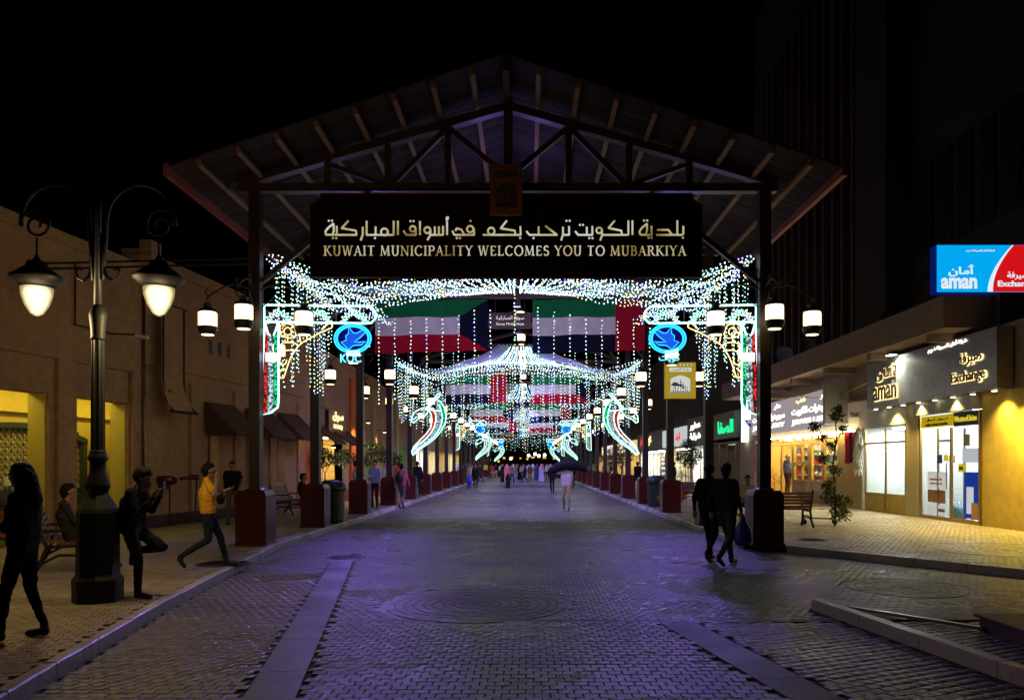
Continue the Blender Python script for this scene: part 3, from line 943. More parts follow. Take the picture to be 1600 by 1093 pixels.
# letter: (advance, [(points, width or 'v' for width by direction)], [serif centre x, y, length])
GL = {
 'K': (.86, [([(.17, 0), (.17, 1)], TH), ([(.2, .42), (.66, 1)], TN), ([(.33, .6), (.74, 0)], TH * .9)], [(.17, 0, .32), (.17, 1, .32), (.66, 1, .26), (.76, 0, .26)]),
 'U': (.86, [([(.17, 1), (.17, .35)] + arc(.43, .33, .26, .33, 180, 360) + [(.69, .35), (.69, 1)], 'v')], [(.17, 1, .32), (.69, 1, .28)]),
 'W': (1.14, [([(.12, 1), (.34, 0)], TH * .9), ([(.36, 0), (.56, 1)], TN), ([(.56, 1), (.78, 0)], TH * .9), ([(.80, 0), (1.0, 1)], TN)], [(.12, 1, .28), (.56, 1, .2), (1.02, 1, .26)]),
 'A': (.82, [([(.1, 0), (.40, 1)], TN), ([(.40, 1), (.70, 0)], TH * .9), ([(.22, .36), (.6, .36)], TN)], [(.1, 0, .26), (.71, 0, .3)]),
 'I': (.36, [([(.18, 0), (.18, 1)], TH)], [(.18, 0, .32), (.18, 1, .32)]),
 'T': (.80, [([(.4, 0), (.4, 1)], TH), ([(.06, .97), (.74, .97)], TN)], [(.4, 0, .34)]),
 'M': (1.06, [([(.14, 0), (.2, 1)], TN), ([(.2, 1), (.52, .06)], TH * .9), ([(.52, .06), (.84, 1)], TN), ([(.84, 1), (.9, 0)], TH)], [(.14, 0, .26), (.2, 1, .2), (.9, 0, .32), (.86, 1, .22)]),
 'N': (.92, [([(.16, 0), (.16, 1)], TN), ([(.16, 1), (.76, 0)], TH * .9), ([(.76, 0), (.76, 1)], TN)], [(.16, 0, .26), (.12, 1, .24), (.76, 1, .26)]),
 'C': (.84, [(arc(.46, .5, .38, .5, 45, 315, 18), 'v')], []),
 'P': (.70, [([(.17, 0), (.17, 1)], TH), ([(.2, .98), (.4, .98)] + arc(.4, .74, .22, .24, 90, -90, 10) + [(.2, .5)], 'v')], [(.17, 0, .32), (.12, 1, .2)]),
 'L': (.68, [([(.17, 0), (.17, 1)], TH), ([(.17, .03), (.6, .03)], TN), ([(.6, .03), (.62, .2)], TN)], [(.17, 1, .32), (.12, 0, .2)]),
 'Y': (.80, [([(.1, 1), (.4, .48)], TH * .9), ([(.4, .48), (.68, 1)], TN), ([(.4, 0), (.4, .5)], TH)], [(.1, 1, .26), (.7, 1, .24), (.4, 0, .32)]),
 'E': (.70, [([(.17, 0), (.17, 1)], TH), ([(.17, .97), (.58, .97)], TN), ([(.17, .52), (.5, .52)], TN), ([(.17, .03), (.6, .03)], TN), ([(.58, .97), (.59, .8)], TN), ([(.6, .03), (.62, .2)], TN)], []),
 'O': (.98, [(arc(.49, .5, .40, .5, 0, 360, 24), 'v')], []),
 'S': (.62, [(arc(.31, .75, .2, .24, 30, 270, 12) + arc(.31, .26, .22, .25, 90, -150, 12), 'v')], []),
 'B': (.72, [([(.17, 0), (.17, 1)], TH), ([(.2, .98), (.36, .98)] + arc(.36, .76, .19, .22, 90, -90, 9) + [(.2, .54)], 'v'), ([(.36, .54)] + arc(.38, .28, .23, .26, 90, -90, 9) + [(.2, .02)], 'v')], [(.12, 0, .2), (.12, 1, .2)]),
 'R': (.80, [([(.17, 0), (.17, 1)], TH), ([(.2, .98), (.38, .98)] + arc(.38, .75, .2, .23, 90, -90, 9) + [(.2, .52)], 'v'), ([(.38, .52), (.7, 0)], TH * .9)], [(.17, 0, .32), (.12, 1, .2), (.74, 0, .22)]),
 ' ': (.34, [], [])}
line = 'KUWAIT MUNICIPALITY WELCOMES YOU TO MUBARKIYA'
adv = sum(GL[c][0] + .10 for c in line)
xa, xb = P(506, 0, SY).x - cx, P(1073, 0, SY).x - cx
zb_, zt_ = P(0, 399.5, SY).z - z0, P(0, 384.5, SY).z - z0
sx, sz = (xb - xa) / adv, (zt_ - zb_)
penx = xa
b = None
for ch in line + ' ':
    if ch == ' ':
        penx += (GL[' '][0] + .10) * sx
        continue
    b = MB()
    a_, st, sf = GL[ch]
    for pts, w in st:
        for i in range(len(pts) - 1):
            (ax_, az_), (bx_, bz_) = pts[i], pts[i + 1]
            ww = w
            if w == 'v':
                dx_, dz_ = abs(bx_ - ax_), abs(bz_ - az_)
                ww = TN + (TH - TN) * dz_ / max(1e-6, math.hypot(dx_, dz_))
            p0 = Vector((penx + ax_ * sx, -.02, zb_ + az_ * sz)); p1 = Vector((penx + bx_ * sx, -.02, zb_ + bz_ * sz))
            e = (p1 - p0).normalized() * .006 if len(pts) > 2 else Vector((0, 0, 0))
            b.bar(p0 - e, p1 + e, .014, ww * sz * .95, up=(p1.z - p0.z, 0, -(p1.x - p0.x)))
    for fx, fz, L_ in sf:
        zc = zb_ + (fz * (1 - SF) + SF / 2) * sz
        b.box((penx + fx * sx, -.0215, zc), (L_ * sx, .012, SF * sz * 1.2))
    b.build('letter', M['letters_sign'], sign)
    penx += (a_ + .10) * sx
# emblem board fixed in front of the tie beam
p0, p1 = P(765, 335, 14.7), P(816, 257, 14.7)
t = empty('emblem_board', ((p0.x + p1.x) / 2, 14.7, p0.z), label='small dim brown emblem plaque with an arch at the middle top of the welcome sign', cat='plaque')
M['plaque'] = mat('brown_plaque', (.20, .07, .02), .6, noise=.2)
w, h = p1.x - p0.x, p1.z - p0.z
b = MB(); b.box((0, .04, h / 2), (w, .08, h)); b.build('board', M['plaque'], t)
def gate_emblem(t, w, h, m_arch, m_pic, m_band, m_sea, y, text=True, m_txt=None):
    """arched window with palms and slender towers over water, written band above"""
    aw, az0, az1 = w * .64, h * .14, h * .56
    pts = [(-aw / 2, az0), (aw / 2, az0), (aw / 2, az1 - .02 * h)]
    for i in range(1, 10):
        s = i / 10; pts.append((aw / 2 - aw * s, az1 + (1 - abs(2 * s - 1) ** 1.6) * h * .1 - .02 * h))
    pts.append((-aw / 2, az1 - .02 * h))
    b = MB(); b.prism(pts, .012, lambda x, z, d: (x, y - d, z)); b.build('arch_panel', m_arch, t)
    b = MB()
    yy = y - .018
    for x_, hh, tilt in ((-aw * .36, .23 * h, .06), (-aw * .24, .27 * h, -.03), (-aw * .14, .22 * h, .05)):
        b.bar((x_, yy, az0 + .06 * h), (x_ + tilt * h * .4, yy, az0 + hh), w * .018)
        for k in range(7):
            a_ = R(-10 + k * 33)
            b.bar((x_ + tilt * h * .4, yy, az0 + hh), (x_ + tilt * h * .4 + math.cos(a_) * w * .10, yy, az0 + hh + math.sin(a_) * h * .05 - .01), w * .022)
    b.build('palm_picture', m_pic[0], t, kind='stuff')
    b = MB()
    for x_, hh, r1 in ((aw * .02, .40, .05), (aw * .14, .30, .042), (aw * .26, .22, .0), (aw * .34, .19, 0)):
        b.bar((x_, yy, az0 + .05 * h), (x_, yy, az0 + hh * h), w * .014)
        if r1: b.ball((x_, yy, az0 + hh * h * .55), w * r1, 8, 6, (1, .2, 1))
        if r1: b.ball((x_, yy, az0 + hh * h * .78), w * r1 * .55, 8, 6, (1, .2, 1))
    b.build('tower_picture', m_pic[1], t, kind='stuff')
    b = MB(); b.box((0, yy, az0 + .03 * h), (aw * .98, .01, .06 * h)); b.build('water_picture', m_sea, t)
    b = MB(); b.box((0, y - .006, h * .80), (w * .72, .012, h * .11)); b.build('name_band', m_band, t)
    if text: lettering(arabic('بلدية الكويت'), m_txt or M['black'], t, (0, y - .022, h * .80), width=w * .55, height=h * .07)
    b = MB()
    for k in range(7): b.box(((k - 3) * w * .12, y - .004, h * .93), (w * .035, .01, h * .05))
    b.build('battlement_picture', m_band, t, kind='stuff')
dk = mat('dark_plaque_relief', (.05, .025, .015), .6)
gate_emblem(t, w, h, dk, (M['plaque'], M['plaque']), dk, dk, -.001, m_txt=M['plaque'])

# ------------------------------------------------------------------ violet floods fixed to the frames
M['violet_lens'] = emis('violet_flood_lens', (.35, .25, 1.0), 6.0, 'NONE')
def flood(x, y, z, d, power, label, col=(.40, .28, 1.0), spot=110):
    t = empty('flood_light', (x, y, z), label=label, cat='lamp', group='violet flood lights fixed to the frames')
    b = MB(); b.box((0, 0, .09), (.05, .05, .14)); b.box((0, 0, .02), (.26, .12, .08)); b.build('housing', M['iron'], t)
    b = MB(); b.box((0, 0, -.027), (.22, .09, .01)); b.build('lens', M['violet_lens'], t)
    l = lamp('flood_beam', 'SPOT', (0, 0, -.06), power, col, .08, t, spot=spot, blend=.9); aim(l, d)
for i, x in enumerate((-2.6, 1.9)):
    sx_ = (1, -1)[i]
    flood((LX, RX)[i] + sx_ * .26, 24.55, 5.5, (sx_ * 4.2, -15.5, -5.4), 1500, f'added violet flood light on the third {("left", "right")[i]} post facing the street', (.27, .16, 1.0), 75)  # added lamps standing in for violet spill whose source is unseen
    flood(CX + x, 20.1, BEAM_Z - .25, (0, 1, -.45), 620, f'violet flood light on the rear truss facing the nearest flags, {("left", "right")[i]} one', (.66, .52, 1.0), 120)
for i, k in enumerate((0, 1, 3, 5, 8, 11)):
    flood(CX, FR[k] + .2, BEAM_Z - .2, (0, .35 if k else .9, -.9), (2000, 3200, 3600, 3600, 3600, 3600)[i], f'violet flood light in the middle of a far cross frame, {ORD[i]} along the walkway', (.38, .29, 1.0), 150)
for i, k in enumerate((3, 7, 11)):
    for j, x in enumerate((-1.8, 1.8)):
        flood(CX + x, FR[k] - .2, BEAM_Z - .2, (0, 1, -.22), 1100, f'violet flood light facing the {ORD[i + 1]} pair of flags, {("left", "right")[j]} one', (.8, .72, 1.0), 95)

t = empty('flood_light', (CX, 17.6, BEAM_Z + .05), label='violet flood light between the two trusses shining up at the roof boards', cat='lamp', group='violet flood lights fixed to the frames')
b = MB(); b.box((0, 0, 0), (.26, .14, .08)); b.bar((0, -2.3, -.02), (0, 2.3, -.02), .05); b.build('housing', M['iron'], t)
b = MB(); b.box((0, 0, .048), (.22, .1, .01)); b.build('lens', M['violet_lens'], t)
l = lamp('flood_beam', 'SPOT', (0, 0, .09), 75, (.30, .24, 1.0), .08, t, spot=165, blend=.9); aim(l, (0, -.25, 1))

# ------------------------------------------------------------------ string lights
BM = [M['bulb_c'], M['bulb_y'], M['bulb_v'], M['wire']]
def strand_mesh(path, step, r, yel=.25, vio=.1, seed=0, jit=.012):
    q = random.Random(seed)
    b = MB()
    b.cur = 3
    pts = [Vector(p) for p in path]
    b.tube(pts, .004, 3, cap=False)
    d = 0; acc = step * q.random()
    for i in range(len(pts) - 1):
        seg = (pts[i + 1] - pts[i]).length
        while acc <= d + seg:
            p = pts[i].lerp(pts[i + 1], (acc - d) / seg)
            u = q.random()
            b.cur = 2 if u < vio else 1 if u < vio + yel else 0
            b.octa((p.x + q.uniform(-jit, jit), p.y + q.uniform(-jit, jit), p.z + q.uniform(-jit, jit)), r * q.uniform(.75, 1.15))
            acc += step * q.uniform(.85, 1.15)
        d += seg
    return b.mesh('light_strand', BM)
PROF0 = ([0, .12, .25, .4, .6, .8, 1], [5.9, 5.66, 5.45, 5.33, 5.42, 5.62, 5.75])
PROF1 = ([0, .12, .25, .4, .55, .8, 1], [5.9, 5.58, 5.38, 5.40, 5.62, 5.74, 5.76])
def sheet_z(x):
    h = (RX - LX) / 2 - .12
    s = 1 - min(1, abs(x - CX) / h)
    return float(np.interp(s, *CUR))
CUR = PROF0
CAN = [15.6, 30.6, 47.4, 68.6, 89.8, 111.0]
hang_cache = {}
def hang_mesh(L, step, r, yel, var):
    key = (round(L, 1), step, r, yel, var)
    if key not in hang_cache:
        hang_cache[key] = strand_mesh([(0, 0, 0), (.01, 0, -L * .5), (0, 0, -L)], step, r, yel, .06, seed=hash(key) & 0xffff)
    return hang_cache[key]
for ci, Y0 in enumerate(CAN):
    lev = 0 if ci == 0 else 1 if ci < 2 else 2 if ci < 4 else 3
    step = (.10, .13, .26, .42)[lev]; r = (.017, .020, .028, .040)[lev]
    CUR = PROF0 if ci == 0 else PROF1
    t = empty('light_canopy', (CX, Y0, 5.9), label=f'draped net of white fairy lights between the posts, {ORD[ci]} from the welcome sign', cat='string lights', group='draped fairy light nets over the walkway')
    W_ = (RX - LX) / 2 - .12
    variants = []
    for v in range(3):
        path = []
        for i in range(61):
            x = -W_ + 2 * W_ * i / 60
            path.append((x, .06 * math.sin(i * 1.3 + v * 2), sheet_z(x + CX) - 5.9 + .035 * math.sin(i * .6 + v * 2) + .03 * math.sin(i * 1.7 + v * 5) - .05 * (v - 1) * math.sin(math.pi * i / 60 * 3)))
        variants.append(strand_mesh(path, step, r, seed=ci * 10 + v))
    ns = (17, 12, 6, 4)[lev]
    for i in range(ns):
        o = place(variants[i % 3], 'light_strand', t, (rnd.uniform(-.04, .04), i / (ns - 1) * (1.5 if ci == 0 else 3.0), rnd.uniform(-.12, .12)))
        if i % 2: o.scale.x = -1
    if ci == 0:      # towards the back only the sides are covered
        for v in range(2):
            path = [(-W_ + 1.9 * k / 20, .05 * math.sin(k), sheet_z(CX - W_ + 1.9 * k / 20) - 5.9 + .1 * math.sin(k * .9 + v)) for k in range(21)]
            sm_ = strand_mesh(path, step, r, seed=40 + v)
            for i in range(7):
                for s_ in (1, -1):
                    o = place(sm_, 'light_side_strand', t, (0, 1.7 + i * .36 + .15 * v, rnd.uniform(-.1, .1))); o.scale.x = s_
    # garland scallops along the front edge and a diagonal few
    b_path = []
    for i in range(121):
        x = -W_ + 2 * W_ * i / 120
        b_path.append((x, 0, sheet_z(x + CX) - 5.9 - .03 - .10 * abs(math.sin(i / 120 * math.pi * 14))))
    if lev < 2: place(strand_mesh(b_path, step * .6, r, .1, .05, seed=99 + ci), 'light_garland', t, (0, -.05, 0))
    # fringes hanging along both rows of posts
    nf = (30, 24, 12, 7)[lev]
    for s_, X0 in ((1, LX + .28), (-1, RX - .28)):
        for i in range(nf):
            u = i / (nf - 1)
            L = .75 + 1.75 * abs(math.sin(math.pi * (u * 1.9 + .12))) ** .8 + rnd.uniform(-.12, .12)
            place(hang_mesh(L, step, r * .95, .3, i % 3), 'light_fringe', t, (X0 - CX + rnd.uniform(-.06, .06), u * 4.4, -.05), (0, 0, rnd.uniform(0, 6)))
    # strings hanging across the walkway at the back edge
    nh = (18, 18, 18, 12)[lev]
    for i in range(nh):
        x = -3.5 + 7.0 * i / (nh - 1)
        L = (2.3 if ci else 2.45) + rnd.uniform(-.25, .3)
        z = sheet_z(x + CX)
        if abs(x) < .3: continue
        place(hang_mesh(L + (z - 6.0) * .8, step * 1.05, r * 1.05, .3, i % 3), 'light_drop', t, (x, 4.25, z - 5.9 + .1))
    place(strand_mesh([(0, 0, 0), (0, 0, -3.4)], step, r * 1.15, .75, 0, seed=5 + ci), 'yellow_light_drop', t, (.02, 4.2, 1.0))
    # strands fanning down from the middle of the frame to the front edge
    nfan = (26, 40, 24, 14)[lev]
    for i in range(nfan):
        u = (i + .5) / nfan * 2 - 1
        xt, xb = .95 * u + rnd.uniform(-.05, .05), 3.1 * math.copysign(abs(u) ** 1.15, u)
        zt = 7.05 if ci else 6.15
        key = ('fan', ci, i)
        pts = []
        for k in range(9):
            f = k / 8
            pts.append((xt + (xb - xt) * f ** 1.25, 4.3 * (1 - f), zt - 5.9 + (sheet_z(CX + xb) - zt) * (1 - (1 - f) ** 1.55)))
        place(strand_mesh(pts, step * 1.1, r, .12, .08, seed=ci * 100 + i), 'light_fan_strand', t, (0, 0, 0))
    # lavender cloth wings over the fan
    for s_ in (-1, 1):
        b = MB(); nx, ny = 12, 10
        vs = []
        for j in range(ny + 1):
            f = j / ny
            for i in range(nx + 1):
                g_ = i / nx
                xin, xout = .35 + 1.7 * f ** 1.3, .95 + 2.9 * f ** 1.2
                x = s_ * (xin + (xout - xin) * g_)
                zt = 7.15 if ci else 6.25
                z = zt - 5.9 + (sheet_z(CX + x) + .10 - zt) * (1 - (1 - f) ** 1.6) + .05 * math.sin(i * 1.7 + j) - .12 * math.sin(g_ * math.pi) * f
                vs.append((x, .35 + 4.0 * (1 - f), z))
        fs = [(j * (nx + 1) + i, j * (nx + 1) + i + 1, (j + 1) * (nx + 1) + i + 1, (j + 1) * (nx + 1) + i) for j in range(ny) for i in range(nx)]
        b.add(vs, fs); b.build('draped_cloth', M['veil'], t, smooth=True)

# curtains of hanging strings between the nets
for ci, Y0 in enumerate((36.0, 41.3, 57.2, 62.5, 78.4, 99.8)):
    step, r = ((.15, .021), (.16, .022), (.24, .027), (.26, .028), (.4, .036), (.46, .042))[ci]
    t = empty('light_curtain', (CX, Y0, 6.95), label=f'curtain of single light strings hanging from a cross frame, {ORD[ci]} behind the first flags', cat='string lights', group='curtains of hanging light strings')
    n = 15 if ci < 4 else 10
    for i in range(n):
        x = -3.6 + 7.2 * i / (n - 1) + rnd.uniform(-.08, .08)
        place(hang_mesh(2.4 + rnd.uniform(-.5, .5), step, r, .3, i % 3), 'light_drop', t, (x, rnd.uniform(-.1, .1), 0))
    nf = (16, 16, 8, 8, 6, 5)[ci]
    for s_, X0 in ((1, LX + .28), (-1, RX - .28)):
        for i in range(nf):
            place(hang_mesh(1.4 + 1.2 * abs(math.sin(i * .7)) + rnd.uniform(-.1, .1), step, r, .3, i % 3), 'light_fringe', t, (X0 - CX + rnd.uniform(-.25, .25), i / nf * 4.5, -1.0), (0, 0, rnd.uniform(0, 6)))

# lanterns hung high in the middle of the frames
for k in range(1, 9):
    Y = FR[k]
    put_lantern(CX + .05, Y - .2, 7.55, f'lit lantern hanging from the middle of the {ORD[k]} cross frame', 'lanterns along the middle of the frames', k > 3)
# small brown street sign hanging in the middle
p0, p1 = P(764, 514, 25.0), P(830, 489, 25.0)
t = empty('street_sign', ((p0.x + p1.x) / 2, 24.95, p0.z), label='small brown hanging street name board with white lettering between the two nearest flags', cat='sign')
w, h = p1.x - p0.x, p1.z - p0.z
b = MB(); b.box((0, 0, h / 2), (w, .05, h)); b.build('board', mat('brown_sign_enamel', (.06, .012, .012), .4), t)
b = MB()
for s_ in (-1, 1): b.tube([(s_ * w * .35, 0, h), (s_ * w * .35, 0, 7.1 - p0.z)], .01, 5)
b.build('hanger', M['iron'], t)
lettering(arabic('سوق المباركية'), M['sign_white'], t, (0, -.035, h * .66), width=w * .66, height=h * .28)
lettering('Souq Mubarkiya', M['sign_white'], t, (0, -.035, h * .28), width=w * .66, height=h * .2)

# ------------------------------------------------------------------ flags
def flag(kind, xa, xb, z1, h, Y, label):
    t = empty('national_flag', ((xa + xb) / 2, Y, z1), label=label, cat='flag', group='large national flags hung across the walkway')
    nx, ny = 96, 45
    w = xb - xa
    b = MB()
    vs = []
    for j in range(ny + 1):
        for i in range(nx + 1):
            u, v = i / nx, j / ny
            vs.append((-w / 2 + w * u, .05 * math.sin(u * 9 + Y) * v + .02 * math.sin(u * 23 + v * 4), -h * v * (1 - .06 * u) - .015 * math.sin(u * math.pi * 4)))
    mats = [M['f_green'], M['f_white'], M['f_red'], M['f_black']]
    for j in range(ny):
        for i in range(nx):
            u, v = (i + .5) / nx, (j + .5) / ny
            if kind == 'kuwait':
                c = 0 if v < 1 / 3 else 1 if v < 2 / 3 else 2
                e = (1 - u) / .25
                if e < 1 and abs(v - .5) < .5 - e / 3: c = 3
            else:
                c = 0 if v < 1 / 3 else 1 if v < 2 / 3 else 3
                if u > .74: c = 2
            b.cur = c
            k = j * (nx + 1) + i
            b.add([], [])
            b.f.append((k, k + 1, k + nx + 2, k + nx + 1)); b.m.append(c)
    b.v = [tuple(v) for v in vs]
    b.build('cloth', mats, t, smooth=True)
    b = MB(); b.tube([(-w / 2 - .05, 0, .02), (w / 2 + .05, 0, .02)], .02, 6); b.build('rod', M['iron'], t)
side_words = {-1: 'left', 1: 'right'}
for i, Y in enumerate([25.0, 46.2, 67.4, 88.6, 109.8]):
    zt = BEAM_Z - .08
    fl = 'kuwait' if i % 2 == 0 else 'uae'; fr = 'uae' if i % 2 == 0 else 'kuwait'
    desc = {'kuwait': 'green, white and red striped flag with a black hoist', 'uae': 'green, white and black striped flag with a red band'}
    flag(fl, -4.95, -1.30, zt, 1.75, Y - .12, f'{desc[fl]}, left one of the {ORD[i]} pair')
    flag(fr, .15, 3.78, zt, 1.75, Y - .12, f'{desc[fr]}, right one of the {ORD[i]} pair')

# ------------------------------------------------------------------ rope-light brackets
NY = 15.45
def c2(x, y):
    v = P(x / 5.465 + 400, y / 5.465 + 460, NY); return (v.x - LX, v.z)
def bracket_meshes(sgn):
    out = []
    def w(pts, m, r, name, closed=False, y=0):
        b = MB()
        for pp in pts: b.tube([(sgn * c2(*q)[0], y, c2(*q)[1]) for q in pp], r, 5, closed=closed)
        out.append((b.mesh(name, m), name))
    def f(polys, m, name, y=.0):
        b = MB()
        for pp in polys:
            b.prism([(sgn * c2(*q)[0], c2(*q)[1]) for q in pp], .012, lambda x, z, d: (x, y + d, z))
        out.append((b.mesh(name, m), name))
    def smooth(pts, n=4):
        res = []
        for i in range(len(pts) - 1):
            p0 = pts[max(i - 1, 0)]; p1 = pts[i]; p2 = pts[i + 1]; p3 = pts[min(i + 2, len(pts) - 1)]
            for k in range(n):
                t = k / n
                res.append(tuple(.5 * (2 * p1[j] + (p2[j] - p0[j]) * t + (2 * p0[j] - 5 * p1[j] + 4 * p2[j] - p3[j]) * t * t + (-p0[j] + 3 * p1[j] - 3 * p2[j] + p3[j]) * t ** 3) for j in (0, 1)))
        return res + [pts[-1]]
    # frame
    w([[(68, 88), (960, 100), (1000, 125), (1022, 160), (1018, 205), (985, 240), (930, 246), (80, 232)],
       [(68, 88), (72, 300), (55, 600), (45, 1030), (130, 1005), (185, 960), (192, 900), (190, 560), (192, 240)],
       [(76, 240), (100, 330), (120, 350)], [(190, 240), (170, 300), (150, 350)]], M['neon'], .021, 'frame_rope')
    w([[(360, 95), (362, 240)], [(682, 98), (684, 240)]], M['steel'], .008, 'frame_strut')
    # sunbursts
    wh = []; gr = []; rd = []
    for cx_ in (195, 525, 840):
        for k in range(9):
            a = R(180 - 4 - k * 21.5)
            r0, r1 = 62, 122
            cc, ss = math.cos(a), math.sin(a)
            pt = lambda r_, o: (cx_ + cc * r_ - ss * o, 238 - (ss * r_ + cc * o) * .92)
            wh.append([pt(r0, 0), pt((r0 + r1) / 2, 14), pt(r1, 0), pt((r0 + r1) / 2, -14)])
            (rd if k in (1, 2, 3) else gr if k > 4 else gr).append([pt(r0 + 10, 0), pt((r0 + r1) / 2, 8), pt(r1 - 12, 0), pt((r0 + r1) / 2, -8)])
    for k in range(3): w(wh[k * 9:k * 9 + 9], M['neon'], .010, 'sunburst_rope', closed=True)
    f(gr, M['fill_green'], 'green_petals'); f(rd, M['fill_red'], 'red_petals')
    # gold scrolls
    g = [smooth([(196, 690), (215, 712), (238, 700), (262, 630), (300, 530), (370, 430), (450, 378), (560, 320), (640, 285), (650, 262), (625, 245), (590, 270), (560, 300)]),
         smooth([(238, 628), (208, 650), (196, 690)]),
         smooth([(205, 265), (250, 248), (310, 262), (335, 310), (330, 365), (270, 368), (218, 350), (204, 300), (205, 265)]),
         smooth([(240, 300), (268, 280), (298, 300), (298, 335), (262, 345), (240, 325), (240, 300)]),
         smooth([(385, 425), (372, 350), (380, 280), (425, 245)]), smooth([(440, 385), (430, 330), (455, 300)]),
         smooth([(200, 470), (212, 425), (260, 408), (330, 415), (368, 440)]), smooth([(204, 560), (218, 505), (265, 475), (345, 480)]),
         smooth([(205, 570), (212, 600), (250, 590), (262, 555)]), [(268, 340), (270, 408)]]
    w(g, M['neon_gold'], .012, 'gold_scroll')
    # coloured fillings of the pillar
    f([[(74, 300), (98, 360), (100, 500), (90, 570), (88, 1010), (66, 1012), (70, 700)]], M['fill_red'], 'red_stripe')
    f([[(150, 360), (184, 290), (186, 930), (150, 975)]], M['fill_green'], 'green_stripe')
    f([[(104, 360), (144, 360), (144, 980), (98, 1005)]], M['fill_pale'], 'pale_stripe')
    f([[(88, 498), (192, 498), (192, 572), (88, 572)]], M['fill_white'], 'white_block', -.03)
    # round emblem
    w([[(825 + 155 * math.cos(k * math.pi / 16), 375 + 122 * math.sin(k * math.pi / 16)) for k in range(32)],
       [(825 + 135 * math.cos(k * math.pi / 16), 375 + 104 * math.sin(k * math.pi / 16)) for k in range(32)]], M['neon_blue'], .019, 'emblem_ring', closed=True)
    bird = [(728, 408), (772, 392), (768, 352), (792, 335), (792, 280), (835, 330), (862, 330), (925, 298), (945, 310), (905, 355), (868, 385), (840, 402), (885, 408), (940, 400), (900, 432), (835, 435), (790, 470), (762, 440)]
    f([[(825 + 130 * math.cos(k * math.pi / 12), 375 + 100 * math.sin(k * math.pi / 12)) for k in range(24)]], M['fill_deep'], 'emblem_glow_disc', .02)  # emissive disc paints the blue glow inside the open rings
    f([bird], M['fill_blue'], 'emblem_bird', -.01)
    w([bird], M['neon_blue'], .009, 'bird_outline', closed=True, y=-.02)
    return out
M['fill_deep'] = emis('deep_blue_ring_glow', (.01, .015, .35), .45, 'NONE')
BR_MESH = {1: bracket_meshes(1), -1: bracket_meshes(-1)}
letcol = emis('pale_blue_rope_letters', (.15, .75, 1.0), 2.4, 'FRONT')
LB = [(15.45, 'nearest'), (56.4, 'second'), (98.4, 'farthest')]
for sgn, X0, nm in ((1, LX, 'left'), (-1, RX, 'right')):
    for Y, w_ in LB:
        t = empty('rope_light_bracket', (X0, Y, 0), label=f'{w_} rope light arch with a round blue bird emblem, {nm} row of posts', cat='light decoration', group='rope light arches on the posts')
        for me, nm2 in BR_MESH[sgn]: place(me, nm2, t)
        cxl, czl = c2(812, 545)
        lettering('KOC' if sgn > 0 else arabic('كويت'), letcol, t, (sgn * cxl, -.03, czl), width=.42, height=.17, bold=.01)
HY = 33.0
def c3(x, y):
    v = P(x / 9.11 + 640, y / 9.11 + 600, HY); return (v.x - LX, v.z)
def horn_meshes(sgn):
    out = []
    go = [(385, 215), (450, 260), (500, 340), (523, 450), (505, 560), (450, 660), (370, 760), (270, 840), (150, 920), (45, 1010)]
    gi = [(45, 1010), (120, 922), (220, 845), (320, 770), (400, 680), (452, 580), (468, 480), (450, 380), (420, 290)]
    ro = [(345, 375), (372, 430), (374, 520), (350, 610), (300, 700), (220, 785), (130, 855), (32, 955)]
    ri = [(32, 955), (60, 888), (150, 790), (240, 700), (298, 620), (318, 520), (308, 430), (268, 358)]
    L3 = lambda pts: [(sgn * c3(*q)[0], c3(*q)[1]) for q in pts]
    def f(pts, m, name):
        b = MB(); b.prism(L3(pts), .02, lambda x, z, d: (x, d, z)); out.append((b.mesh(name, m), name))
    f(go + gi, M['fill_green'], 'green_band'); f(ro + ri, M['fill_red'], 'red_band')
    f(gi[::-1][1:] + [(45, 1010), (32, 955)] + ro[::-1], M['fill_pale'], 'white_band')
    b = MB()
    for pts in (go, gi, ro, ri, [(345, 375), (440, 375)], [(268, 358), (345, 375)], [(45, 1010), (32, 955)],
                [(380, 215), (230, 365)], [(415, 125), (435, 130), (435, 155), (240, 370)], [(415, 125), (225, 350), (150, 352), (82, 390), (35, 450), (30, 535), (60, 552), (120, 492), (200, 462), (250, 412), (268, 358)],
                [(60, 500), (100, 460)], [(380, 180), (260, 310)]):
        b.tube([(q[0], -.01, q[1]) for q in L3(pts)], .021, 5)
    out.append((b.mesh('outline_rope', M['neon']), 'outline_rope'))
    return out
HM = {1: horn_meshes(1), -1: horn_meshes(-1)}
for sgn, X0, nm in ((1, LX, 'left'), (-1, RX + .45, 'right')):
    for Y, w_ in ((33.0, 'nearest'), (73.0, 'second'), (114.0, 'farthest')):
        t = empty('rope_light_ribbon', (X0, Y, 0), label=f'{w_} curved rope light blade in red, white and green hanging by a loop, {nm} side', cat='light decoration', group='curved rope light blades on the posts')
        for me, nm2 in HM[sgn]: place(me, nm2, t)
# gold municipal banner on the right row
p0, p1 = P(1039, 622, 25.0), P(1087, 566, 25.0)
t = empty('gold_banner', ((p0.x + p1.x) / 2, 25.0, p0.z), label='gold banner box with an arch picture of palms and towers, on the third right post', cat='banner')
w, h = p1.x - p0.x, p1.z - p0.z
M['gold_panel'] = emis('gold_lit_panel', (.52, .36, .03), .85)
b = MB(); b.box((0, .05, h / 2), (w, .10, h)); b.build('box', M['gold_panel'], t)
b = MB(); b.box((0, .05, h / 2), (w + .03, .08, h + .03)); b.build('edge', M['brass'], t)
pw = emis('white_lit_panel', (.85, .85, .8), .9); pgn = mat('picture_green', (.03, .09, .05)); pbl = mat('picture_grey_blue', (.12, .18, .22)); psea = emis('picture_sea', (.4, .42, .4), .7)
gate_emblem(t, w, h, pw, (pgn, pbl), pw, psea, -.001)

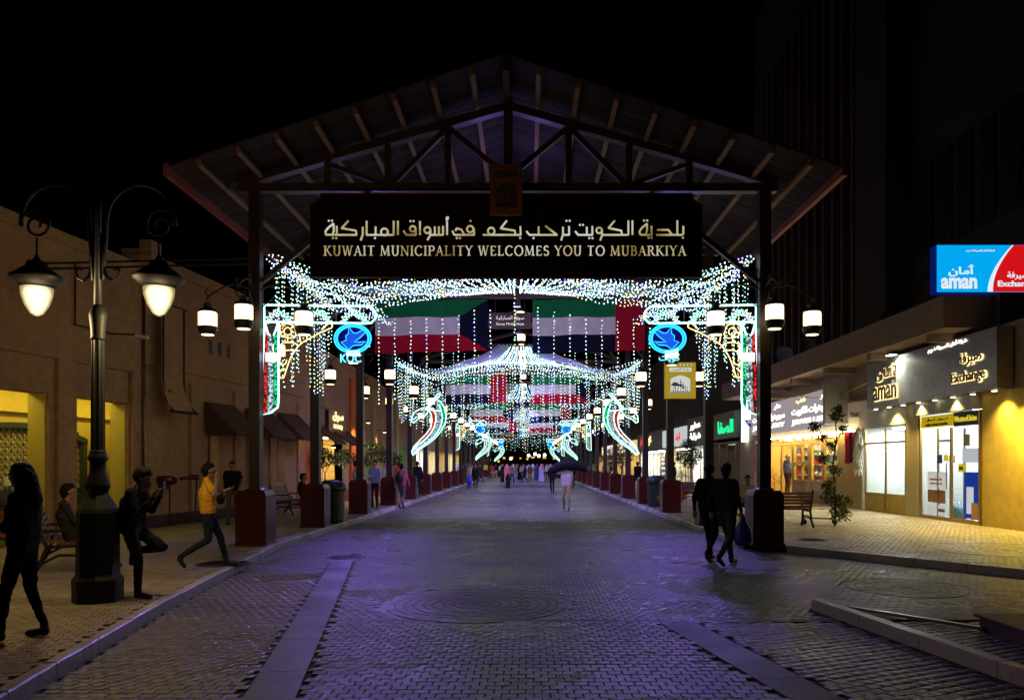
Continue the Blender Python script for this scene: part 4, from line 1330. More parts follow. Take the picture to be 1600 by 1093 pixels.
# ------------------------------------------------------------------ left building with the porch
def Xw(Y): return -12.23 + .135 * Y
def wbox(b, Y0, Y1, z0, z1, d0, d1):
    vs = [(Xw(Y0) + d0, Y0, z0), (Xw(Y0) + d1, Y0, z0), (Xw(Y1) + d1, Y1, z0), (Xw(Y1) + d0, Y1, z0),
          (Xw(Y0) + d0, Y0, z1), (Xw(Y0) + d1, Y0, z1), (Xw(Y1) + d1, Y1, z1), (Xw(Y1) + d0, Y1, z1)]
    return b.add(vs, [(3, 2, 1, 0), (4, 5, 6, 7), (0, 1, 5, 4), (1, 2, 6, 5), (2, 3, 7, 6), (3, 0, 4, 7)])
def wpart(name, m, parent, *boxes, **kw):
    b = MB()
    for q in boxes: wbox(b, *q)
    return b.build(name, m, parent, world=True, **kw)
lb = empty('arcade_building', (Xw(16), 16, 0), label='long tan plastered building on the left with a yellow lit arcade and brown awnings', cat='building')
wpart('wall', M['plaster'], lb, (6, 12.8, 0, 3.2, -.4, 0), (6, 19.0, 3.2, 6.65, -.4, 0), (19.0, 28.6, 4.15, 6.75, -.4, 0))
wpart('wall', M['plaster'], lb, (18.65, 22.1, 0, 4.15, -.4, 0), (22.75, 24.35, 0, 4.15, -.4, 0), (24.95, 26.5, 0, 4.15, -.4, 0), (27.1, 28.6, 0, 4.15, -.4, 0),
      (22.1, 22.75, 0, 1.1, -.4, 0), (22.1, 22.75, 2.55, 4.15, -.4, 0), (24.35, 24.95, 0, 1.1, -.4, 0), (24.35, 24.95, 2.55, 4.15, -.4, 0),
      (26.5, 27.1, 0, 1.1, -.4, 0), (26.5, 27.1, 2.55, 4.15, -.4, 0))
for a_, c_ in ((16.1, 16.8),):
    wpart('pillar', M['plaster'], lb, (a_, c_, 0, 3.2, -.4, 0))
# raised plaster: pilasters and the band above the sunk panels
for a_, c_ in ((16.28, 16.82), (18.72, 19.95), (21.2, 21.75), (23.55, 24.0), (25.85, 26.25), (28.0, 28.6)):
    wpart('pilaster', M['plaster'], lb, (a_, c_, 0, 3.95, .003, .08))
wpart('raised_band', M['plaster'], lb, (6, 19.0, 3.95, 6.4, .003, .08), (19.0, 28.6, 4.2, 6.6, .003, .08))
wpart('cornice', M['plaster'], lb, (6, 19.0, 6.4, 6.66, .003, .13))
wpart('parapet', M['plaster'], lb, (19.0, 24.2, 6.76, 7.05, -.4, .06), (24.2, 28.6, 6.76, 6.86, -.4, .06))
wpart('corner_pier', M['plaster'], lb, (18.95, 19.35, 5.9, 7.25, .085, .38))
wpart('string_course', M['plaster'], lb, (6, 18.9, 5.15, 5.2, .081, .12))
wpart('skirting', M['maroon'], lb, (18.72, 28.6, .1, .42, .081, .10))
# porch behind the arcade
wpart('porch_back_wall', M['plaster_in'], lb, (8, 21, .12, 3.62, -1.55, -1.4))
wpart('porch_ceiling', M['plaster_in'], lb, (8, 21, 3.5, 3.6, -1.39, -.41))
wpart('porch_beam', M['plaster_in'], lb, (8, 21, 2.86, 3.0, -1.39, -1.28))
wpart('porch_end_wall', M['plaster_in'], lb, (20.6, 20.8, .12, 3.5, -1.39, -.41))
wpart('porch_jamb', M['plaster_in'], lb, (16.06, 16.1, .12, 3.19, -.4, -.05))
wpart('porch_jamb', M['plaster_in'], lb, (18.6, 18.65, .12, 3.14, -.4, -.05))
wpart('porch_light', M['tube_porch'], lb, (13.0, 20.2, 3.36, 3.42, -.75, -.62))
# arched lattice window in the porch
win = wpart('arched_window_frame', M['dkgreen'], lb, (15.0, 19.05, 1.0, 1.14, -1.39, -1.27), (18.9, 19.05, 1.14, 2.34, -1.39, -1.27), (15.0, 15.15, 1.14, 2.34, -1.39, -1.27))
b = MB()
for i in range(24):
    s0, s1 = i / 24, (i + 1) / 24
    ya, yb = 15.0 + 4.05 * s0, 15.0 + 4.05 * s1
    za, zb2 = 2.34 + .30 * (1 - (2 * s0 - 1) ** 2), 2.34 + .30 * (1 - (2 * s1 - 1) ** 2)
    vs = [(Xw(ya) - 1.39, ya, za - .13), (Xw(ya) - 1.26, ya, za - .13), (Xw(yb) - 1.26, yb, zb2 - .13), (Xw(yb) - 1.39, yb, zb2 - .13),
          (Xw(ya) - 1.39, ya, za), (Xw(ya) - 1.26, ya, za), (Xw(yb) - 1.26, yb, zb2), (Xw(yb) - 1.39, yb, zb2)]
    b.add(vs, [(3, 2, 1, 0), (4, 5, 6, 7), (0, 1, 5, 4), (1, 2, 6, 5), (2, 3, 7, 6), (3, 0, 4, 7)])
b.build('arched_head', M['dkgreen'], lb, world=True)
wpart('window_backing', M['black'], lb, (15.15, 18.9, 1.14, 2.5, -1.388, -1.375))
b = MB()
pit = .165
for i in range(23):
    for j in range(9):
        y = 15.22 + i * pit; zc = 1.22 + j * pit
        if y > 18.88 or zc > 2.26 + .28 * (1 - ((y - 17.02) / 2.02) ** 2) - .06: continue
        x = Xw(y) - 1.36
        b.tube([(x + .135 * .06 * math.sin(k * math.pi / 4), y + .068 * math.sin(k * math.pi / 4), zc + .068 * math.cos(k * math.pi / 4)) for k in range(8)], .011, 3, closed=True)
        b.box((x, y + pit / 2, zc + pit / 2), (.012, .05, .05))
        b.box((x, y, zc), (.01, .06, .06))
b.build('lattice', M['lattice'], lb, world=True, kind='stuff')
wpart('white_notice', M['white'], lb, (16.6, 16.82, 1.25, 1.45, -1.35, -1.33))
wpart('sill_ledge', M['dkgreen'], lb, (14.6, 19.2, .86, 1.0, -1.39, -1.1))
M['brick_o'] = mat('orange_brown_brick', (.42, .18, .06), .8, noise=.2, island=.2)
b = MB()
for j in range(6):
    for i in range(22):
        wbox(b, 14.6 + i * .21 + (j % 2) * .1, 14.79 + i * .21 + (j % 2) * .1, .14 + j * .12, .25 + j * .12, -1.39, -1.2)
b.build('brick_dado', M['brick_o'], lb, world=True, kind='stuff')
# shop windows under the awnings
M['display'] = emis('lit_window_display', (.55, .45, .25), .5)
def display_mat(name, s, sc):
    m = bpy.data.materials.new(name); m.use_nodes = True
    nt = m.node_tree; nt.nodes.clear()
    o = nt.nodes.new('ShaderNodeOutputMaterial'); e = nt.nodes.new('ShaderNodeEmission')
    g = nt.nodes.new('ShaderNodeNewGeometry'); v = nt.nodes.new('ShaderNodeTexVoronoi'); v.inputs['Scale'].default_value = sc
    nt.links.new(g.outputs['Position'], v.inputs['Vector'])
    hs = nt.nodes.new('ShaderNodeMix'); hs.data_type = 'RGBA'; hs.blend_type = 'MIX'; hs.inputs['Factor'].default_value = .55
    hs.inputs['B'].default_value = (1, .85, .5, 1)
    nt.links.new(v.outputs['Color'], hs.inputs['A']); nt.links.new(hs.outputs['Result'], e.inputs['Color'])
    e.inputs['Strength'].default_value = s
    nt.links.new(e.outputs[0], o.inputs[0]); return m
M['display'] = display_mat('lit_window_display', .8, 6)
for a_, c_ in ((22.1, 22.75), (24.35, 24.95), (26.5, 27.1)):
    f_ = wpart('window_frame', M['wooddk'], lb, (a_, a_ + .05, 1.1, 2.55, -.36, -.28), (c_ - .05, c_, 1.1, 2.55, -.36, -.28), (a_ + .05, c_ - .05, 1.1, 1.16, -.36, -.28),
          (a_ + .05, c_ - .05, 2.49, 2.55, -.36, -.28), (a_ + .05, c_ - .05, 1.80, 1.84, -.36, -.28), (a_ + .05, c_ - .05, 2.12, 2.15, -.36, -.28), (a_ + .05, c_ - .05, 1.46, 1.49, -.36, -.28))
    b = MB(); wbox(b, a_ + .05, c_ - .05, 1.16, 2.49, -.39, -.37); q = b.build('lit_pane', M['display'], f_, world=True)
# small square vents
for y_ in (22.05, 22.55, 23.05, 24.6, 25.1):
    wpart('vent_opening', M['black'], lb, (y_, y_ + .19, 4.9, 5.3, .081, .086))
# awnings
for i, (a_, c_) in enumerate(((21.9, 23.5), (24.2, 25.8), (26.4, 28.0))):
    t = empty('awning', (Xw(a_), a_, 2.6), label=f'brown canvas awning over a narrow shop window, {ORD[i]} from the left on the tan building', cat='awning', group='brown awnings on the tan building')
    b = MB()
    for (p_, q_) in (((0, 0), 0),):
        vs = []
        for y_ in (a_, c_):
            for d_, z_ in ((.085, 3.5), (.95, 2.62), (.95, 2.55), (.085, 3.43)): vs.append((Xw(y_) + d_, y_, z_))
        b.add(vs, [(0, 1, 5, 4), (1, 2, 6, 5), (2, 3, 7, 6), (3, 0, 4, 7), (0, 3, 2, 1), (4, 5, 6, 7)])
    b.build('canvas', M['awning'], t, world=True)
    for y_ in (a_ + .002, c_ - .002):
        b = MB(); b.add([(Xw(y_) + .085, y_, 3.43), (Xw(y_) + .95, y_, 2.56), (Xw(y_) + .085, y_, 2.6)], [(0, 1, 2)])
        b.build('side_cloth', M['awning'], t, world=True)
    b = MB(); b.tube([(Xw(a_) + .95, a_, 2.55), (Xw(c_) + .95, c_, 2.55)], .018, 5); b.build('front_rail', M['iron'], t, world=True)
# pipes on the wall
def wall_pipe(name, pts, r, label):
    t = empty(name, (Xw(pts[0][0]) + .1, pts[0][0], 0), label=label, cat='pipe')
    b = MB(); b.tube([(Xw(y) + .13 + d, y, z) for y, z, d in pts], r, 6); b.build('pipe', M['maroon'], t, world=True)
    b = MB()
    for y, z, d in pts[1:-1] or pts: b.ball((Xw(y) + .13 + d, y, z), r * 1.5, 6, 4)
    b.build('joint', M['maroon'], t, world=True)
    return t
wall_pipe('drain_pipe', [(19.05, .1, 0), (19.05, 3.5, 0), (19.05, 6.9, 0)], .035, 'thin brown drain pipe running down the whole wall beside the tall hanging banner')
t = wall_pipe('conduit', [(16.7, 6.1, 0), (16.7, 4.75, 0), (17.9, 4.75, 0), (18.0, 4.75, .5)], .022, 'bent brown conduit with a small camera at its end behind the left street lamp')
b = MB(); b.bar((Xw(18) + .6, 18.0, 4.72), (Xw(18) + .9, 18.0, 4.68), .08); b.build('camera_body', M['white'], t, world=True)
# tall banner: a carved board on the wall
t = empty('wall_banner', (Xw(19.7) + .1, 19.7, 2.9), label='tall pale hanging banner with dark side poles on the tan wall behind the street lamp', cat='banner')
b = MB()
pts = []
for k in range(11):
    s = k / 10
    pts.append((19.45 - .12 * max(0, (s - .78)) / .22 * 1.0, 5.75 - s * 2.65))
vs = []
for k, (y_, z_) in enumerate(pts):
    f_ = max(0, (k / 10 - .75)) * 1.0
    vs += [(Xw(19.45) + .35 + f_, 19.42 - f_ * .3, z_), (Xw(20.35) + .35 + f_, 20.35 + f_ * .2, z_), (Xw(20.35) + .33 + f_, 20.35 + f_ * .2, z_), (Xw(19.45) + .33 + f_, 19.42 - f_ * .3, z_)]
for k in range(10):
    o_ = k * 4
    b.add([], []); 
fs = []
for k in range(10):
    o_ = k * 4
    for q in range(4): fs.append((o_ + q, o_ + (q + 1) % 4, o_ + 4 + (q + 1) % 4, o_ + 4 + q))
fs += [(3, 2, 1, 0), (40, 41, 42, 43)]
b.add(vs, fs)
b.build('cloth', M['plaster'], t, world=True)
b = MB()
for y_ in (19.45, 20.35):
    b.tube([(Xw(y_) + .37, y_, 5.8), (Xw(y_) + .37, y_, 3.8), (Xw(y_) + .45, y_, 3.3), (Xw(y_) + .65, y_ + (y_ - 19.9) * .15, 3.08)], .025, 5)
b.tube([(Xw(19.3) + .37, 19.3, 5.8), (Xw(20.5) + .37, 20.5, 5.8)], .02, 5); b.tube([(Xw(19.3) + .65, 19.3, 3.05), (Xw(20.5) + .65, 20.5, 3.05)], .035, 5)
b.build('pole', M['iron'], t, world=True)
o = lettering(arabic('أسواق المباركية'), M['wooddk'], t, (0, 0, 0), width=.7, height=.12, face='left')
o.location = (.32, .2, .68)
# standing inlets with valves by the wall
t = empty('fire_inlet', (Xw(19.75) + .5, 19.75, WALK), label='dark double water inlet valve on thin stand pipes against the tan wall', cat='fire inlet')
b = MB()
b.tube([(-.15, 0, 0), (-.15, 0, 1.02)], .02, 6); b.tube([(.1, .9, 0), (.16, .9, 1.22)], .02, 6); b.build('stand_pipe', M['iron'], t)
b = MB(); b.tube([(-.45, 0, 1.18), (-.1, 0, 1.18), (-.05, .1, 1.18)], [.13, .13, .08], 10); b.tube([(-.45, .02, 1.05), (-.2, .02, 1.02)], .09, 8)
b.tube([(.0, .3, 1.22), (.2, .9, 1.25)], .05, 6); b.box((.12, .85, 1.25), (.25, .12, .14)); b.build('valve_body', M['maroon'], t)

# ------------------------------------------------------------------ shops
def room(t, s, X0, Y0, Y1, z0, z1, dep, wallm, floorm, lightm, nl=1, shelf=None, seed=1, back=None):
    """s=+1: right side (room lies towards +X); s=-1: left side"""
    q = random.Random(seed)
    xi = X0 + s * dep
    def bx(name, m, a, c):
        b = MB(); b.span(a, c); return b.build(name, m, t, world=True)
    bx('floor', floorm, (X0 + s * .02, Y0, z0 - .02), (xi, Y1, z0 + .03))
    bx('back_wall', back or wallm, (xi, Y0, z0), (xi + s * .1, Y1, z1))
    bx('side_wall', wallm, (X0 + s * .02, Y1, z0), (xi, Y1 + .08, z1))
    bx('side_wall', wallm, (X0 + s * .02, Y0 - .08, z0), (xi, Y0, z1))
    bx('ceiling', wallm, (X0 + s * .02, Y0, z1), (xi, Y1, z1 + .08))
    for k in range(nl):
        yc = Y0 + (k + .5) * (Y1 - Y0) / nl
        bx('ceiling_light', lightm, (X0 + s * dep * .3, yc - (Y1 - Y0) / nl * .3, z1 - .05), (X0 + s * dep * .55, yc + (Y1 - Y0) / nl * .3, z1 - .02))
    if shelf:
        b = MB()
        for z_ in (.55, 1.05, 1.55, 2.0):
            if z0 + z_ > z1 - .3: continue
            b.span((xi - s * .35, Y0 + .1, z0 + z_), (xi - s * .02, Y1 - .1, z0 + z_ + .03))
        b.build('shelf', wallm if shelf != 'wood' else M['wood'], t, world=True)
        b = MB()
        gm = [M['g1'], M['g2'], M['g3'], M['g4'], M['g5'], M['g6']]
        for z_ in (.58, 1.08, 1.58, 2.03):
            if z0 + z_ > z1 - .3: continue
            y = Y0 + .15
            while y < Y1 - .25:
                w_ = q.uniform(.08, .28); h_ = q.uniform(.12, .38)
                b.cur = q.randrange(6)
                if q.random() < .5: b.box((xi - s * .2, y + w_ / 2, z0 + z_ + h_ / 2), (.2, w_ * .85, h_))
                else: b.lathe([(w_ * .3, 0), (w_ * .45, h_ * .4), (w_ * .2, h_ * .75), (w_ * .22, h_)], 8, (xi - s * .2, y + w_ / 2, z0 + z_))
                y += w_ + q.uniform(.01, .08)
        o = b.build('goods', gm, t, world=True); o['kind'] = 'stuff'
M['g1'] = mat('goods_red', (.45, .03, .04), .5); M['g2'] = mat('goods_white', (.7, .7, .66), .4); M['g3'] = mat('goods_gold', (.65, .42, .08), .3, metal=.6)
M['g4'] = mat('goods_blue', (.04, .12, .4), .5); M['g5'] = mat('goods_brown', (.18, .08, .04), .6); M['g6'] = mat('goods_green', (.05, .2, .1), .5)
M['tile'] = mat('pale_floor_tile', (.5, .47, .42), .3, noise=.1)
XR = 11.8
def RP(px, py, X=XR - .03):
    Y = X * 1200 / (px - 825); return Vector((X, Y, EYE + (724.5 - py) / 1200 * Y))
rb = empty('market_building', (XR, 24, 0), label='big dark building on the right with a concrete canopy slab over bright shops', cat='building')
def rpart(name, m, *boxes, parent=None):
    b = MB()
    for (x0, x1, y0, y1, z0, z1) in boxes: b.span((x0, y0, z0), (x1, y1, z1))
    return b.build(name, m, parent or rb, world=True)
rpart('yellow_wall', M['ywall'], (XR, XR + .3, 8, 19.98, 0, 3.55))
rpart('upper_wall', M['conc_br'], (XR + .02, XR + .3, 8, 42, 3.55, 5.2))
rpart('canopy_slab', M['conc_br'], (10.6, XR + .5, 19.6, 42, 5.2, 6.03))
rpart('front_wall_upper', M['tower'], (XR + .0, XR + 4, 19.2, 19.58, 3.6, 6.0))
for k in range(6): rpart('slab_rib', M['conc_br'], (10.75, XR + .01, 20.5 + k * 3.6, 20.75 + k * 3.6, 4.98, 5.197))
for (y0, y1) in ((23.12, 23.8), (27.0, 27.25)): rpart('pillar', M['cream'], (XR - .06, XR + .3, y0, y1, 0, 3.55))
rpart('white_pillar', M['cream'], (XR - .1, XR + .4, 39.7, 42.4, 0, 3.6))
# tower: wall, columns and fins
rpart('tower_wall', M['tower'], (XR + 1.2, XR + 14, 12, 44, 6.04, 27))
rpart('tower_column', M['tower'], (XR + .3, XR + 1.19, 26.0, 28.4, 6.04, 26.9))
M['fin'] = mat('reddish_fin_metal', (.10, .05, .035), .7)
for k in range(13): rpart('tower_fin', M['fin'], (XR + .55, XR + 1.18, 29.2 + k * .95, 29.42 + k * .95, 6.1, 22))
for k in range(5): rpart('tower_window', M['black'], (XR + 1.14, XR + 1.195, 20.2 + k * 1.1, 21.0 + k * 1.1, 8.5, 11.5))
# far part of the right side
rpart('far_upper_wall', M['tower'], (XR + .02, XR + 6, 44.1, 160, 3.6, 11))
for y_ in (49.6, 55.3, 65.6, 80.6, 88, 96, 104, 112, 120, 128, 136): rpart('pier', M['cream'], (XR - .06, XR + .4, y_ - .15, y_ + .25, 0, 3.55))
# --- exchange office
t = empty('exchange_office', (XR, 21.5, 0), label='bright exchange office with a wide glass front, posters and a rolled shutter, right foreground', cat='shop')
room(t, 1, XR, 20.0, 23.1, WALK, 3.35, 2.6, M['white'], M['tile'], M['tube_light'], 1, None)
rpart('shutter_box', M['grey'], (XR - .22, XR + .05, 20.0, 23.1, 3.16, 3.56), parent=t)
rpart('window_frame', M['brass'], (XR - .04, XR + .02, 20.0, 20.06, WALK, 3.15), (XR - .04, XR + .02, 23.02, 23.1, WALK, 3.15), (XR - .04, XR + .02, 20.06, 23.02, WALK, .22), (XR - .04, XR + .02, 21.35, 21.40, .22, 2.75), (XR - .04, XR + .02, 22.05, 22.09, .22, 2.75), parent=t)
rpart('window_glass', M['glass'], (XR - .01, XR + .0, 20.06, 23.02, .22, 2.75), parent=t)
rpart('yellow_header', emis('yellow_header_print', (.85, .60, .02), .62), (XR - .03, XR - .015, 21.25, 23.0, 2.78, 3.12), parent=t)
rpart('black_header', M['black'], (XR - .03, XR - .015, 20.06, 21.24, 2.75, 3.14), parent=t)
o = lettering('WesternUnion', emis('yellow_print', (1.0, .78, .05), .8), t, (0, 0, 0), width=1.05, height=.16, face='right', bold=.01); o.location = (-.05, 20.65 - 21.5, 2.95)
o = lettering(arabic('تحويل أموال'), M['black'], t, (0, 0, 0), width=1.2, height=.11, face='right'); o.location = (-.05, .6, 3.01)
o = lettering('online instant transfer', M['black'], t, (0, 0, 0), width=1.2, height=.09, face='right'); o.location = (-.05, .6, 2.87)
def sticker(px0, py0, px1, py1, m, name, dx=-.02):
    a_, c_ = RP(px0, py0), RP(px1, py1)
    return rpart(name, m, (XR + dx - .004, XR + dx, c_.y, a_.y, c_.z, a_.z), parent=t)
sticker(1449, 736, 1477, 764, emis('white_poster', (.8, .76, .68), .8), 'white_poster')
sticker(1449, 764, 1477, 786, mat('poster_photo', (.35, .16, .10), .5, noise=.6, nscale=7), 'poster_photo')
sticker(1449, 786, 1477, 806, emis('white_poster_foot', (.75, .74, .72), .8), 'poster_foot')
sticker(1466, 794, 1476, 800, mat('poster_logo', (.2, .05, .3), .5), 'poster_logo', -.026)
for k, tx in enumerate(('Instant Transfer To', 'anywhere in the world')):
    c_ = RP(1463, 748 + k * 7)
    o = lettering(tx, M['g1'], t, (0, 0, 0), width=.62, height=.07, face='right'); o.location = (-.045, c_.y - 21.5, c_.z)
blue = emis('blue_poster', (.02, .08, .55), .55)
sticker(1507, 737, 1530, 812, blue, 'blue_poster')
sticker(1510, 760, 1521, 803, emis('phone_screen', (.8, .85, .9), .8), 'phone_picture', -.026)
sticker(1518, 785, 1529, 811, mat('hand_print', (.55, .28, .18), .6), 'hand_picture', -.031)
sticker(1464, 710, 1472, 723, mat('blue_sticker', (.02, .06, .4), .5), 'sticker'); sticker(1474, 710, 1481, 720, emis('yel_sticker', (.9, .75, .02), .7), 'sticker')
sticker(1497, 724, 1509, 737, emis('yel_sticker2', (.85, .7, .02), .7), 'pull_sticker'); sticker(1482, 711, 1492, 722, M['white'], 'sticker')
c_ = RP(1503, 731); o = lettering('PULL', M['black'], t, (0, 0, 0), width=.2, height=.09, face='right'); o.location = (-.045, c_.y - 21.5, c_.z)
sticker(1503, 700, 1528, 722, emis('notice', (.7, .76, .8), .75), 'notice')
sticker(1505, 678, 1515, 696, mat('dark_notice', (.08, .08, .1), .5), 'notice')
rpart('counter', M['white'], (XR + 1.5, XR + 1.9, 20.3, 22.6, .15, 1.1), parent=t)
for y_ in (21.55, 22.0): rpart('door_handle', M['steel'], (XR - .07, XR - .045, y_ - .015, y_ + .015, 1.0, 1.75), parent=t)
rpart('door_edge', M['steel'], (XR - .02, XR + .03, 21.42, 21.46, .22, 2.7), (XR - .02, XR + .03, 20.75, 20.79, .22, 2.7), parent=t)
rpart('transom', M['steel'], (XR - .02, XR + .03, 21.46, 22.0, 2.35, 2.41), parent=t)
rpart('back_cabinet', M['wood'], (XR + 2.1, XR + 2.5, 20.2, 21.0, .15, 1.9), parent=t)
rpart('teller_window', mat('teller_glass', (.25, .4, .45), .2), (XR + 2.3, XR + 2.5, 21.2, 22.7, 1.2, 2.2), parent=t)
rpart('wall_poster', M['g1'], (XR + .6, XR + 1.2, 20.0, 20.02, 1.2, 2.2), parent=t)
rpart('screen', M['g4'], (XR + 1.6, XR + 1.64, 21.3, 21.8, 1.3, 1.65), parent=t)
t2 = empty('water_bottle', (XR + .45, 21.85, WALK + .03), label='big clear blue water bottle standing on the floor inside the exchange office', cat='bottle')
b = MB(); b.lathe([(.13, 0), (.15, .03), (.15, .3), (.14, .36), (.05, .44), (.04, .5)], 16); b.build('bottle', mat('blue_plastic', (.25, .5, .75), .2), t2, smooth=True)
# dark board with backlit name
XB = 11.35
t = empty('shop_name_board', (XB, 22, 3.5), label='large dark grey shop name board with backlit letters above the exchange office window', cat='sign')
rpart('board', M['greyp'], (XB, XB + .4, 18.6, 25.7, 3.55, 5.05), parent=t)
def halo(txt, y, z, w, h, bold=.02):
    o = lettering(txt, M['letter_gold'], t, (0, 0, 0), width=w * 1.02, height=h * 1.05, face='right', bold=bold + .015, depth=.02); o.location = (-.02, y - 22, z - 3.5)
    o = lettering(txt, M['wooddk'], t, (0, 0, 0), width=w * .97, height=h * .93, face='right', bold=bold - .012, depth=.03); o.location = (-.055, y - 22, z - 3.5)
halo('aman', 24.35, 3.98, 1.6, .46); halo(arabic('أمان'), 24.3, 4.6, 1.35, .5)
halo('Exchange', 19.75, 3.95, 1.55, .36); halo(arabic('صيرفة'), 19.65, 4.42, 1.05, .36)
o = lettering(arabic('شركة أمان للصيرفة ذ م م'), M['letter_white'], t, (0, 0, 0), width=1.9, height=.17, face='right'); o.location = (-.02, -.2 - 1.0, 1.42)
for k in range(8):
    y = 18.9 + k * .92
    s_ = empty('downlight', (11.48, y, 3.52), label=f'small round downlight under the dark name board, {ORD[7 - k]} from its left end', cat='lamp', group='downlights under the dark name board')
    b = MB(); b.lathe([(.07, 0), (.08, .03)], 12); b.build('housing', M['steel'], s_)
    b = MB(); b.lathe([(.062, -.012), (.062, -.004)], 12); b.build('lens', emis('downlight_lens', (1, .88, .5), 14, 'NONE') if k == 0 else bpy.data.materials['downlight_lens'], s_)
    if k % 2 == 0:
        l = lamp('downlight_beam', 'SPOT', (0, 0, -.03), 300, (1, .74, .18), .05, s_, spot=120, blend=.8)
# wall light on the plain yellow wall
s_ = empty('wall_lamp', (XR - .12, 17.6, 3.45), label='warm wall lamp just beyond the right edge above the plain yellow wall', cat='lamp')
b = MB(); b.box((0, 0, 0), (.2, .25, .08)); b.build('housing', M['iron'], s_)
b = MB(); b.box((0, 0, -.048), (.15, .2, .01)); b.build('lens', bpy.data.materials['downlight_lens'], s_)
lamp('wall_beam', 'SPOT', (-.25, 0, -.07), 1500, (1, .72, .10), .06, s_, spot=150, blend=.9)
# cool flood light under the slab
c_ = P(1393, 553, 23.6)
s_ = empty('flood_light', c_, label='small bright greenish white flood light fixed above the left end of the dark name board', cat='lamp')
b = MB(); b.box((0, 0, 0), (.22, .34, .06)); b.bar((0, 0, .03), (.1, 0, 5.2 - c_.z), .02); b.build('housing', M['iron'], s_)
b = MB(); b.box((-.01, 0, -.035), (.2, .32, .01)); b.build('lens', emis('flood_lens', (.8, 1, .85), 16, 'NONE'), s_)
l = lamp('flood_beam', 'SPOT', (-.02, 0, -.07), 600, (.95, 1, .7), .08, s_, spot=150, blend=.8); aim(l, (-.05, -.15, -1))
# projecting light box
p0, p1 = P(1463, 457, 19.4), P(1463, 382, 19.4)
t = empty('light_box_sign', (p0.x + 1.75, 19.4, p0.z), label='glowing blue and red exchange light box standing on the canopy slab at the right edge', cat='sign')
W, H = 3.5, p1.z - p0.z
b = MB(); b.box((0, .16, H / 2), (W, .30, H)); b.build('case', M['sign_blue'], t)
b = MB(); b.box((0, .0, H / 2), (W - .03, .012, H - .03)); b.build('cyan_face', M['sign_cyan'], t)
def arc_x(z, r0): return -W / 2 + r0 + .62 * (z / H) ** 1.8
pts = [(arc_x(H * k / 12, 1.33), .02 + (H - .04) * k / 12) for k in range(13)] + [(W / 2 - .02, H - .02), (W / 2 - .02, .02)]
b = MB(); b.prism(pts, .006, lambda x, z, d: (x, -.008 - d, z)); b.build('red_face', M['sign_red'], t)
pl = [(arc_x(H * k / 12, 1.28), .02 + (H - .04) * k / 12) for k in range(13)]; pr = [(arc_x(H * k / 12, 1.28) + .14 * (1 - .7 * k / 12), .02 + (H - .04) * k / 12) for k in range(13)]
b = MB(); b.prism(pl + pr[::-1], .006, lambda x, z, d: (x, -.016 - d, z)); b.build('white_arc', M['sign_white'], t)
lettering('aman', M['sign_white'], t, (-W / 2 + .56, -.03, .23), width=.90, height=.28, bold=.03)
lettering(arabic('أمان'), M['sign_white'], t, (-W / 2 + .62, -.03, .55), width=.66, height=.30, bold=.02)
lettering(arabic('شركة أمان للصيرفة ذ م م'), M['sign_white'], t, (-W / 2 + 1.1, -.03, H - .16), width=.72, height=.08)
lettering('Exchange', M['sign_white'], t, (-W / 2 + 2.0, -.03, .2), width=.92, height=.19, bold=.02)
lettering(arabic('صيرفة'), M['sign_white'], t, (-W / 2 + 2.05, -.03, .42), width=.55, height=.2, bold=.01)
b = MB(); b.tube([(-W / 2 - .5, .3, -.02), (-W / 2 + .05, .3, .55)], .02, 5); b.build('stay', M['iron'], t)
# satellite dishes and tanks on the slab
for i, (px_, yy) in enumerate(((1362, 27.5), (1386, 26.2), (1262, 31.5), (1225, 34))):
    c_ = P(px_, 0, yy)
    t = empty('satellite_dish', (c_.x, yy, 6.03), rz=rnd.uniform(-.5, .5), label=f'dark satellite dish on top of the concrete slab, {ORD[i]} behind the light box', cat='dish')
    b = MB(); b.lathe([(.04, 0), (.04, .35)], 8); b.build('mast', M['iron'], t)
    b = MB()
    n = 20
    vs = [(0, .12, 0)] + [(.38 * math.cos(k * 2 * math.pi / n), 0, .38 * math.sin(k * 2 * math.pi / n)) for k in range(n)] + [(.2 * math.cos(k * 2 * math.pi / n), .085, .2 * math.sin(k * 2 * math.pi / n)) for k in range(n)]
    fs = [(0, 1 + n + k, 1 + n + (k + 1) % n) for k in range(n)] + [(1 + n + k, 1 + k, 1 + (k + 1) % n, 1 + n + (k + 1) % n) for k in range(n)]
    b.add(vs, fs); o = b.build('dish', M['grey'], t, smooth=True); o.location = (0, -.1, .55); o.rotation_euler = (R(-25), 0, 0)
# loose cables under the slab
for i, (a_, c_, sag) in enumerate((((10.9, 33, 4.9), (11.7, 25.8, 4.6), .5), ((11.2, 30, 5.1), (11.7, 26.5, 3.9), .35), ((10.8, 37, 5.0), (11.5, 29, 4.7), .3))):
    b = MB(); a_, c_ = Vector(a_), Vector(c_)
    b.tube([a_.lerp(c_, k / 10) - Vector((0, 0, sag * math.sin(k / 10 * math.pi))) for k in range(11)], .018, 5)
    b.build('loose_cable', M['brass'], label=f'sagging loose cable hanging under the concrete slab, {ORD[i]} from the name board', cat='cable')
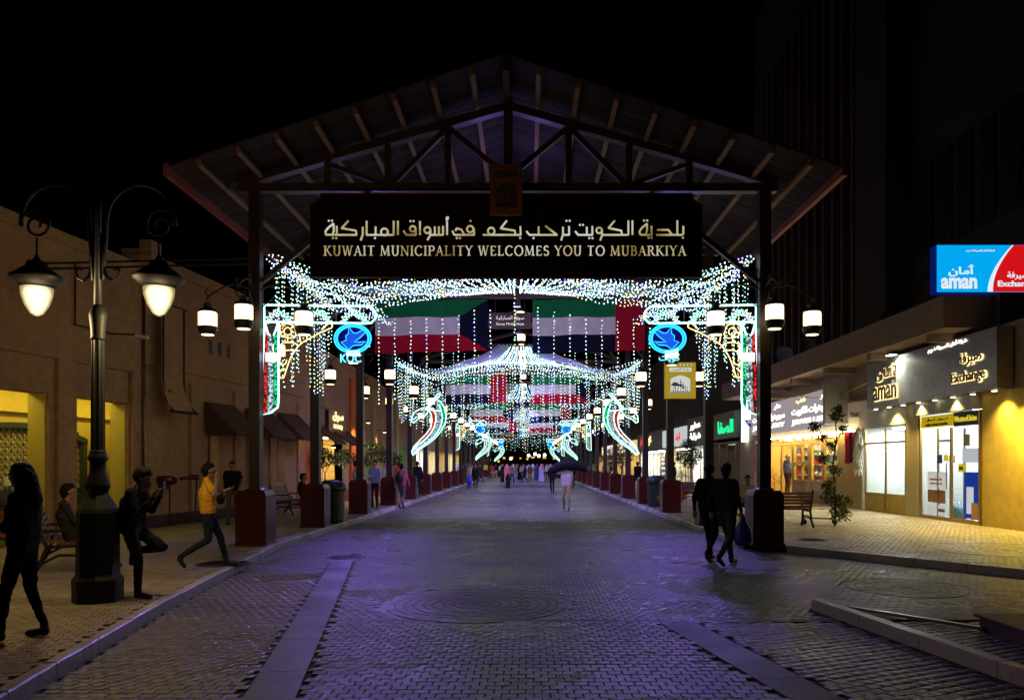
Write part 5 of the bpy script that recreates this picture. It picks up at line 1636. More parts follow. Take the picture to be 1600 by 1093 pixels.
# --- white shop
t = empty('white_shop', (XR, 25.4, 0), label='white lit shop with a brass framed door between the exchange office and the wooden shop', cat='shop')
room(t, 1, XR, 23.82, 26.98, WALK, 2.95, 2.4, M['white'], M['tile'], M['tube_light'], 1, 'w', 4)
rpart('fascia_panel', M['white'], (XR - .05, XR + .1, 23.82, 28.4, 2.98, 3.95), parent=t)
rpart('door_frame', M['brass'], (XR + .0, XR + .05, 24.0, 24.06, WALK, 2.9), (XR + .0, XR + .05, 25.35, 25.41, WALK, 2.9), (XR + .0, XR + .05, 26.85, 26.92, WALK, 2.9), (XR + .0, XR + .05, 24.06, 26.85, 2.4, 2.46), parent=t)
rpart('door_glass', M['glass'], (XR + .02, XR + .025, 24.06, 26.85, WALK, 2.4), parent=t)
rpart('door_panel', M['ywall'], (XR + .0, XR + .06, 24.06, 26.85, WALK, .75), parent=t)
rpart('wall_picture', mat('framed_pictures', (.25, .25, .35), .4, noise=.8, nscale=6), (XR + 2.3, XR + 2.36, 24.5, 26.2, 1.7, 2.3), parent=t)
o = lettering('Flower', M['greyp'], t, (0, 0, 0), width=.75, height=.22, face='right'); o.location = (-.07, 27.6 - 25.4, 3.5)
t = empty('red_woven_cloth', (XR - .25, 27.4, 1.75), label='dark red striped woven cloth hanging in front of the wooden shop wall', cat='cloth')
b = MB(); n = 16
vs = [];
for j in range(9):
    for i in range(n + 1):
        vs.append((.06 * math.sin(i * 1.9) * (1 - .3 * j / 8), -.48 + .96 * i / n + .03 * math.sin(j), 1.15 - 1.15 * j / 8 - .03 * math.sin(i * .6)))
b.add(vs, [(j * (n + 1) + i, j * (n + 1) + i + 1, (j + 1) * (n + 1) + i + 1, (j + 1) * (n + 1) + i) for j in range(8) for i in range(n)])
b.m = [1 if (k % n) in (3, 4, 8, 9, 12) else 0 for k in range(len(b.f))]
b.build('cloth', [M['redcloth'], M['black']], t, smooth=True)
b = MB(); b.tube([(0, -.55, 1.16), (0, .55, 1.16)], .015, 5); b.build('rail', M['wood'], t)
t = empty('hanging_fleece', (XR - .3, 26.75, 1.5), label='long cream fleece hanging beside the red woven cloth', cat='fleece')
b = MB(); q = random.Random(5)
for k in range(90):
    z_ = q.uniform(0, 1.45); r_ = .09 + .10 * math.sin(min(1, (1.45 - z_) / 1.2) * 2.6)
    a_ = q.uniform(0, 6.3); b.tube([(r_ * math.cos(a_) * .6, r_ * math.sin(a_), z_), (r_ * math.cos(a_) * .9, r_ * math.sin(a_) * 1.5, z_ - .22)], [.035, .006], 4)
b.lathe([(.05, 0), (.14, .3), (.16, .7), (.1, 1.3), (.02, 1.5)], 10)
b.build('fleece', M['fluff'], t)
# --- wooden gold shop
t = empty('wooden_shop', (XR, 33, 0), label='golden pine shop front with glazed doors under two lit name boards', cat='shop')
rpart('wood_panel', M['wood'], (XR - .04, XR + .2, 27.3, 29.0, WALK, 2.95), parent=t)
room(t, 1, XR, 29.0, 38.0, WALK, 2.9, 1.6, M['wood'], M['tile'], M['tube_warm'], 3, 'wood', 9, back=M['cream'])
for y0, y1 in ((29.0, 29.2), (30.5, 30.8), (31.9, 32.3), (33.0, 33.12), (34.0, 34.3), (35.6, 35.8), (37.8, 38.0)):
    rpart('door_post', M['wood'], (XR - .03, XR + .08, y0, y1, WALK, 2.9), parent=t)
rpart('door_rail', M['wood'], (XR - .02, XR + .07, 29.2, 37.8, 2.55, 2.7), (XR - .02, XR + .07, 29.2, 34.0, .95, 1.05), (XR - .02, XR + .07, 29.2, 34.0, WALK, .3), (XR - .02, XR + .07, 32.3, 34, 1.75, 1.82), parent=t)
rpart('lower_panel', M['cream'], (XR + .0, XR + .05, 29.2, 34.0, .3, .95), parent=t)
rpart('door_glass', M['glass'], (XR + .02, XR + .03, 29.2, 34.0, 1.05, 2.55), parent=t)
rpart('wall_above', M['grey'], (XR - .05, XR + .1, 28.4, 39.6, 2.95, 3.2), parent=t)
rpart('light_strip', M['tube_warm'], (XR - .30, XR - .26, 27.1, 38.6, 2.88, 2.92), parent=t)  # near end of this glowing strip is added to light the red cloth
lit = display_mat
def shop_sign(Y0, Y1, z0, z1, label, face_m, lines, X=XR - .35, dep=.35):
    t = empty('shop_sign', (X, (Y0 + Y1) / 2, z0), label=label, cat='sign')
    b = MB(); b.span((X, Y0, z0), (X + dep, Y1, z1)); b.build('board', face_m, t, world=True)
    for txt, m_, fy, fz, fw, fh in lines:
        o = lettering(txt, m_, t, (0, 0, 0), width=(Y1 - Y0) * fw, height=(z1 - z0) * fh, face='right', bold=.02, depth=.04)
        o.location = (-.03, (fy - .5) * (Y1 - Y0), fz * (z1 - z0))
    return t
M['lilac_board'] = emis('lilac_lit_board', (.40, .34, .36), 1.0)
shop_sign(28.5, 33.6, 3.2, 4.6, 'lit lilac name board with glowing Arabic words over the wooden shop, the nearer of two', M['lilac_board'],
          [(arabic('مجوهرات الكويت'), M['letter_white'], .5, .52, .86, .26), ('JEWELLERY', M['letter_white'], .5, .2, .86, .18), (arabic('دار'), M['letter_white'], .2, .84, .2, .18), (arabic('ذهب'), M['letter_gold'], .72, .84, .2, .18)])
shop_sign(33.8, 39.4, 3.2, 4.6, 'lit lilac name board with glowing Arabic words, the farther of two beside the portal post', M['lilac_board'],
          [(arabic('مجوهرات الكويت'), M['letter_white'], .5, .5, .86, .26), ('JEWELLERY', M['letter_white'], .5, .2, .86, .18), (arabic('دار'), M['letter_white'], .25, .82, .16, .18)])
rpart('grey_box_side', M['grey'], (XR - .9, XR, 28.2, 28.4, 3.2, 4.7))
# bright white vertical sign with a blue and white triangle
t = empty('corner_sign', (XR - .7, 41, 3.4), label='tall glaring white sign box with a purple triangle foot, by the right rope light arch', cat='sign')
p0, p1 = P(1160, 690, 41), P(1184, 585, 41)
b = MB(); b.span((p0.x, 40.8, p0.z), (p1.x, 41.2, p1.z)); b.build('box', M['fill_white'], t, world=True)
tri = [(p0.x - .1, P(0, 655, 41).z), (p1.x + .1, P(0, 655, 41).z), ((p0.x + p1.x) / 2, P(0, 676, 41).z)]
b = MB(); b.prism(tri, .05, lambda x, z, d: (x, 40.70 + d, z)); b.build('white_triangle', M['sign_white'], t, world=True)
cxm = (p0.x + p1.x) / 2; czm = P(0, 661, 41).z
tri2 = [(cxm + (x - cxm) * .72, czm + (z - czm) * .72) for x, z in tri]
b = MB(); b.prism(tri2, .03, lambda x, z, d: (x, 40.665 + d, z)); b.build('purple_triangle', emis('purple_logo', (.08, .03, .35), .8), t, world=True)
lettering('SHARAF', M['sign_white'], t, (cxm - (XR - .7), -.36, P(0, 659.5, 41).z - 3.4), width=.45, height=.12)
shop_sign(42.6, 49.4, 3.2, 4.7, 'dark green shop sign with glowing green Arabic letters behind the right portal post', mat('dark_green_board', (.06, .09, .08), .4),
          [(arabic('الصفا'), M['letter_green'], .28, .45, .5, .5)])
shop_sign(49.9, 55.2, 3.1, 4.9, 'grey shop sign with tall pale lit Arabic letters, beyond the dark green sign', mat('grey_board', (.14, .13, .15), .5),
          [(arabic('عطور'), M['letter_white'], .5, .68, .6, .3), (arabic('شرقية'), M['letter_white'], .5, .28, .6, .3)])
shop_sign(55.6, 65.4, 3.1, 4.5, 'white lit shop sign with a red edge, beyond the grey sign with tall letters', emis('white_sign_face', (.75, .8, .82), .85),
          [(arabic('أزياء'), M['letter_red'], .3, .5, .2, .5)])
shop_sign(65.9, 80.4, 3.1, 4.7, 'grey shop sign with red and gold lettering behind the fourth right post', mat('grey_board2', (.18, .17, .2), .5),
          [(arabic('عود'), M['letter_gold'], .45, .5, .16, .6), (arabic('دار'), M['letter_red'], .8, .5, .12, .6)])
def simple_shop(s, X0, Y0, Y1, label, lightm, wallm, seed, ztop=2.95, shelf='w'):
    t = empty('shop', (X0, (Y0 + Y1) / 2, 0), label=label, cat='shop')
    room(t, s, X0, Y0, Y1, WALK, ztop, 2.2, wallm, M['tile'], lightm, max(1, int((Y1 - Y0) / 4)), shelf, seed)
    n = max(2, int((Y1 - Y0) / 1.8))
    for k in range(n + 1):
        y = Y0 + (Y1 - Y0) * k / n
        b = MB(); b.span((X0 - s * .02, y - .05, WALK), (X0 + s * .05, y + .05, ztop))
        b.build('door_post', M['brass'] if seed % 2 else M['wood'], t, world=True)
    return t
simple_shop(1, XR, 43.6, 49.2, 'dim brown shop entrance under the dark green sign', M['display'], M['cream'], 21)
simple_shop(1, XR, 50.0, 55.0, 'bright white shop front behind a small tree under the grey sign', M['tube_light'], M['white'], 22)
simple_shop(1, XR, 55.8, 65.2, 'white lit shop front with cream pillars under the white sign', M['tube_light'], M['cream'], 23)
simple_shop(1, XR, 66.0, 80.2, 'glaring bluish white clothes shop behind the bin on the right', M['tube_light'], M['white'], 24)
for i, y in enumerate((81, 88.4, 96.4, 104.4, 112.4, 120.4, 128.4)):
    simple_shop(1, XR, y + .3, y + 6.8, f'small warm lit shop front far down the right row, {ORD[i]} past the clothes shop', M['tube_warm'], M['cream'], 30 + i)
    if i < 5:
        shop_sign(y + .4, y + 6.8, 3.05, 4.3, f'lit sign far down the right row, {ORD[i]} past the red and gold one', emis('far_sign', rnd.choice([(.8, .6, .2), (.9, .9, .8), (.7, .45, .3)]), 1.3),
              [(arabic(rnd.choice(['سوق', 'عطور', 'ذهب', 'دار'])), M['letter_red'] if i % 2 else M['letter_white'], .5, .5, .4, .5)])
# hanging red goods at the passage
t = empty('hanging_beads', (XR - .3, 38.9, .9), label='rows of red and white beads hanging beside the right portal post', cat='beads')
for k in range(5):
    b = MB()
    for j in range(18):
        b.cur = (j + k) % 2
        b.ball((0, -.5 + k * .25, .1 + j * .11), .045, 6, 4)
    b.build('bead_string', [M['g1'], M['g2']], t, kind='stuff')

# ------------------------------------------------------------------ left buildings farther on
XL = -8.9
def lbuilding(Y0, Y1, H, label, m, pieces, z_open=3.0):
    t = empty('market_building', (XL, (Y0 + Y1) / 2, 0), label=label, cat='building')
    b = MB(); b.span((XL - .4, Y0, z_open), (XL, Y1, H)); b.build('upper_wall', m, t, world=True)
    b = MB(); b.span((XL - .5, Y0, H + .002), (XL + .08, Y1, H + .25)); b.build('parapet', m, t, world=True)
    for (a, c, mm, kind) in pieces:
        b = MB()
        if kind == 'wall': b.span((XL - .4, a, 0), (XL - .002, c, z_open)); b.build('wall', mm, t, world=True)
        elif kind == 'pier': b.span((XL - .4, a, 0), (XL + .12, c, H - .4)); b.build('pilaster', mm, t, world=True)
    return t
M['green_w'] = mat('lime_green_plaster', (.22, .38, .04), .8, noise=.1)
M['olive_w'] = mat('olive_yellow_plaster', (.42, .40, .10), .8, noise=.1)
t = lbuilding(28.7, 46, 6.4, 'tan market building with a golden doorway, lit sign and lime green bays', M['plaster'],
    [(30.4, 31.6, M['cream'], 'wall'), (31.6, 33.4, M['cream'], 'wall'), (36.9, 38.2, M['cream'], 'wall'), (38.2, 39.2, M['orange'], 'pier'), (39.2, 41.0, M['white'], 'wall'), (41.0, 41.4, M['cream'], 'pier'),
     (41.4, 43.6, M['green_w'], 'wall'), (43.6, 44.2, M['olive_w'], 'pier'), (44.2, 46, M['olive_w'], 'wall')])
b = MB(); b.span((XL - .4, 28.7, 0), (XL + .55, 30.3, 2.63)); b.build('orange_pier', M['orange'], t, world=True)
b = MB(); b.span((XL - .4, 28.7, 2.632), (XL + .5, 30.3, 6.3)); b.build('upper_pier', M['plaster'], t, world=True)
b = MB(); b.span((XL - .39, 30.31, 2.2), (XL + .35, 31.4, 6.3)); b.build('brown_bay', mat('rust_plaster', (.32, .12, .04), .8, noise=.15), t, world=True)
room(t, -1, XL, 33.4, 36.9, WALK, 2.95, 1.8, M['ywall'], M['tile'], M['tube_warm'], 1, 'wood', 51, back=M['wood'])
t2 = empty('shop_sign', (XL + .2, 35.2, 3.2), label='small sign with gold glowing letters above the golden doorway, left side', cat='sign')
b = MB(); b.span((XL + .15, 33.6, 3.15), (XL + .2, 36.6, 4.15)); b.build('board', mat('brown_board', (.22, .13, .05), .5), t2, world=True)
o = lettering(arabic('سوق'), M['letter_gold'], t2, (0, 0, 0), width=1.9, height=.45, face='left', bold=.02); o.location = (.03, -.1, .65)
o = lettering('SOUQ', M['letter_gold'], t2, (0, 0, 0), width=1.6, height=.22, face='left', bold=.02); o.location = (.03, -.1, .2)
for i, (a_, c_) in enumerate(((31.7, 33.6), (34.4, 37.6))):
    s_ = empty('awning', (XL, a_, 2.5), label=('small' if i == 0 else 'wide') + ' brown awning beside the golden doorway on the left', cat='awning')
    b = MB(); vs = []
    for y_ in (a_, c_):
        for d_, z_ in ((.02, 3.35), (1.0, 2.62), (1.0, 2.55), (.02, 3.28)): vs.append((XL + d_, y_, z_))
    b.add(vs, [(0, 1, 5, 4), (1, 2, 6, 5), (2, 3, 7, 6), (3, 0, 4, 7), (0, 3, 2, 1), (4, 5, 6, 7)]); b.build('canvas', M['awning'], s_, world=True)
for i, (y_, z_, w_) in enumerate(((33.2, 2.45, 'below the small brown awning'), (38.6, 3.7, 'high on the wall beside the golden doorway sign'), (40.4, 3.9, 'high on the white bay'), (45, 3.6, 'above the lime green bay'))):
    s_ = empty('wall_lamp', (XL + .5, y_, z_), label='warm spot lamp ' + w_ + ', left side', cat='lamp')
    b = MB(); b.bar((-.5, 0, .12), (0, 0, .06), .03); b.lathe([(.09, -.02), (.12, .03), (.05, .1)], 10); b.build('housing', M['iron'], s_)
    b = MB(); b.lathe([(.085, -.035), (.085, -.022)], 10); b.build('lens', bpy.data.materials['downlight_lens'], s_)
    lamp('lamp_beam', 'SPOT', (0, 0, -.05), 220, (1, .72, .30), .08, s_, spot=140, blend=.8)
# warm light that washes the orange pier comes from a small fitting under the awning
s_ = empty('wall_lamp', (XL + 1.0, 27.9, 2.75), label='small fitting shining on the orange pier beside the third awning', cat='lamp')
b = MB(); b.box((0, 0, .0), (.12, .12, .08)); b.bar((0, 0, .04), (.35, 0, .1), .03); b.build('housing', M['iron'], s_)
l = lamp('lamp_beam', 'SPOT', (0, .08, -.03), 26, (1, .62, .3), .06, s_, spot=150, blend=.9); aim(l, (-.25, 1, -.6))
t = lbuilding(46.1, 66, 6.2, 'olive and cream market building with pilasters, left side beyond the lime green bays', M['plaster'],
    [(46.1, 48.2, M['olive_w'], 'wall'), (48.2, 48.8, M['cream'], 'pier'), (48.8, 51.6, M['olive_w'], 'wall'), (51.6, 52.2, M['cream'], 'pier'), (52.2, 56, M['green_w'], 'wall'), (56, 56.6, M['cream'], 'pier'), (56.6, 60, M['olive_w'], 'wall'), (60, 60.5, M['cream'], 'pier'), (65.6, 66, M['cream'], 'pier')])
simple_shop(-1, XL, 60.6, 65.5, 'bright shop front at the far end of the olive building, left side', M['tube_light'], M['white'], 61)
t = lbuilding(66.1, 100, 6.0, 'long cream market building with lit shops far down the left side', M['cream'], [(66.1 + k * 8.4, 66.5 + k * 8.4, M['cream'], 'pier') for k in range(5)])
for i in range(4):
    y = 66.6 + i * 8.4
    simple_shop(-1, XL, y, y + 7.8, f'warm lit shop front far down the left row, {ORD[i]} past the olive building', M['tube_warm'] if i % 2 else M['tube_light'], M['cream'], 70 + i)
t = lbuilding(100.1, 160, 6.0, 'dark market building at the far end of the left side', M['tower'], [(100.1, 160, M["tower"], "wall")])
t = empty('end_building', (0, 172, 0), label='dark building closing the far end of the walkway with small orange lights', cat='building')
b = MB(); b.span((-40, 172, 0), (40, 180, 9)); b.build('wall', M['tower'], t, world=True)
q = random.Random(8); ofl = emis('orange_far_light', (1, .42, .06), 1.6, 'NONE')
for k in range(16):
    x_ = -14 + k * 1.5 + q.uniform(-.4, .4); b = MB(); b.box((x_, 171.9, q.uniform(2.2, 3.6)), (q.uniform(.3, .9), .05, q.uniform(.25, .5)))
    b.build('lit_window', ofl, t, world=True)

# ------------------------------------------------------------------ big street lamp on the left
t = empty('street_lamp', (-5.04, 9.0, WALK), rz=0, label='tall ornate street lamp with two lit drop globes on scrolled arms, left foreground', cat='street lamp')
M['lamp_green'] = mat('dark_green_cast_iron', (.010, .012, .008), .55, noise=.2, spec=.3)
b = MB()
S = lambda y: (724.5 - y) * 9.0 / 1200 + EYE - WALK     # height on the lamp
b.lathe([(.27, 0), (.275, .26), (.245, .30), (.235, .32)], 8)
b.build('plinth', M['lamp_green'], t)
b = MB(); b.lathe([(.232, .321), (.228, 1.03), (.21, 1.08), (.12, 1.24), (.10, 1.26)], 8)
for k in range(8):
    a = math.pi / 8 + k * math.pi / 4 + math.pi / 8
    b.box((.212 * math.cos(a), .212 * math.sin(a), .68), (.012, .12, .5), rz=a)
b.build('pedestal', M['lamp_green'], t)
b = MB(); b.lathe([(.10, 1.262), (.115, 1.30), (.135, 1.33), (.13, 1.37), (.09, 1.50), (.085, 1.62), (.11, 1.66), (.10, 1.70), (.085, 1.74), (.09, 1.76)], 20); b.build('baluster', M['lamp_green'], t, smooth=True)
b = MB()
n = 20
prof = [(.078, 1.761), (.075, 2.4), (.068, 3.05)]
vs = []
for r, z in prof:
    for k in range(n):
        rr = r * (1 if k % 2 else .88); a = 2 * math.pi * k / n; vs.append((rr * math.cos(a), rr * math.sin(a), z))
fs = [(i * n + k, i * n + (k + 1) % n, (i + 1) * n + (k + 1) % n, (i + 1) * n + k) for i in range(2) for k in range(n)]
b.add(vs, fs); b.build('fluted_shaft', M['lamp_green'], t)
b = MB(); b.lathe([(.075, 3.051), (.085, 3.06), (.075, 3.09), (.08, 3.2), (.095, 3.33), (.095, 3.36), (.07, 3.42), (.045, 3.46)], 18); b.build('collar', M['lamp_green'], t, smooth=True)
b = MB(); b.tube([(0, 0, 3.46), (0, 0, 4.55), (0, 0, 4.62), (0, 0, 4.75)], [.045, .035, .05, .01], 10); b.build('upper_pole', M['iron'], t, smooth=True)
b = MB()
for s in (-1, 1):
    b.tube([(s * .05, 0, 4.3), (s * .06, 0, 3.95), (s * .10, 0, 3.80), (s * .17, 0, 3.745), (s * .24, 0, 3.78), (s * .26, 0, 3.86), (s * .22, 0, 3.90), (s * .19, 0, 3.87)], .018, 6)
b.build('small_scroll', M['iron'], t)
for s in (-1, 1):
    b = MB()
    arcp = [(s * .05, 0, 3.75), (s * .09, 0, 4.2)]
    for k in range(17):
        a = math.pi - k / 16 * math.pi * 1.05
        arcp.append((s * (.50 + .40 * math.cos(a)), 0, 4.45 + .42 * math.sin(a)))
    b.tube(arcp, .024, 7)
    sp_ = []
    for k in range(22):
        a = k / 21 * 3.2 * math.pi
        r = .20 * (1 - k / 26)
        sp_.append((s * (.72 + r * math.cos(a)), 0, 4.40 + r * math.sin(a)))
    b.tube(sp_, .016, 6)
    b.build('scrolled_arm', M['iron'], t, smooth=True)
    lp = empty('lamp_head', (s * .715, 0, 0)); lp.parent = t
    b = MB(); b.tube([(0, 0, 4.25), (0, 0, 4.03)], .012, 6)
    b.lathe([(.03, 3.97), (.04, 4.0), (.02, 4.04), (.015, 4.06)], 12)
    b.lathe([(.145, 3.655), (.165, 3.66), (.285, 3.76), (.29, 3.785), (.26, 3.80), (.19, 3.86), (.12, 3.91), (.10, 3.965), (.055, 3.97), (.04, 4.0)], 22)
    b.build('cap', M['iron'], lp, smooth=True)
    b = MB(); b.lathe([(.02, 3.33), (.07, 3.36), (.13, 3.46), (.165, 3.57), (.172, 3.66)], 20)
    mm = bpy.data.materials.get('lamp_globe')
    if not mm:
        mm = bpy.data.materials.new('lamp_globe'); mm.use_nodes = True
        nt = mm.node_tree; nt.nodes.clear()
        o_ = nt.nodes.new('ShaderNodeOutputMaterial'); e_ = nt.nodes.new('ShaderNodeEmission'); g_ = nt.nodes.new('ShaderNodeNewGeometry'); lw = nt.nodes.new('ShaderNodeLayerWeight')
        lw.inputs['Blend'].default_value = .45
        cr = nt.nodes.new('ShaderNodeValToRGB'); cr.color_ramp.elements[0].position = .05; cr.color_ramp.elements[0].color = (1, .9, .6, 1)
        cr.color_ramp.elements[1].position = .62; cr.color_ramp.elements[1].color = (.22, .17, .06, 1)
        nt.links.new(lw.outputs['Facing'], cr.inputs['Fac']); nt.links.new(cr.outputs['Color'], e_.inputs['Color'])
        e_.inputs['Strength'].default_value = 2.1; nt.links.new(e_.outputs[0], o_.inputs[0]); mm.cycles.emission_sampling = 'NONE'
    b.build('globe', mm, lp, smooth=True)
    lamp('globe_light', 'POINT', (0, 0, 3.26), 110, (1, .70, .34), .12, lp)

# ------------------------------------------------------------------ furniture
def bench(loc, rz, label, L=1.5):
    t = empty('park_bench', loc, rz, label=label, cat='bench', group='slatted benches with iron sides')
    M.setdefault('slat', mat('dark_bench_slat', (.13, .055, .035), .5, noise=.3))
    me = MB().box((0, 0, 0), (L, .055, .03)).mesh('slat', M['slat'])
    for k in range(6): place(me, 'seat_slat', t, (0, -.02 - k * .075 + .2, .43 + .012 * abs(k - 2.5)))
    for k in range(5): place(me, 'back_slat', t, (0, .27 + k * .028, .52 + k * .085), (R(72), 0, 0))
    for s in (-1, 1):
        b = MB(); x = s * (L / 2 - .03)
        b.tube([(x, .45, 0), (x, .33, .16), (x, .25, .40), (x, .30, .55), (x, .42, .95)], [.035, .03, .03, .028, .02], 6)
        b.tube([(x, -.30, 0), (x, -.24, .15), (x, -.22, .40), (x, -.05, .41), (x, .25, .40)], [.035, .03, .03, .025, .025], 6)
        b.tube([(x, -.22, .40), (x, -.27, .58), (x, -.1, .64), (x, .3, .63)], .022, 6)
        b.tube([(x, -.24, .15), (x, -.1, .27), (x, .1, .28), (x, .33, .16)], .02, 6)
        b.build('iron_side', M['iron'], t)
    return t
bench((6.45, 19.75, WALK), math.pi + .05, 'dark slatted bench seen from behind to the right of the nearest right pedestal')
bench((6.75, 30.5, WALK), math.pi / 2 + .25, 'small slatted bench beyond the two dark walking men on the right')
bench((-7.05, 11.8, WALK), math.pi / 2 + .5, 'dark bench in shadow behind the street lamp with a seated person')
bench((-7.6, 24.6, WALK), math.pi / 2, 'dark slatted bench in front of the orange wall on the left')
def bin_(loc, label):
    t = empty('litter_bin', loc, label=label, cat='bin')
    b = MB(); b.lathe([(.30, 0), (.34, .1), (.36, .85), (.345, .86)], 20); b.build('body', M['green_bin'], t, smooth=False)
    b = MB(); b.lathe([(.38, .87), (.40, .92), (.36, 1.08), (.2, 1.16), (.0, 1.18)], 20); b.build('lid', M['green_bin'], t, smooth=True)
    b = MB(); b.box((-.0, -.36, .98), (.3, .08, .12)); b.build('opening', M['black'], t)
    b = MB(); b.box((0, -.352, .35), (.12, .02, .16)); b.build('badge', M['brass'], t)
bin_((4.85, 28.9, WALK), 'dark green domed litter bin beside the fourth right pedestal')
bin_((-5.35, 20.9, WALK), 'dark litter bin just behind the second left pedestal')
# shopping trolley
t = empty('shopping_trolley', (7.75, 20.6, WALK), rz=-.3, label='wire shopping trolley with a red handle standing behind the bench', cat='trolley')
b = MB()
for k in range(7):
    z = .42 + k * .07; e = .22 + k * .012
    b.tube([(-.42 - k * .01, -e, z), (.38 + k * .015, -e, z), (.38 + k * .015, e, z), (-.42 - k * .01, e, z)], .006, 4, closed=True)
for k in range(12): 
    x = -.40 + k * .07
    for s in (-1, 1): b.tube([(x, s * .22, .42), (x, s * .295, .86)], .004, 3)
b.build('basket', M['steel'], t)
b = MB(); b.box((-.0, .0, .42), (.76, .42, .012)); b.build('basket_floor', M['steel'], t)
b = MB(); b.tube([(-.5, -.26, .95), (-.5, .26, .95)], .02, 6); b.box((-.44, 0, .80), (.04, .5, .14)); b.build('red_handle', M['g1'], t)
b = MB()
for s in (-1, 1):
    b.tube([(-.5, s * .26, .95), (-.42, s * .24, .45), (-.30, s * .22, .16), (.42, s * .17, .14), (.45, s * .17, .1)], .012, 5)
b.build('frame', M['steel'], t)
for x, y in ((-.32, .22), (-.32, -.22), (.44, .17), (.44, -.17)):
    b = MB(); b.tube([(x, y - .015, .06), (x, y + .015, .06)], .06, 10); b.build('wheel', M['black'], t)

# ------------------------------------------------------------------ plants
def leaves(b, c, r, n, q, size=.06, sc=(1, 1, 1)):
    for _ in range(n):
        while True:
            p = Vector((q.uniform(-1, 1), q.uniform(-1, 1), q.uniform(-1, 1)))
            if p.length < 1: break
        p = Vector((p.x * sc[0], p.y * sc[1], p.z * sc[2])) * r + Vector(c)
        d = Vector((q.uniform(-1, 1), q.uniform(-1, 1), q.uniform(-.9, .6))).normalized() * size * q.uniform(.6, 1.3)
        u = d.cross(Vector((q.uniform(-1, 1), q.uniform(-1, 1), 1))).normalized() * size * .26
        b.add([p, p + d * .5 + u, p + d, p + d * .5 - u], [(0, 1, 2, 3)])
def tree(loc, label, trunk, clumps, m='leaf', pot=None, size=.07, dens=60, seed=1, cat='tree', name='tree', group=None):
    q = random.Random(seed)
    t = empty(name, loc, label=label, cat=cat, group=group)
    if pot:
        b = MB(); b.lathe([(pot[0] * .75, 0), (pot[0], pot[1] * .9), (pot[0] * 1.05, pot[1] * .92), (pot[0] * 1.05, pot[1]), (pot[0] * .9, pot[1])], 16); b.build('pot', M['terracotta'], t)
    b = MB()
    h0 = pot[1] - .05 if pot else 0
    for pts, r in trunk: b.tube([Vector(p) + Vector((0, 0, h0)) for p in pts], [r * (1 - .7 * i / len(pts)) for i in range(len(pts))], 6)
    for c, r in clumps:
        for _ in range(3):
            base = Vector(c) + Vector((0, 0, h0)); tip = base + Vector((q.uniform(-1, 1), q.uniform(-1, 1), q.uniform(-.4, 1))) * r
            b.tube([base - Vector((0, 0, r * .9)), base, tip], [.012, .008, .003], 4)
    b.build('trunk', M['bark'], t)
    b = MB()
    for c, r in clumps: leaves(b, Vector(c) + Vector((0, 0, h0)), r, int(dens * (r / .25) ** 2), q, size, (1, 1, .8))
    b.build('crown', M[m], t)
    return t
tr = [((0, 0, 0), (.02, 0, .8), (-.03, .02, 1.6), (.05, 0, 2.3), (.02, .05, 2.9))]
tree((7.95, 19.9, WALK), 'slender young tree with a leafy foot and sparse top twigs, right of the bench', [(tr[0], .03), (((0, 0, 1.9), (-.3, 0, 2.3), (-.55, 0, 2.75)), .014), (((0, 0, 1.6), (-.35, 0, 1.75)), .012), (((0, 0, 2.0), (.2, 0, 2.6)), .012)],
     [((.12, 0, .35), .28), ((-.05, .1, .75), .26), ((.25, 0, .65), .22), ((-.15, 0, 1.05), .18), ((.0, 0, 1.45), .15), ((-.3, 0, 1.75), .14), ((-.5, 0, 2.6), .15), ((-.35, 0, 2.3), .13), ((.05, 0, 2.85), .18), ((.2, 0, 2.5), .14), ((-.1, 0, 2.1), .12), ((.1, 0, 3.05), .12)],
     dens=300, seed=11, size=.10)
tr2 = [(((0, 0, 0), (.02, 0, .5), (0, 0, .9)), .035), (((0, 0, .85), (-.25, 0, 1.25)), .018), (((0, 0, .85), (.25, .1, 1.3)), .018)]
cl2 = [((-.3, 0, 1.35), .3), ((.3, .1, 1.4), .3), ((0, .1, 1.6), .28), ((-.05, -.1, 1.2), .22)]
tree((-7.75, 29.3, WALK), 'small olive-like tree left of the red planter, in front of the golden doorway', tr2, cl2, pot=(.3, .45), seed=12, dens=170, size=.11)
tree((-8.1, 33.6, WALK), 'small warm lit tree standing in a red planter at the golden doorway', tr2, cl2, pot=(.42, .5), seed=13, dens=170, m='leaf', size=.11)
tree((-7.6, 38.5, WALK), 'wide dark bushy tree behind the two men on the left', tr2, [((-.5, 0, 1.4), .5), ((.4, 0, 1.5), .5), ((0, 0, 1.9), .45), ((.9, .2, 1.4), .4)], pot=(.4, .5), seed=14, dens=110, m='leafdk', size=.13)
tree((9.9, 47.5, WALK), 'dense green tree before the bright shop beyond the two walking men', tr2, [((-.4, 0, 1.6), .55), ((.4, 0, 1.7), .55), ((0, 0, 2.3), .5), ((.1, 0, 1.2), .45)], pot=(.4, .5), seed=15, dens=110, m='leafdk', size=.14)
tree((7.0, 35.0, WALK), 'low dark shrub in a pot behind the small right bench', tr2[:1], [((0, 0, .9), .38), ((-.2, 0, .7), .3), ((.2, 0, .75), .3)], pot=(.3, .4), seed=16, dens=60, m='leafdk', cat='shrub', name='potted_shrub')
tree((10.9, 34.0, WALK), 'feathery yellow green plant beside the man in the striped shirt', [(((0, 0, 0), (0, 0, .5)), .02)], [((0, 0, .55), .4), ((-.2, 0, .85), .3)], seed=17, dens=60, cat='shrub', name='potted_shrub', pot=(.25, .4))
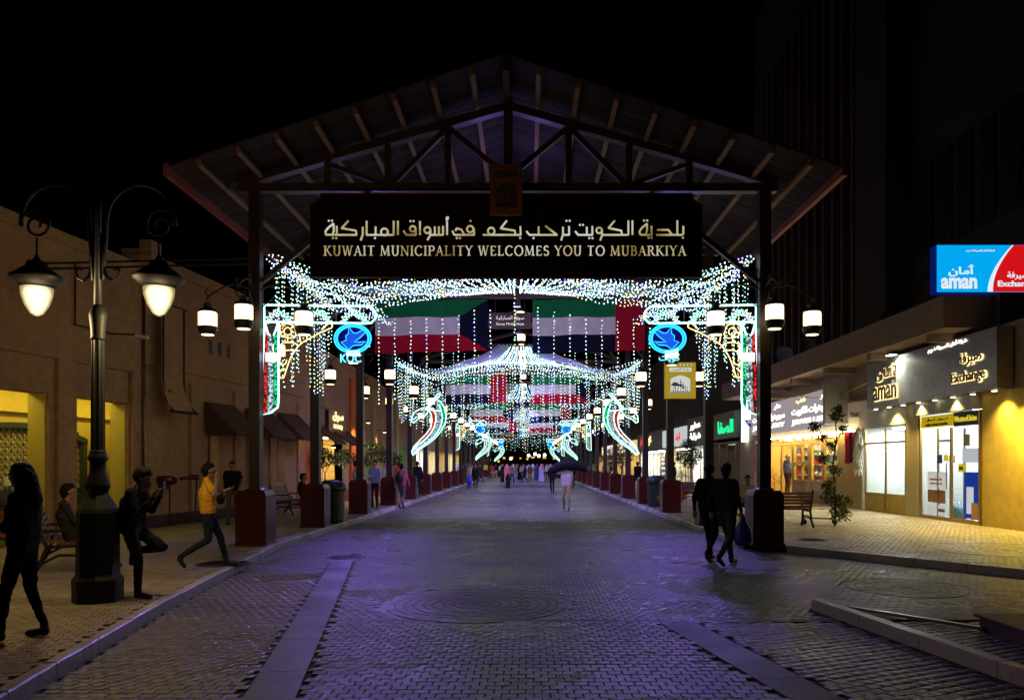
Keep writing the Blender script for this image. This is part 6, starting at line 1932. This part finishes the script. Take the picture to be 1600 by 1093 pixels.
for i, (x, y) in enumerate(((6.3, 52), (6.6, 60), (6.2, 70), (6.4, 82))):
    tree((x, y, WALK), f'leafy tree before the bright shops, {ORD[i]} past the litter bin on the right', tr2, [((-.3, 0, 1.5), .5), ((.35, 0, 1.6), .5), ((0, .1, 2.1), .5), ((0, 0, 1.1), .35)], pot=(.4, .5), seed=20 + i, dens=60, m='leafdk', size=.15)

# ------------------------------------------------------------------ people
class Body:
    def __init__(s): s.c = []
    def cap(s, a, b, ra, rb, lab): s.c.append((Vector(a), Vector(b), ra, rb, lab)); return s
def capsule(b, a, c, ra, rb, n=10):
    d = c - a
    if d.length < 1e-4: d = Vector((0, 0, 1e-3))
    u = d.normalized()
    pts, rs = [], []
    for k in (0, 1, 2): 
        t = math.pi / 2 * (1 - k / 3); pts.append(a - u * ra * math.sin(t)); rs.append(max(ra * math.cos(t), ra * .05))
    pts.append(a); rs.append(ra); pts.append(c); rs.append(rb)
    for k in (1, 2, 3):
        t = math.pi / 2 * k / 3; pts.append(c + u * rb * math.sin(t)); rs.append(max(rb * math.cos(t), rb * .05))
    b.tube(pts, rs, n)
def make_body(caps, mats, voxel, name='body', smooth_it=3):
    b = MB()
    for a, c, ra, rb, lab in caps: capsule(b, a, c, ra, rb)
    me = b.mesh('tmp', M['white'])
    ob = bpy.data.objects.new('tmp', me); COL.objects.link(ob)
    rm = ob.modifiers.new('r', 'REMESH'); rm.mode = 'VOXEL'; rm.voxel_size = voxel
    if smooth_it:
        sm = ob.modifiers.new('s', 'SMOOTH'); sm.iterations = smooth_it; sm.factor = .5
    dg = bpy.context.evaluated_depsgraph_get()
    out = bpy.data.meshes.new_from_object(ob.evaluated_get(dg))
    bpy.data.objects.remove(ob); bpy.data.meshes.remove(me)
    out.name = name
    labs = list(mats.keys())
    out.materials.clear()
    for l in labs: out.materials.append(mats[l])
    nF = len(out.polygons)
    cen = np.zeros(nF * 3); out.polygons.foreach_get('center', cen); cen = cen.reshape(-1, 3)
    best = np.full(nF, 1e9); idx = np.zeros(nF, int)
    for a, c, ra, rb, lab in caps:
        A = np.array(a); D = np.array(c) - A; L2 = max(D @ D, 1e-9)
        t = np.clip(((cen - A) @ D) / L2, 0, 1)
        dist = np.linalg.norm(cen - (A + t[:, None] * D), axis=1) - (ra + (rb - ra) * t)
        if lab in ('hair', 'shoe', 'scarf'): dist -= .004
        k = dist < best; best[k] = dist[k]; idx[k] = labs.index(lab)
    if voxel < .02:
        from mathutils import noise as mn
        nV = len(out.vertices)
        co = np.zeros(nV * 3); out.vertices.foreach_get('co', co); co = co.reshape(-1, 3)
        no = np.zeros(nV * 3); out.vertices.foreach_get('normal', no); no = no.reshape(-1, 3)
        vl = np.zeros(nV, int)
        for p_ in out.polygons:
            for vi in p_.vertices: vl[vi] = idx[p_.index]
        amp = np.array([{'skin': 0., 'hair': .010, 'top': .011, 'bottom': .010, 'shoe': .002, 'scarf': .01}[l] for l in labs])[vl]
        nz = np.array([mn.noise(Vector((c[0] * 11, c[1] * 11, c[2] * 19 + c[0] * 6))) + .5 * mn.noise(Vector((c[0] * 30, c[1] * 30, c[2] * 34))) if a_ else 0 for c, a_ in zip(co, amp)])
        co += no * (amp * nz)[:, None]
        out.vertices.foreach_set('co', co.reshape(-1))
    out.polygons.foreach_set('material_index', idx.astype(np.int32)); out.polygons.foreach_set('use_smooth', [True] * nF)
    out.update()
    return out
def hand(B, w, d, side, curl=.5, detail=True, lab='skin'):
    """w wrist, d direction of the hand, side sign of the thumb"""
    w = Vector(w); d = Vector(d).normalized()
    ref = Vector((0, 1, 0)) if abs(d.y) < .8 else Vector((0, 0, 1))
    u = d.cross(ref).normalized(); v = u.cross(d)
    B.cap(w, w + d * .07, .027, .033, lab)
    if not detail: B.cap(w + d * .07, w + d * .14, .03, .02, lab); return
    for k in range(4):
        o = u * (k - 1.5) * .021
        L = (.065, .075, .07, .055)[k]
        p0 = w + d * .08 + o; p1 = p0 + (d + v * curl * .5).normalized() * L * .55; p2 = p1 + (d * (1 - curl) + v * curl * 1.2).normalized() * L * .5
        B.cap(p0, p1, .0095, .009, lab); B.cap(p1, p2, .009, .0075, lab)
    p0 = w + d * .03 + u * side * .025; p1 = p0 + (d * .7 + u * side * .7).normalized() * .045; B.cap(p0, p1, .012, .010, lab); B.cap(p1, p1 + (d + v * .3).normalized() * .03, .010, .008, lab)
def figure(pose=None, kind='trousers', hair='short', detail=True, female=False, sleeve='long', H=1.72, bulk=1.):
    """standing, facing +Y, x to its right; pose overrides joints"""
    j = dict(pel=(0, 0, .95), chest=(0, -.01, 1.25), neck=(0, -.01, 1.47), head=(0, .02, 1.60),
             shL=(-.175, -.01, 1.41), shR=(.175, -.01, 1.41), elL=(-.235, -.04, 1.13), elR=(.235, -.04, 1.13), wrL=(-.24, .03, .89), wrR=(.24, .03, .89),
             hipL=(-.09, 0, .92), hipR=(.09, 0, .92), knL=(-.10, .03, .50), knR=(.10, .03, .50), anL=(-.10, -.02, .09), anR=(.10, -.02, .09),
             toL=(-.12, .14, .035), toR=(.12, .14, .035), hdL=(0, .05, -1), hdR=(0, .05, -1), face=(0, 1, 0))
    if female: j.update(shL=(-.155, 0, 1.39), shR=(.155, 0, 1.39))
    j.update(pose or {})
    j = {k: Vector(v) for k, v in j.items()}
    B = Body()
    top, bot = 'top', 'bottom' if kind == 'trousers' else 'top'
    up = (j['neck'] - j['pel']).normalized()
    k_ = bulk
    # torso: side by side capsules give it width
    sh = j['shR'] - j['shL']; hp = j['hipR'] - j['hipL']
    for s in (.5, -.5, .22, -.22):
        B.cap(j['pel'] + hp * s * 1.0, j['chest'] + sh * s * .62, .105 * k_, .115 * k_, top)
        B.cap(j['chest'] + sh * s * .62, (j['shL'] + j['shR']) / 2 + sh * s * .62 - up * .03, .115 * k_, .075, top)
    B.cap(j['shL'], j['shR'], .062, .062, top)
    B.cap((j['shL'] + j['shR']) / 2, j['neck'], .075, .055, top)
    B.cap(j['neck'] - up * .03, j['head'] - Vector((0, 0, .04)), .052, .05, 'skin')
    if female:
        for s in (-.3, .3): B.cap(j['chest'] + sh * s + j['face'] * .07 + up * .04, j['chest'] + sh * s + j['face'] * .085 + up * .03, .06, .055, top)
    # head with face
    f = j['face'].normalized(); h = j['head']; r = Vector((0, 0, 1)).cross(f).normalized() * -1; zu = Vector((0, 0, 1))
    B.cap(h + f * .015 + zu * .025, h - f * .025 + zu * .03, .083, .085, 'skin')
    B.cap(h + f * .03 - zu * .055, h + f * .045 - zu * .075, .058, .042, 'skin')
    B.cap(h + f * .093 + zu * .01, h + f * .108 - zu * .018, .010, .014, 'skin')
    if detail:
        B.cap(h + f * .085 - zu * .05 - r * .015, h + f * .085 - zu * .05 + r * .015, .011, .011, 'skin')
        B.cap(h + f * .084 + zu * .035 - r * .035, h + f * .084 + zu * .035 + r * .035, .012, .012, 'skin')
        for s in (-1, 1): B.cap(h + r * s * .083 + zu * .015, h + r * s * .088 - zu * .02, .013, .011, 'skin')
    if hair in ('short', 'long', 'bushy'):
        e = .012 if hair == 'bushy' else 0
        B.cap(h - f * .02 + zu * .055, h - f * .045 + zu * .03, .088 + e, .086 + e, 'hair')
        B.cap(h + f * .03 + zu * .08, h - f * .03 + zu * .075, .062 + e, .07 + e, 'hair')
        B.cap(h - f * .055 + zu * .0, h - f * .05 - zu * .05, .07, .05, 'hair')
    if hair == 'long':
        B.cap(h - f * .06, h - f * .11 - zu * .22, .085, .085, 'hair'); B.cap(h - f * .11 - zu * .22, h - f * .10 - zu * .40, .09, .05, 'hair')
        for s in (-1, 1): B.cap(h + r * s * .06 - f * .02, h + r * s * .09 - f * .03 - zu * .25, .05, .04, 'hair')
    if hair == 'scarf':
        B.cap(h - f * .015 + zu * .05, h - f * .03 + zu * .0, .098, .10, 'scarf')
        B.cap(h - f * .05 - zu * .02, h - f * .09 - zu * .22, .10, .13, 'scarf')
        for s in (-1, 1): B.cap(h + r * s * .07 + zu * .02, h + r * s * .12 - zu * .22, .045, .05, 'scarf')
    # arms
    for s in 'LR':
        sl = 'skin' if sleeve == 'short' else top
        mid = j['sh' + s].lerp(j['el' + s], .62)
        B.cap(j['sh' + s], mid, .058, .05, top)
        B.cap(mid, j['el' + s], .046 if sleeve == 'short' else .049, .040, sl)
        B.cap(j['el' + s], j['wr' + s], .040 if sleeve == 'short' else .043, .027 if sleeve == 'short' else .032, sl)
        hand(B, j['wr' + s], j['hd' + s], -1 if s == 'R' else 1, detail=detail)
    # legs
    if kind == 'trousers':
        for s in 'LR':
            B.cap(j['hip' + s] - Vector((0, 0, .0)), j['kn' + s], .096 * k_ if not female else .092, .060, 'bottom')
            B.cap(j['kn' + s], j['an' + s] + Vector((0, 0, .01)), .060 if not female else .056, .045 if not female else .036, 'bottom')
        B.cap(j['hipL'], j['hipR'], .10 * k_, .10 * k_, 'bottom')
    else:
        lo = (j['anL'] + j['anR']) / 2 + Vector((0, 0, .03))
        spread = (j['anR'] - j['anL'])
        for s in (-.5, -.2, .2, .5):
            B.cap(j['pel'] + hp * s, lo + spread * s * 1.5, .115, .12 if kind == 'abaya' else .10, 'top')
        lo.z = .1
    for s in 'LR':
        B.cap(j['an' + s] - Vector((0, 0, .035)), j['to' + s], .045, .036, 'shoe')
        B.cap(j['an' + s], j['an' + s] - Vector((0, 0, .04)), .04, .045, 'shoe')
    return B.c
SK = mat('warm_skin', (.33, .18, .115), .55)
HR = mat('black_hair', (.01, .008, .007), .7, spec=.15)
SHO = mat('dark_shoe', (.02, .016, .014), .5)
def clothes(name, col): return mat(name, col, .9, noise=.12, nscale=10, spec=.12)
EYE_M = mat('dark_eye', (.01, .008, .006), .2)
def person(loc, rz, label, group, top, bottom, vox=.012, scarf=None, smooth_it=3, eyes=True, sc=1., **kw):
    t = empty('person', loc, rz, label=label, cat='person', group=group)
    t.scale = (sc, sc, sc)
    caps = figure(**kw)
    mats = {'skin': SK, 'hair': HR, 'top': top, 'bottom': bottom, 'shoe': SHO, 'scarf': scarf or top}
    me = make_body(caps, mats, vox, smooth_it=smooth_it)
    place(me, 'body', t)
    if eyes:
        h = Vector((kw.get('pose') or {}).get('head', (0, .02, 1.60))); f = Vector((kw.get('pose') or {}).get('face', (0, 1, 0))).normalized()
        r = Vector((0, 0, 1)).cross(f).normalized()
        for s in (-1, 1):
            b = MB(); b.ball(h + f * .092 + r * s * .032 + Vector((0, 0, .018)), .011, 8, 6); b.build('eye', EYE_M, t)
    return t
WALKP = dict(knL=(-.10, .20, .52), anL=(-.10, .30, .085), toL=(-.11, .46, .036), knR=(.10, .0, .49), anR=(.10, -.36, .17), toR=(.11, -.24, .045),
             elL=(-.23, -.13, 1.15), wrL=(-.24, -.10, .91), elR=(.23, .06, 1.14), wrR=(.23, .20, .95))
near = 'people standing near the portal'
blk = clothes('black_jacket', (.012, .012, .014)); blk2 = clothes('charcoal_trousers', (.015, .017, .022)); denim = clothes('dark_denim', (.022, .03, .05))
# woman on the far left, in profile towards the left edge
person((-4.60, 7.0, WALK), math.pi / 2 + .15, 'woman with long dark hair in black jacket and tights at the far left edge', near, blk, blk, hair='long', female=True, sc=.93,
       pose=dict(knL=(-.08, .12, .49), anL=(-.09, .16, .09), toL=(-.10, .32, .035), knR=(.10, -.02, .48), anR=(.13, -.14, .09), toR=(.15, .02, .035),
                 elL=(-.22, .05, 1.10), wrL=(-.05, .22, 1.15), hdL=(.8, .3, .1), elR=(.22, .05, 1.10), wrR=(.02, .24, 1.10), hdR=(-.8, .2, .1)))
# seated person behind the lamp
seat = dict(pel=(0, 0, .50), chest=(0, -.10, .82), neck=(0, -.09, 1.04), head=(0, -.04, 1.17), shL=(-.175, -.10, .98), shR=(.175, -.10, .98), elL=(-.24, .02, .74), elR=(.24, .02, .74),
            wrL=(-.12, .24, .68), wrR=(.12, .24, .68), hdL=(.2, 1, -.1), hdR=(-.2, 1, -.1), hipL=(-.09, .03, .50), hipR=(.09, .03, .50), knL=(-.13, .44, .52), knR=(.13, .44, .52),
            anL=(-.12, .42, .10), anR=(.14, .46, .10), toL=(-.13, .60, .035), toR=(.15, .64, .035))
person((-6.95, 11.7, WALK), -math.pi / 2 + .6, 'person seated on the shadowed bench between the woman and the street lamp', near, clothes('dark_grey_hoodie', (.03, .03, .035)), blk2, pose=seat)
# man leaning on the lamp with one foot up
person((-4.60, 9.2, WALK), -math.pi / 2, 'man in black leaning against the street lamp with one foot up, looking at his hand', near, blk, denim, hair='bushy', sc=.96,
       pose=dict(pel=(0, -.14, .86), chest=(0, -.13, 1.18), neck=(0, -.08, 1.36), head=(0, .0, 1.48), face=(0, 1, -.35), shL=(-.17, -.09, 1.31), shR=(.17, -.09, 1.31),
                 hipL=(-.09, -.13, .84), hipR=(.09, -.13, .84), knR=(.09, -.02, .47), anR=(.10, -.03, .09), toR=(.11, .13, .035),
                 knL=(-.10, .19, .62), anL=(-.11, -.19, .56), toL=(-.11, -.21, .42), elR=(.20, .0, 1.05), wrR=(.12, .17, 1.24), hdR=(-.1, .3, 1), elL=(-.20, .0, 1.07), wrL=(-.05, .18, 1.27), hdL=(.2, .4, 1)))
t = empty('mobile_phone', (-4.36, 9.2, WALK + 1.315), label='dark phone held in front of the face of the man leaning on the street lamp', cat='phone')
b = MB(); b.box((0, 0, 0), (.012, .075, .15)); b.build('body', M['black'], t)
# man in the yellow shirt
person((-4.90, 11.75, WALK), -R(62), 'man in a bright yellow T-shirt and dark jeans walking with a phone at his ear', near, clothes('yellow_shirt', (.80, .42, .03)), denim, sleeve='short', bulk=1.1, sc=.93,
       pose=dict(WALKP, anR=(.10, -.42, .22), toR=(.11, -.36, .08), elR=(.34, .06, 1.22), wrR=(.17, .12, 1.47), hdR=(-.3, -.1, 1), elL=(-.24, .12, 1.18), wrL=(-.16, .30, 1.28), hdL=(.2, 1, .3)))
person((-7.85, 20.4, WALK), math.pi + .25, 'man in a black shirt with a shoulder bag standing by the tan wall', near, blk, clothes('khaki_grey', (.12, .11, .10)), sleeve='short', sc=.97,
       pose=dict(elL=(-.27, .02, 1.16), wrL=(-.20, .16, 1.0)))
t = empty('shoulder_bag', (-8.15, 20.35, WALK + .60), label='dark bag at the hip of the man standing by the tan wall', cat='bag')
b = MB(); b.ball((0, 0, .12), .18, 10, 8, (.7, .6, 1.1)); b.build('body', M['black'], t, smooth=True)
# two men on the right
person((3.19, 13.5, .002), -R(35), 'dark silhouetted man walking on the inner side of a pair on the right', near, blk, blk, pose=WALKP, bulk=1.08)
person((3.36, 13.02, .002), -R(48), 'man in a dark shirt and jeans walking beside another, carrying a blue bag', near, clothes('navy_shirt', (.018, .022, .035)), clothes('dusty_jeans', (.05, .06, .07)), pose=dict(WALKP, elR=(.25, -.03, 1.14), wrR=(.26, .05, .93)), bulk=1.12)
t = empty('blue_bag', (3.60, 12.86, .36), label='blue plastic carrier bag hanging from the hand of the walking man on the right', cat='bag')
b = MB(); n = 12; vs = []
for k, (r_, z) in enumerate(((.10, 0), (.14, .08), (.13, .26), (.06, .40), (.02, .52))):
    for i in range(n):
        a = 2 * math.pi * i / n; q_ = 1 + .12 * math.sin(i * 2.3 + k); vs.append((r_ * q_ * math.cos(a), r_ * .55 * q_ * math.sin(a), z))
b.add(vs, [(k * n + i, k * n + (i + 1) % n, (k + 1) * n + (i + 1) % n, (k + 1) * n + i) for k in range(4) for i in range(n)] + [tuple(range(n - 1, -1, -1))])
b.build('bag', mat('blue_plastic_bag', (.02, .05, .5), .4), t, smooth=True)
# man with a bundle on his head
person((1.42, 28.4, .0), math.pi - .1, 'man in white shirt and khaki trousers walking this way under a big dark bundle', near, clothes('white_shirt', (.62, .55, .62)), clothes('khaki', (.42, .34, .20)), vox=.016, sleeve='short',
       pose=dict(WALKP, anR=(.10, -.22, .14), toR=(.11, -.08, .04), knR=(.10, .04, .5), knL=(-.1, .14, .52), anL=(-.1, .16, .09), toL=(-.1, .32, .05), elR=(.36, .05, 1.35), wrR=(.30, .10, 1.60), hdR=(-.2, 0, 1)))
t = empty('dark_bundle', (1.5, 28.36, 1.50), label='large dark bundle carried on the head of the man in khaki trousers', cat='bundle')
b = MB()
pts = [(-.72, 0, -.12), (-.55, .02, .02), (-.3, 0, .15), (0, 0, .19), (.3, .02, .17), (.55, 0, .06), (.72, .03, -.03)]
b.tube(pts, [.05, .14, .17, .18, .17, .14, .04], 12)
b.ball((.62, 0, -.0), .1, 10, 6); b.build('cloth', clothes('dark_sheet', (.02, .02, .03)), t, smooth=True)
t = empty('step_block', (11.25, 33.0, WALK), label='low step in front of the wooden shop under the man in the striped shirt', cat='step')
b = MB(); b.span((-.45, -.5, 0), (.4, .5, .30)); b.build('block', M['conc_br'], t)
# striped shirt
ms = mat('striped_shirt', (.22, .24, .33), .8)
nt = ms.node_tree; wv = nt.nodes.new('ShaderNodeTexWave'); wv.inputs['Scale'].default_value = 9; tc = nt.nodes.new('ShaderNodeTexCoord'); cr = nt.nodes.new('ShaderNodeValToRGB')
cr.color_ramp.elements[0].color = (.12, .14, .22, 1); cr.color_ramp.elements[1].color = (.42, .42, .5, 1)
nt.links.new(tc.outputs['Object'], wv.inputs['Vector']); nt.links.new(wv.outputs['Fac'], cr.inputs['Fac']); nt.links.new(cr.outputs['Color'], nt.nodes['Principled BSDF'].inputs['Base Color'])
HRW = HR; HR = mat('white_hair', (.6, .57, .52), .7)
person((11.15, 33.0, WALK + .3), -math.pi / 2 + .25, 'white haired man in a striped shirt seen from behind at the wooden shop', near, ms, clothes('brown_trousers', (.16, .09, .04)), vox=.016, bulk=1.15, eyes=False)
HR = HRW
# people on the left walk
mid = 'people on the left walk among the posts'
person((-5.95, 26.6, WALK), -R(70), 'man in a white shirt reaching out, between the third and fourth left pedestals', mid, clothes('pale_shirt', (.5, .5, .55)), blk2, vox=.018, eyes=False, pose=dict(elR=(.30, .2, 1.25), wrR=(.34, .44, 1.18), hdR=(0, 1, -.1)))
person((-5.45, 27.3, WALK), R(160), 'man in a light blue shirt and black trousers, between the third and fourth left pedestals', mid, clothes('light_blue_shirt', (.22, .28, .45)), blk2, vox=.018, eyes=False, pose=dict(elL=(-.3, .1, 1.2), wrL=(-.36, .25, 1.05)))
person((-6.15, 33.2, WALK), R(150), 'person in a white robe near the fourth left post', mid, clothes('white_robe', (.65, .6, .55)), SHO, vox=.02, kind='robe', hair='short', eyes=False)
person((-4.86, 29.5, .0), -R(20), 'person with a black backpack and pink shirt beside the fifth left pedestal', mid, clothes('pink_shirt', (.45, .12, .15)), clothes('grey_trousers', (.12, .12, .15)), vox=.018, eyes=False, pose=dict(WALKP))
t = empty('backpack', (-4.90, 29.3, .98), label='black backpack worn by the person in the pink shirt', cat='backpack')
b = MB(); b.ball((0, -.02, .22), .19, 10, 8, (.85, .6, 1.25)); b.build('pack', M['black'], t, smooth=True)
person((-5.7, 38.2, WALK), -R(90), 'seated person with a lime green scarf behind the fifth left pedestal', mid, clothes('lime_top', (.2, .6, .1)), blk2, vox=.02, eyes=False, pose=seat)
person((-7.15, 24.6, WALK), -R(90), 'dark figure seated on the bench in front of the orange wall', mid, blk, blk2, vox=.018, eyes=False, pose=seat)
person((-5.25, 36.4, WALK), R(10), 'small dark figure leaning by the sixth left pedestal', mid, blk, blk2, vox=.02, eyes=False)
# right walk
person((7.1, 37.5, WALK), R(100), 'dark haired person standing by the potted shrub on the right', mid.replace('left', 'right'), blk, blk2, vox=.02, eyes=False)
person((6.0, 20.9, WALK), R(180), 'reddish haired person sitting hidden behind the nearest right pedestal', mid.replace('left', 'right'), clothes('cream_top', (.5, .4, .25)), blk2, vox=.02, eyes=False, pose=seat)
# the crowd: a few figures, built once, worn in many colours
slots = ['skin', 'hair', 'top', 'bottom', 'shoe', 'scarf']
def proto(**kw):
    return make_body(figure(detail=False, **kw), {k: M['white'] for k in slots}, .030, smooth_it=2)
PRO = {'walk': proto(pose=WALKP), 'stand': proto(), 'robe': proto(kind='robe', hair='scarf', pose=dict(anL=(-.1, .12, .09), anR=(.1, -.1, .09), toL=(-.1, .26, .04), toR=(.1, .03, .04))),
       'abaya': proto(kind='abaya', hair='scarf', female=True), 'wsh': proto(pose=WALKP, sleeve='short', female=True, hair='long')}
CM = {n: clothes('crowd_' + n, c) for n, c in dict(black=(.012, .012, .015), white=(.62, .6, .6), cream=(.45, .38, .28), yellow=(.55, .38, .05), teal=(.08, .3, .3), pink=(.5, .18, .18), salmon=(.55, .26, .20), blue=(.05, .08, .28),
      grey=(.16, .16, .18), lavender=(.38, .34, .5), brown=(.14, .08, .05), denim=(.04, .07, .15), green=(.08, .25, .1), red=(.4, .04, .05)).items()}
NAMES = {'walk': 'shirt', 'stand': 'shirt', 'robe': 'robe', 'abaya': 'abaya', 'wsh': 'top'}
def crowd(px, Y, kind, top, bot, rz, label=None, sc=1., scarf=None):
    x = (px - 825) / 1200 * Y if px is not None else None
    z = 0 if -5.0 < x < 4.3 else WALK
    pn = sum(1 for v in LY if v < Y)
    lat = ('left edge' if x < -3 else 'left half' if x < -.9 else 'middle' if x < .6 else 'right half' if x < 2.8 else 'right edge')
    lab = label or f'{"striding" if kind == "walk" else "distant"} figure in a {top} {NAMES[kind]}, {lat} of the walkway, past the {ORD[pn - 1]} left post'
    t = empty('person', (x, Y, z), rz, label=lab, cat='person', group='far crowd on the walkway')
    t.scale = (sc, sc, sc)
    o = place(PRO[kind], 'body', t)
    m_ = {'skin': SK, 'hair': HR, 'top': CM[top], 'bottom': CM[bot], 'shoe': SHO, 'scarf': CM[scarf or ('white' if kind == 'robe' else top)]}
    for i, k in enumerate(slots):
        o.material_slots[i].link = 'OBJECT'; o.material_slots[i].material = m_[k]
    return t
crowd(743, 52, 'stand', 'black', 'black', R(180), 'person all in black, nearest of the crowd on the left side, beside the blue bag')
crowd(734, 54, 'stand', 'cream', 'grey', R(150), 'person in cream clothing with a blue bag, beside the left person all in black')
t = empty('blue_bag', ((733 - 825) / 1200 * 53.6, 53.6, .25), label='bright blue bag held at the left edge of the crowd', cat='bag')
b = MB(); b.ball((0, 0, .3), .22, 10, 8, (.9, .6, 1.4)); b.build('bag', mat('blue_bag2', (.02, .06, .6), .4), t, smooth=True)
crowd(751, 74, 'walk', 'black', 'black', R(120)); crowd(759, 92, 'stand', 'yellow', 'black', 0, 'figure in a yellow shirt and black trousers in the left part of the crowd')
crowd(766, 104, 'stand', 'teal', 'denim', 0, 'figure in a teal shirt and jeans in the left part of the crowd'); crowd(775, 96, 'walk', 'black', 'cream', R(180))
crowd(786, 73, 'abaya', 'black', 'black', R(170), 'black robed woman left of the figure in salmon'); crowd(792, 72, 'abaya', 'pink', 'black', R(10), 'woman with a pink scarf left of the figure in salmon', scarf='pink')
crowd(793.5, 55, 'abaya', 'black', 'black', R(0), 'small child in black in front of the figure in salmon', sc=.62); crowd(800, 63, 'walk', 'salmon', 'denim', R(190), 'figure in a loose salmon top in the middle of the crowd')
crowd(812, 84, 'abaya', 'black', 'black', R(0), 'black robed woman left of the man in a white robe'); crowd(817, 100, 'robe', 'white', 'white', R(180), 'man in a full white robe in the centre of the crowd')
crowd(820, 71, 'walk', 'black', 'black', R(100), 'figure in black striding across the centre of the walkway'); crowd(828, 80, 'stand', 'brown', 'brown', R(180)); crowd(834, 90, 'walk', 'white', 'black', R(170))
crowd(840, 84, 'abaya', 'black', 'black', R(180)); crowd(846, 72, 'robe', 'lavender', 'white', R(20), 'man in a pale robe with a pink head scarf right of centre', scarf='pink')
crowd(855, 82, 'stand', 'white', 'black', R(180), 'figure in a white shirt left of the dark bundle'); crowd(863, 45, 'walk', 'black', 'black', R(170), 'dark figure half hidden behind the man with the bundle')
crowd(895, 58, 'stand', 'black', 'black', R(180), 'figure in black trousers right of the man with the bundle'); crowd(891, 60, 'abaya', 'black', 'black', R(180), 'black robed figure right of the man with the bundle')
q = random.Random(21)
cols = ['black', 'black', 'black', 'white', 'white', 'grey', 'cream', 'blue', 'pink', 'brown', 'lavender', 'green', 'red']
done_ = set()
for k in range(100):
    Y = q.uniform(80, 150); x = q.uniform(-4.6, 4.0)
    kind = q.choice(['walk', 'stand', 'robe', 'abaya', 'abaya', 'wsh', 'walk'])
    top = q.choice(cols) if kind != 'robe' else q.choice(['white', 'white', 'cream', 'lavender'])
    if kind == 'abaya': top = q.choice(['black', 'black', 'black', 'brown', 'blue'])
    pn_ = sum(1 for v in LY if v < Y); lat_ = 0 if x < -3 else 1 if x < -.9 else 2 if x < .6 else 3 if x < 2.8 else 4
    key_ = (kind == 'walk', NAMES[kind], top, pn_, lat_)
    if key_ in done_: continue
    done_.add(key_)
    crowd(825 + x * 1200 / Y, Y, kind, top, q.choice(['black', 'denim', 'grey', 'cream']), q.choice([0, math.pi]) + q.uniform(-.5, .5))
for k in range(16):
    Y = q.uniform(38, 95); s = k % 2
    x = q.uniform(-8.2, -6.2) if s else q.uniform(5.6, 10.4)
    top = q.choice(cols); kind = q.choice(['walk', 'stand', 'abaya'])
    if x > 0 and Y < 60: x = q.uniform(5.4, 6.2)
    crowd(825 + x * 1200 / Y, Y, kind, top, 'black', q.uniform(0, 6.2), f'stroller in {top} on the {"left" if s else "right"} walk, past the {ORD[sum(1 for v in LY if v < Y) - 1]} post{", turned away" if k > 8 else ""}{" and walking" if kind == "walk" else ""}')

# ------------------------------------------------------------------ cool white lamps far down the right side
for i, (px_, Y, z) in enumerate(((826, 150, 3.2), (836, 146, 3.4), (842, 140, 3.0), (851, 150, 3.3), (798, 158, 2.6))):
    t = empty('far_lamp', ((px_ - 825) / 1200 * Y, Y, 0), label=f'greenish white lamp on a pole at the far end of the walkway, {ORD[i]} of five', cat='lamp')
    b = MB(); b.tube([(0, 0, 0), (0, 0, z)], .05, 6); b.build('pole', M['iron'], t)
    b = MB(); b.ball((0, 0, z + .2), .3, 10, 8); b.build('globe', M['fill_white'], t, smooth=True)
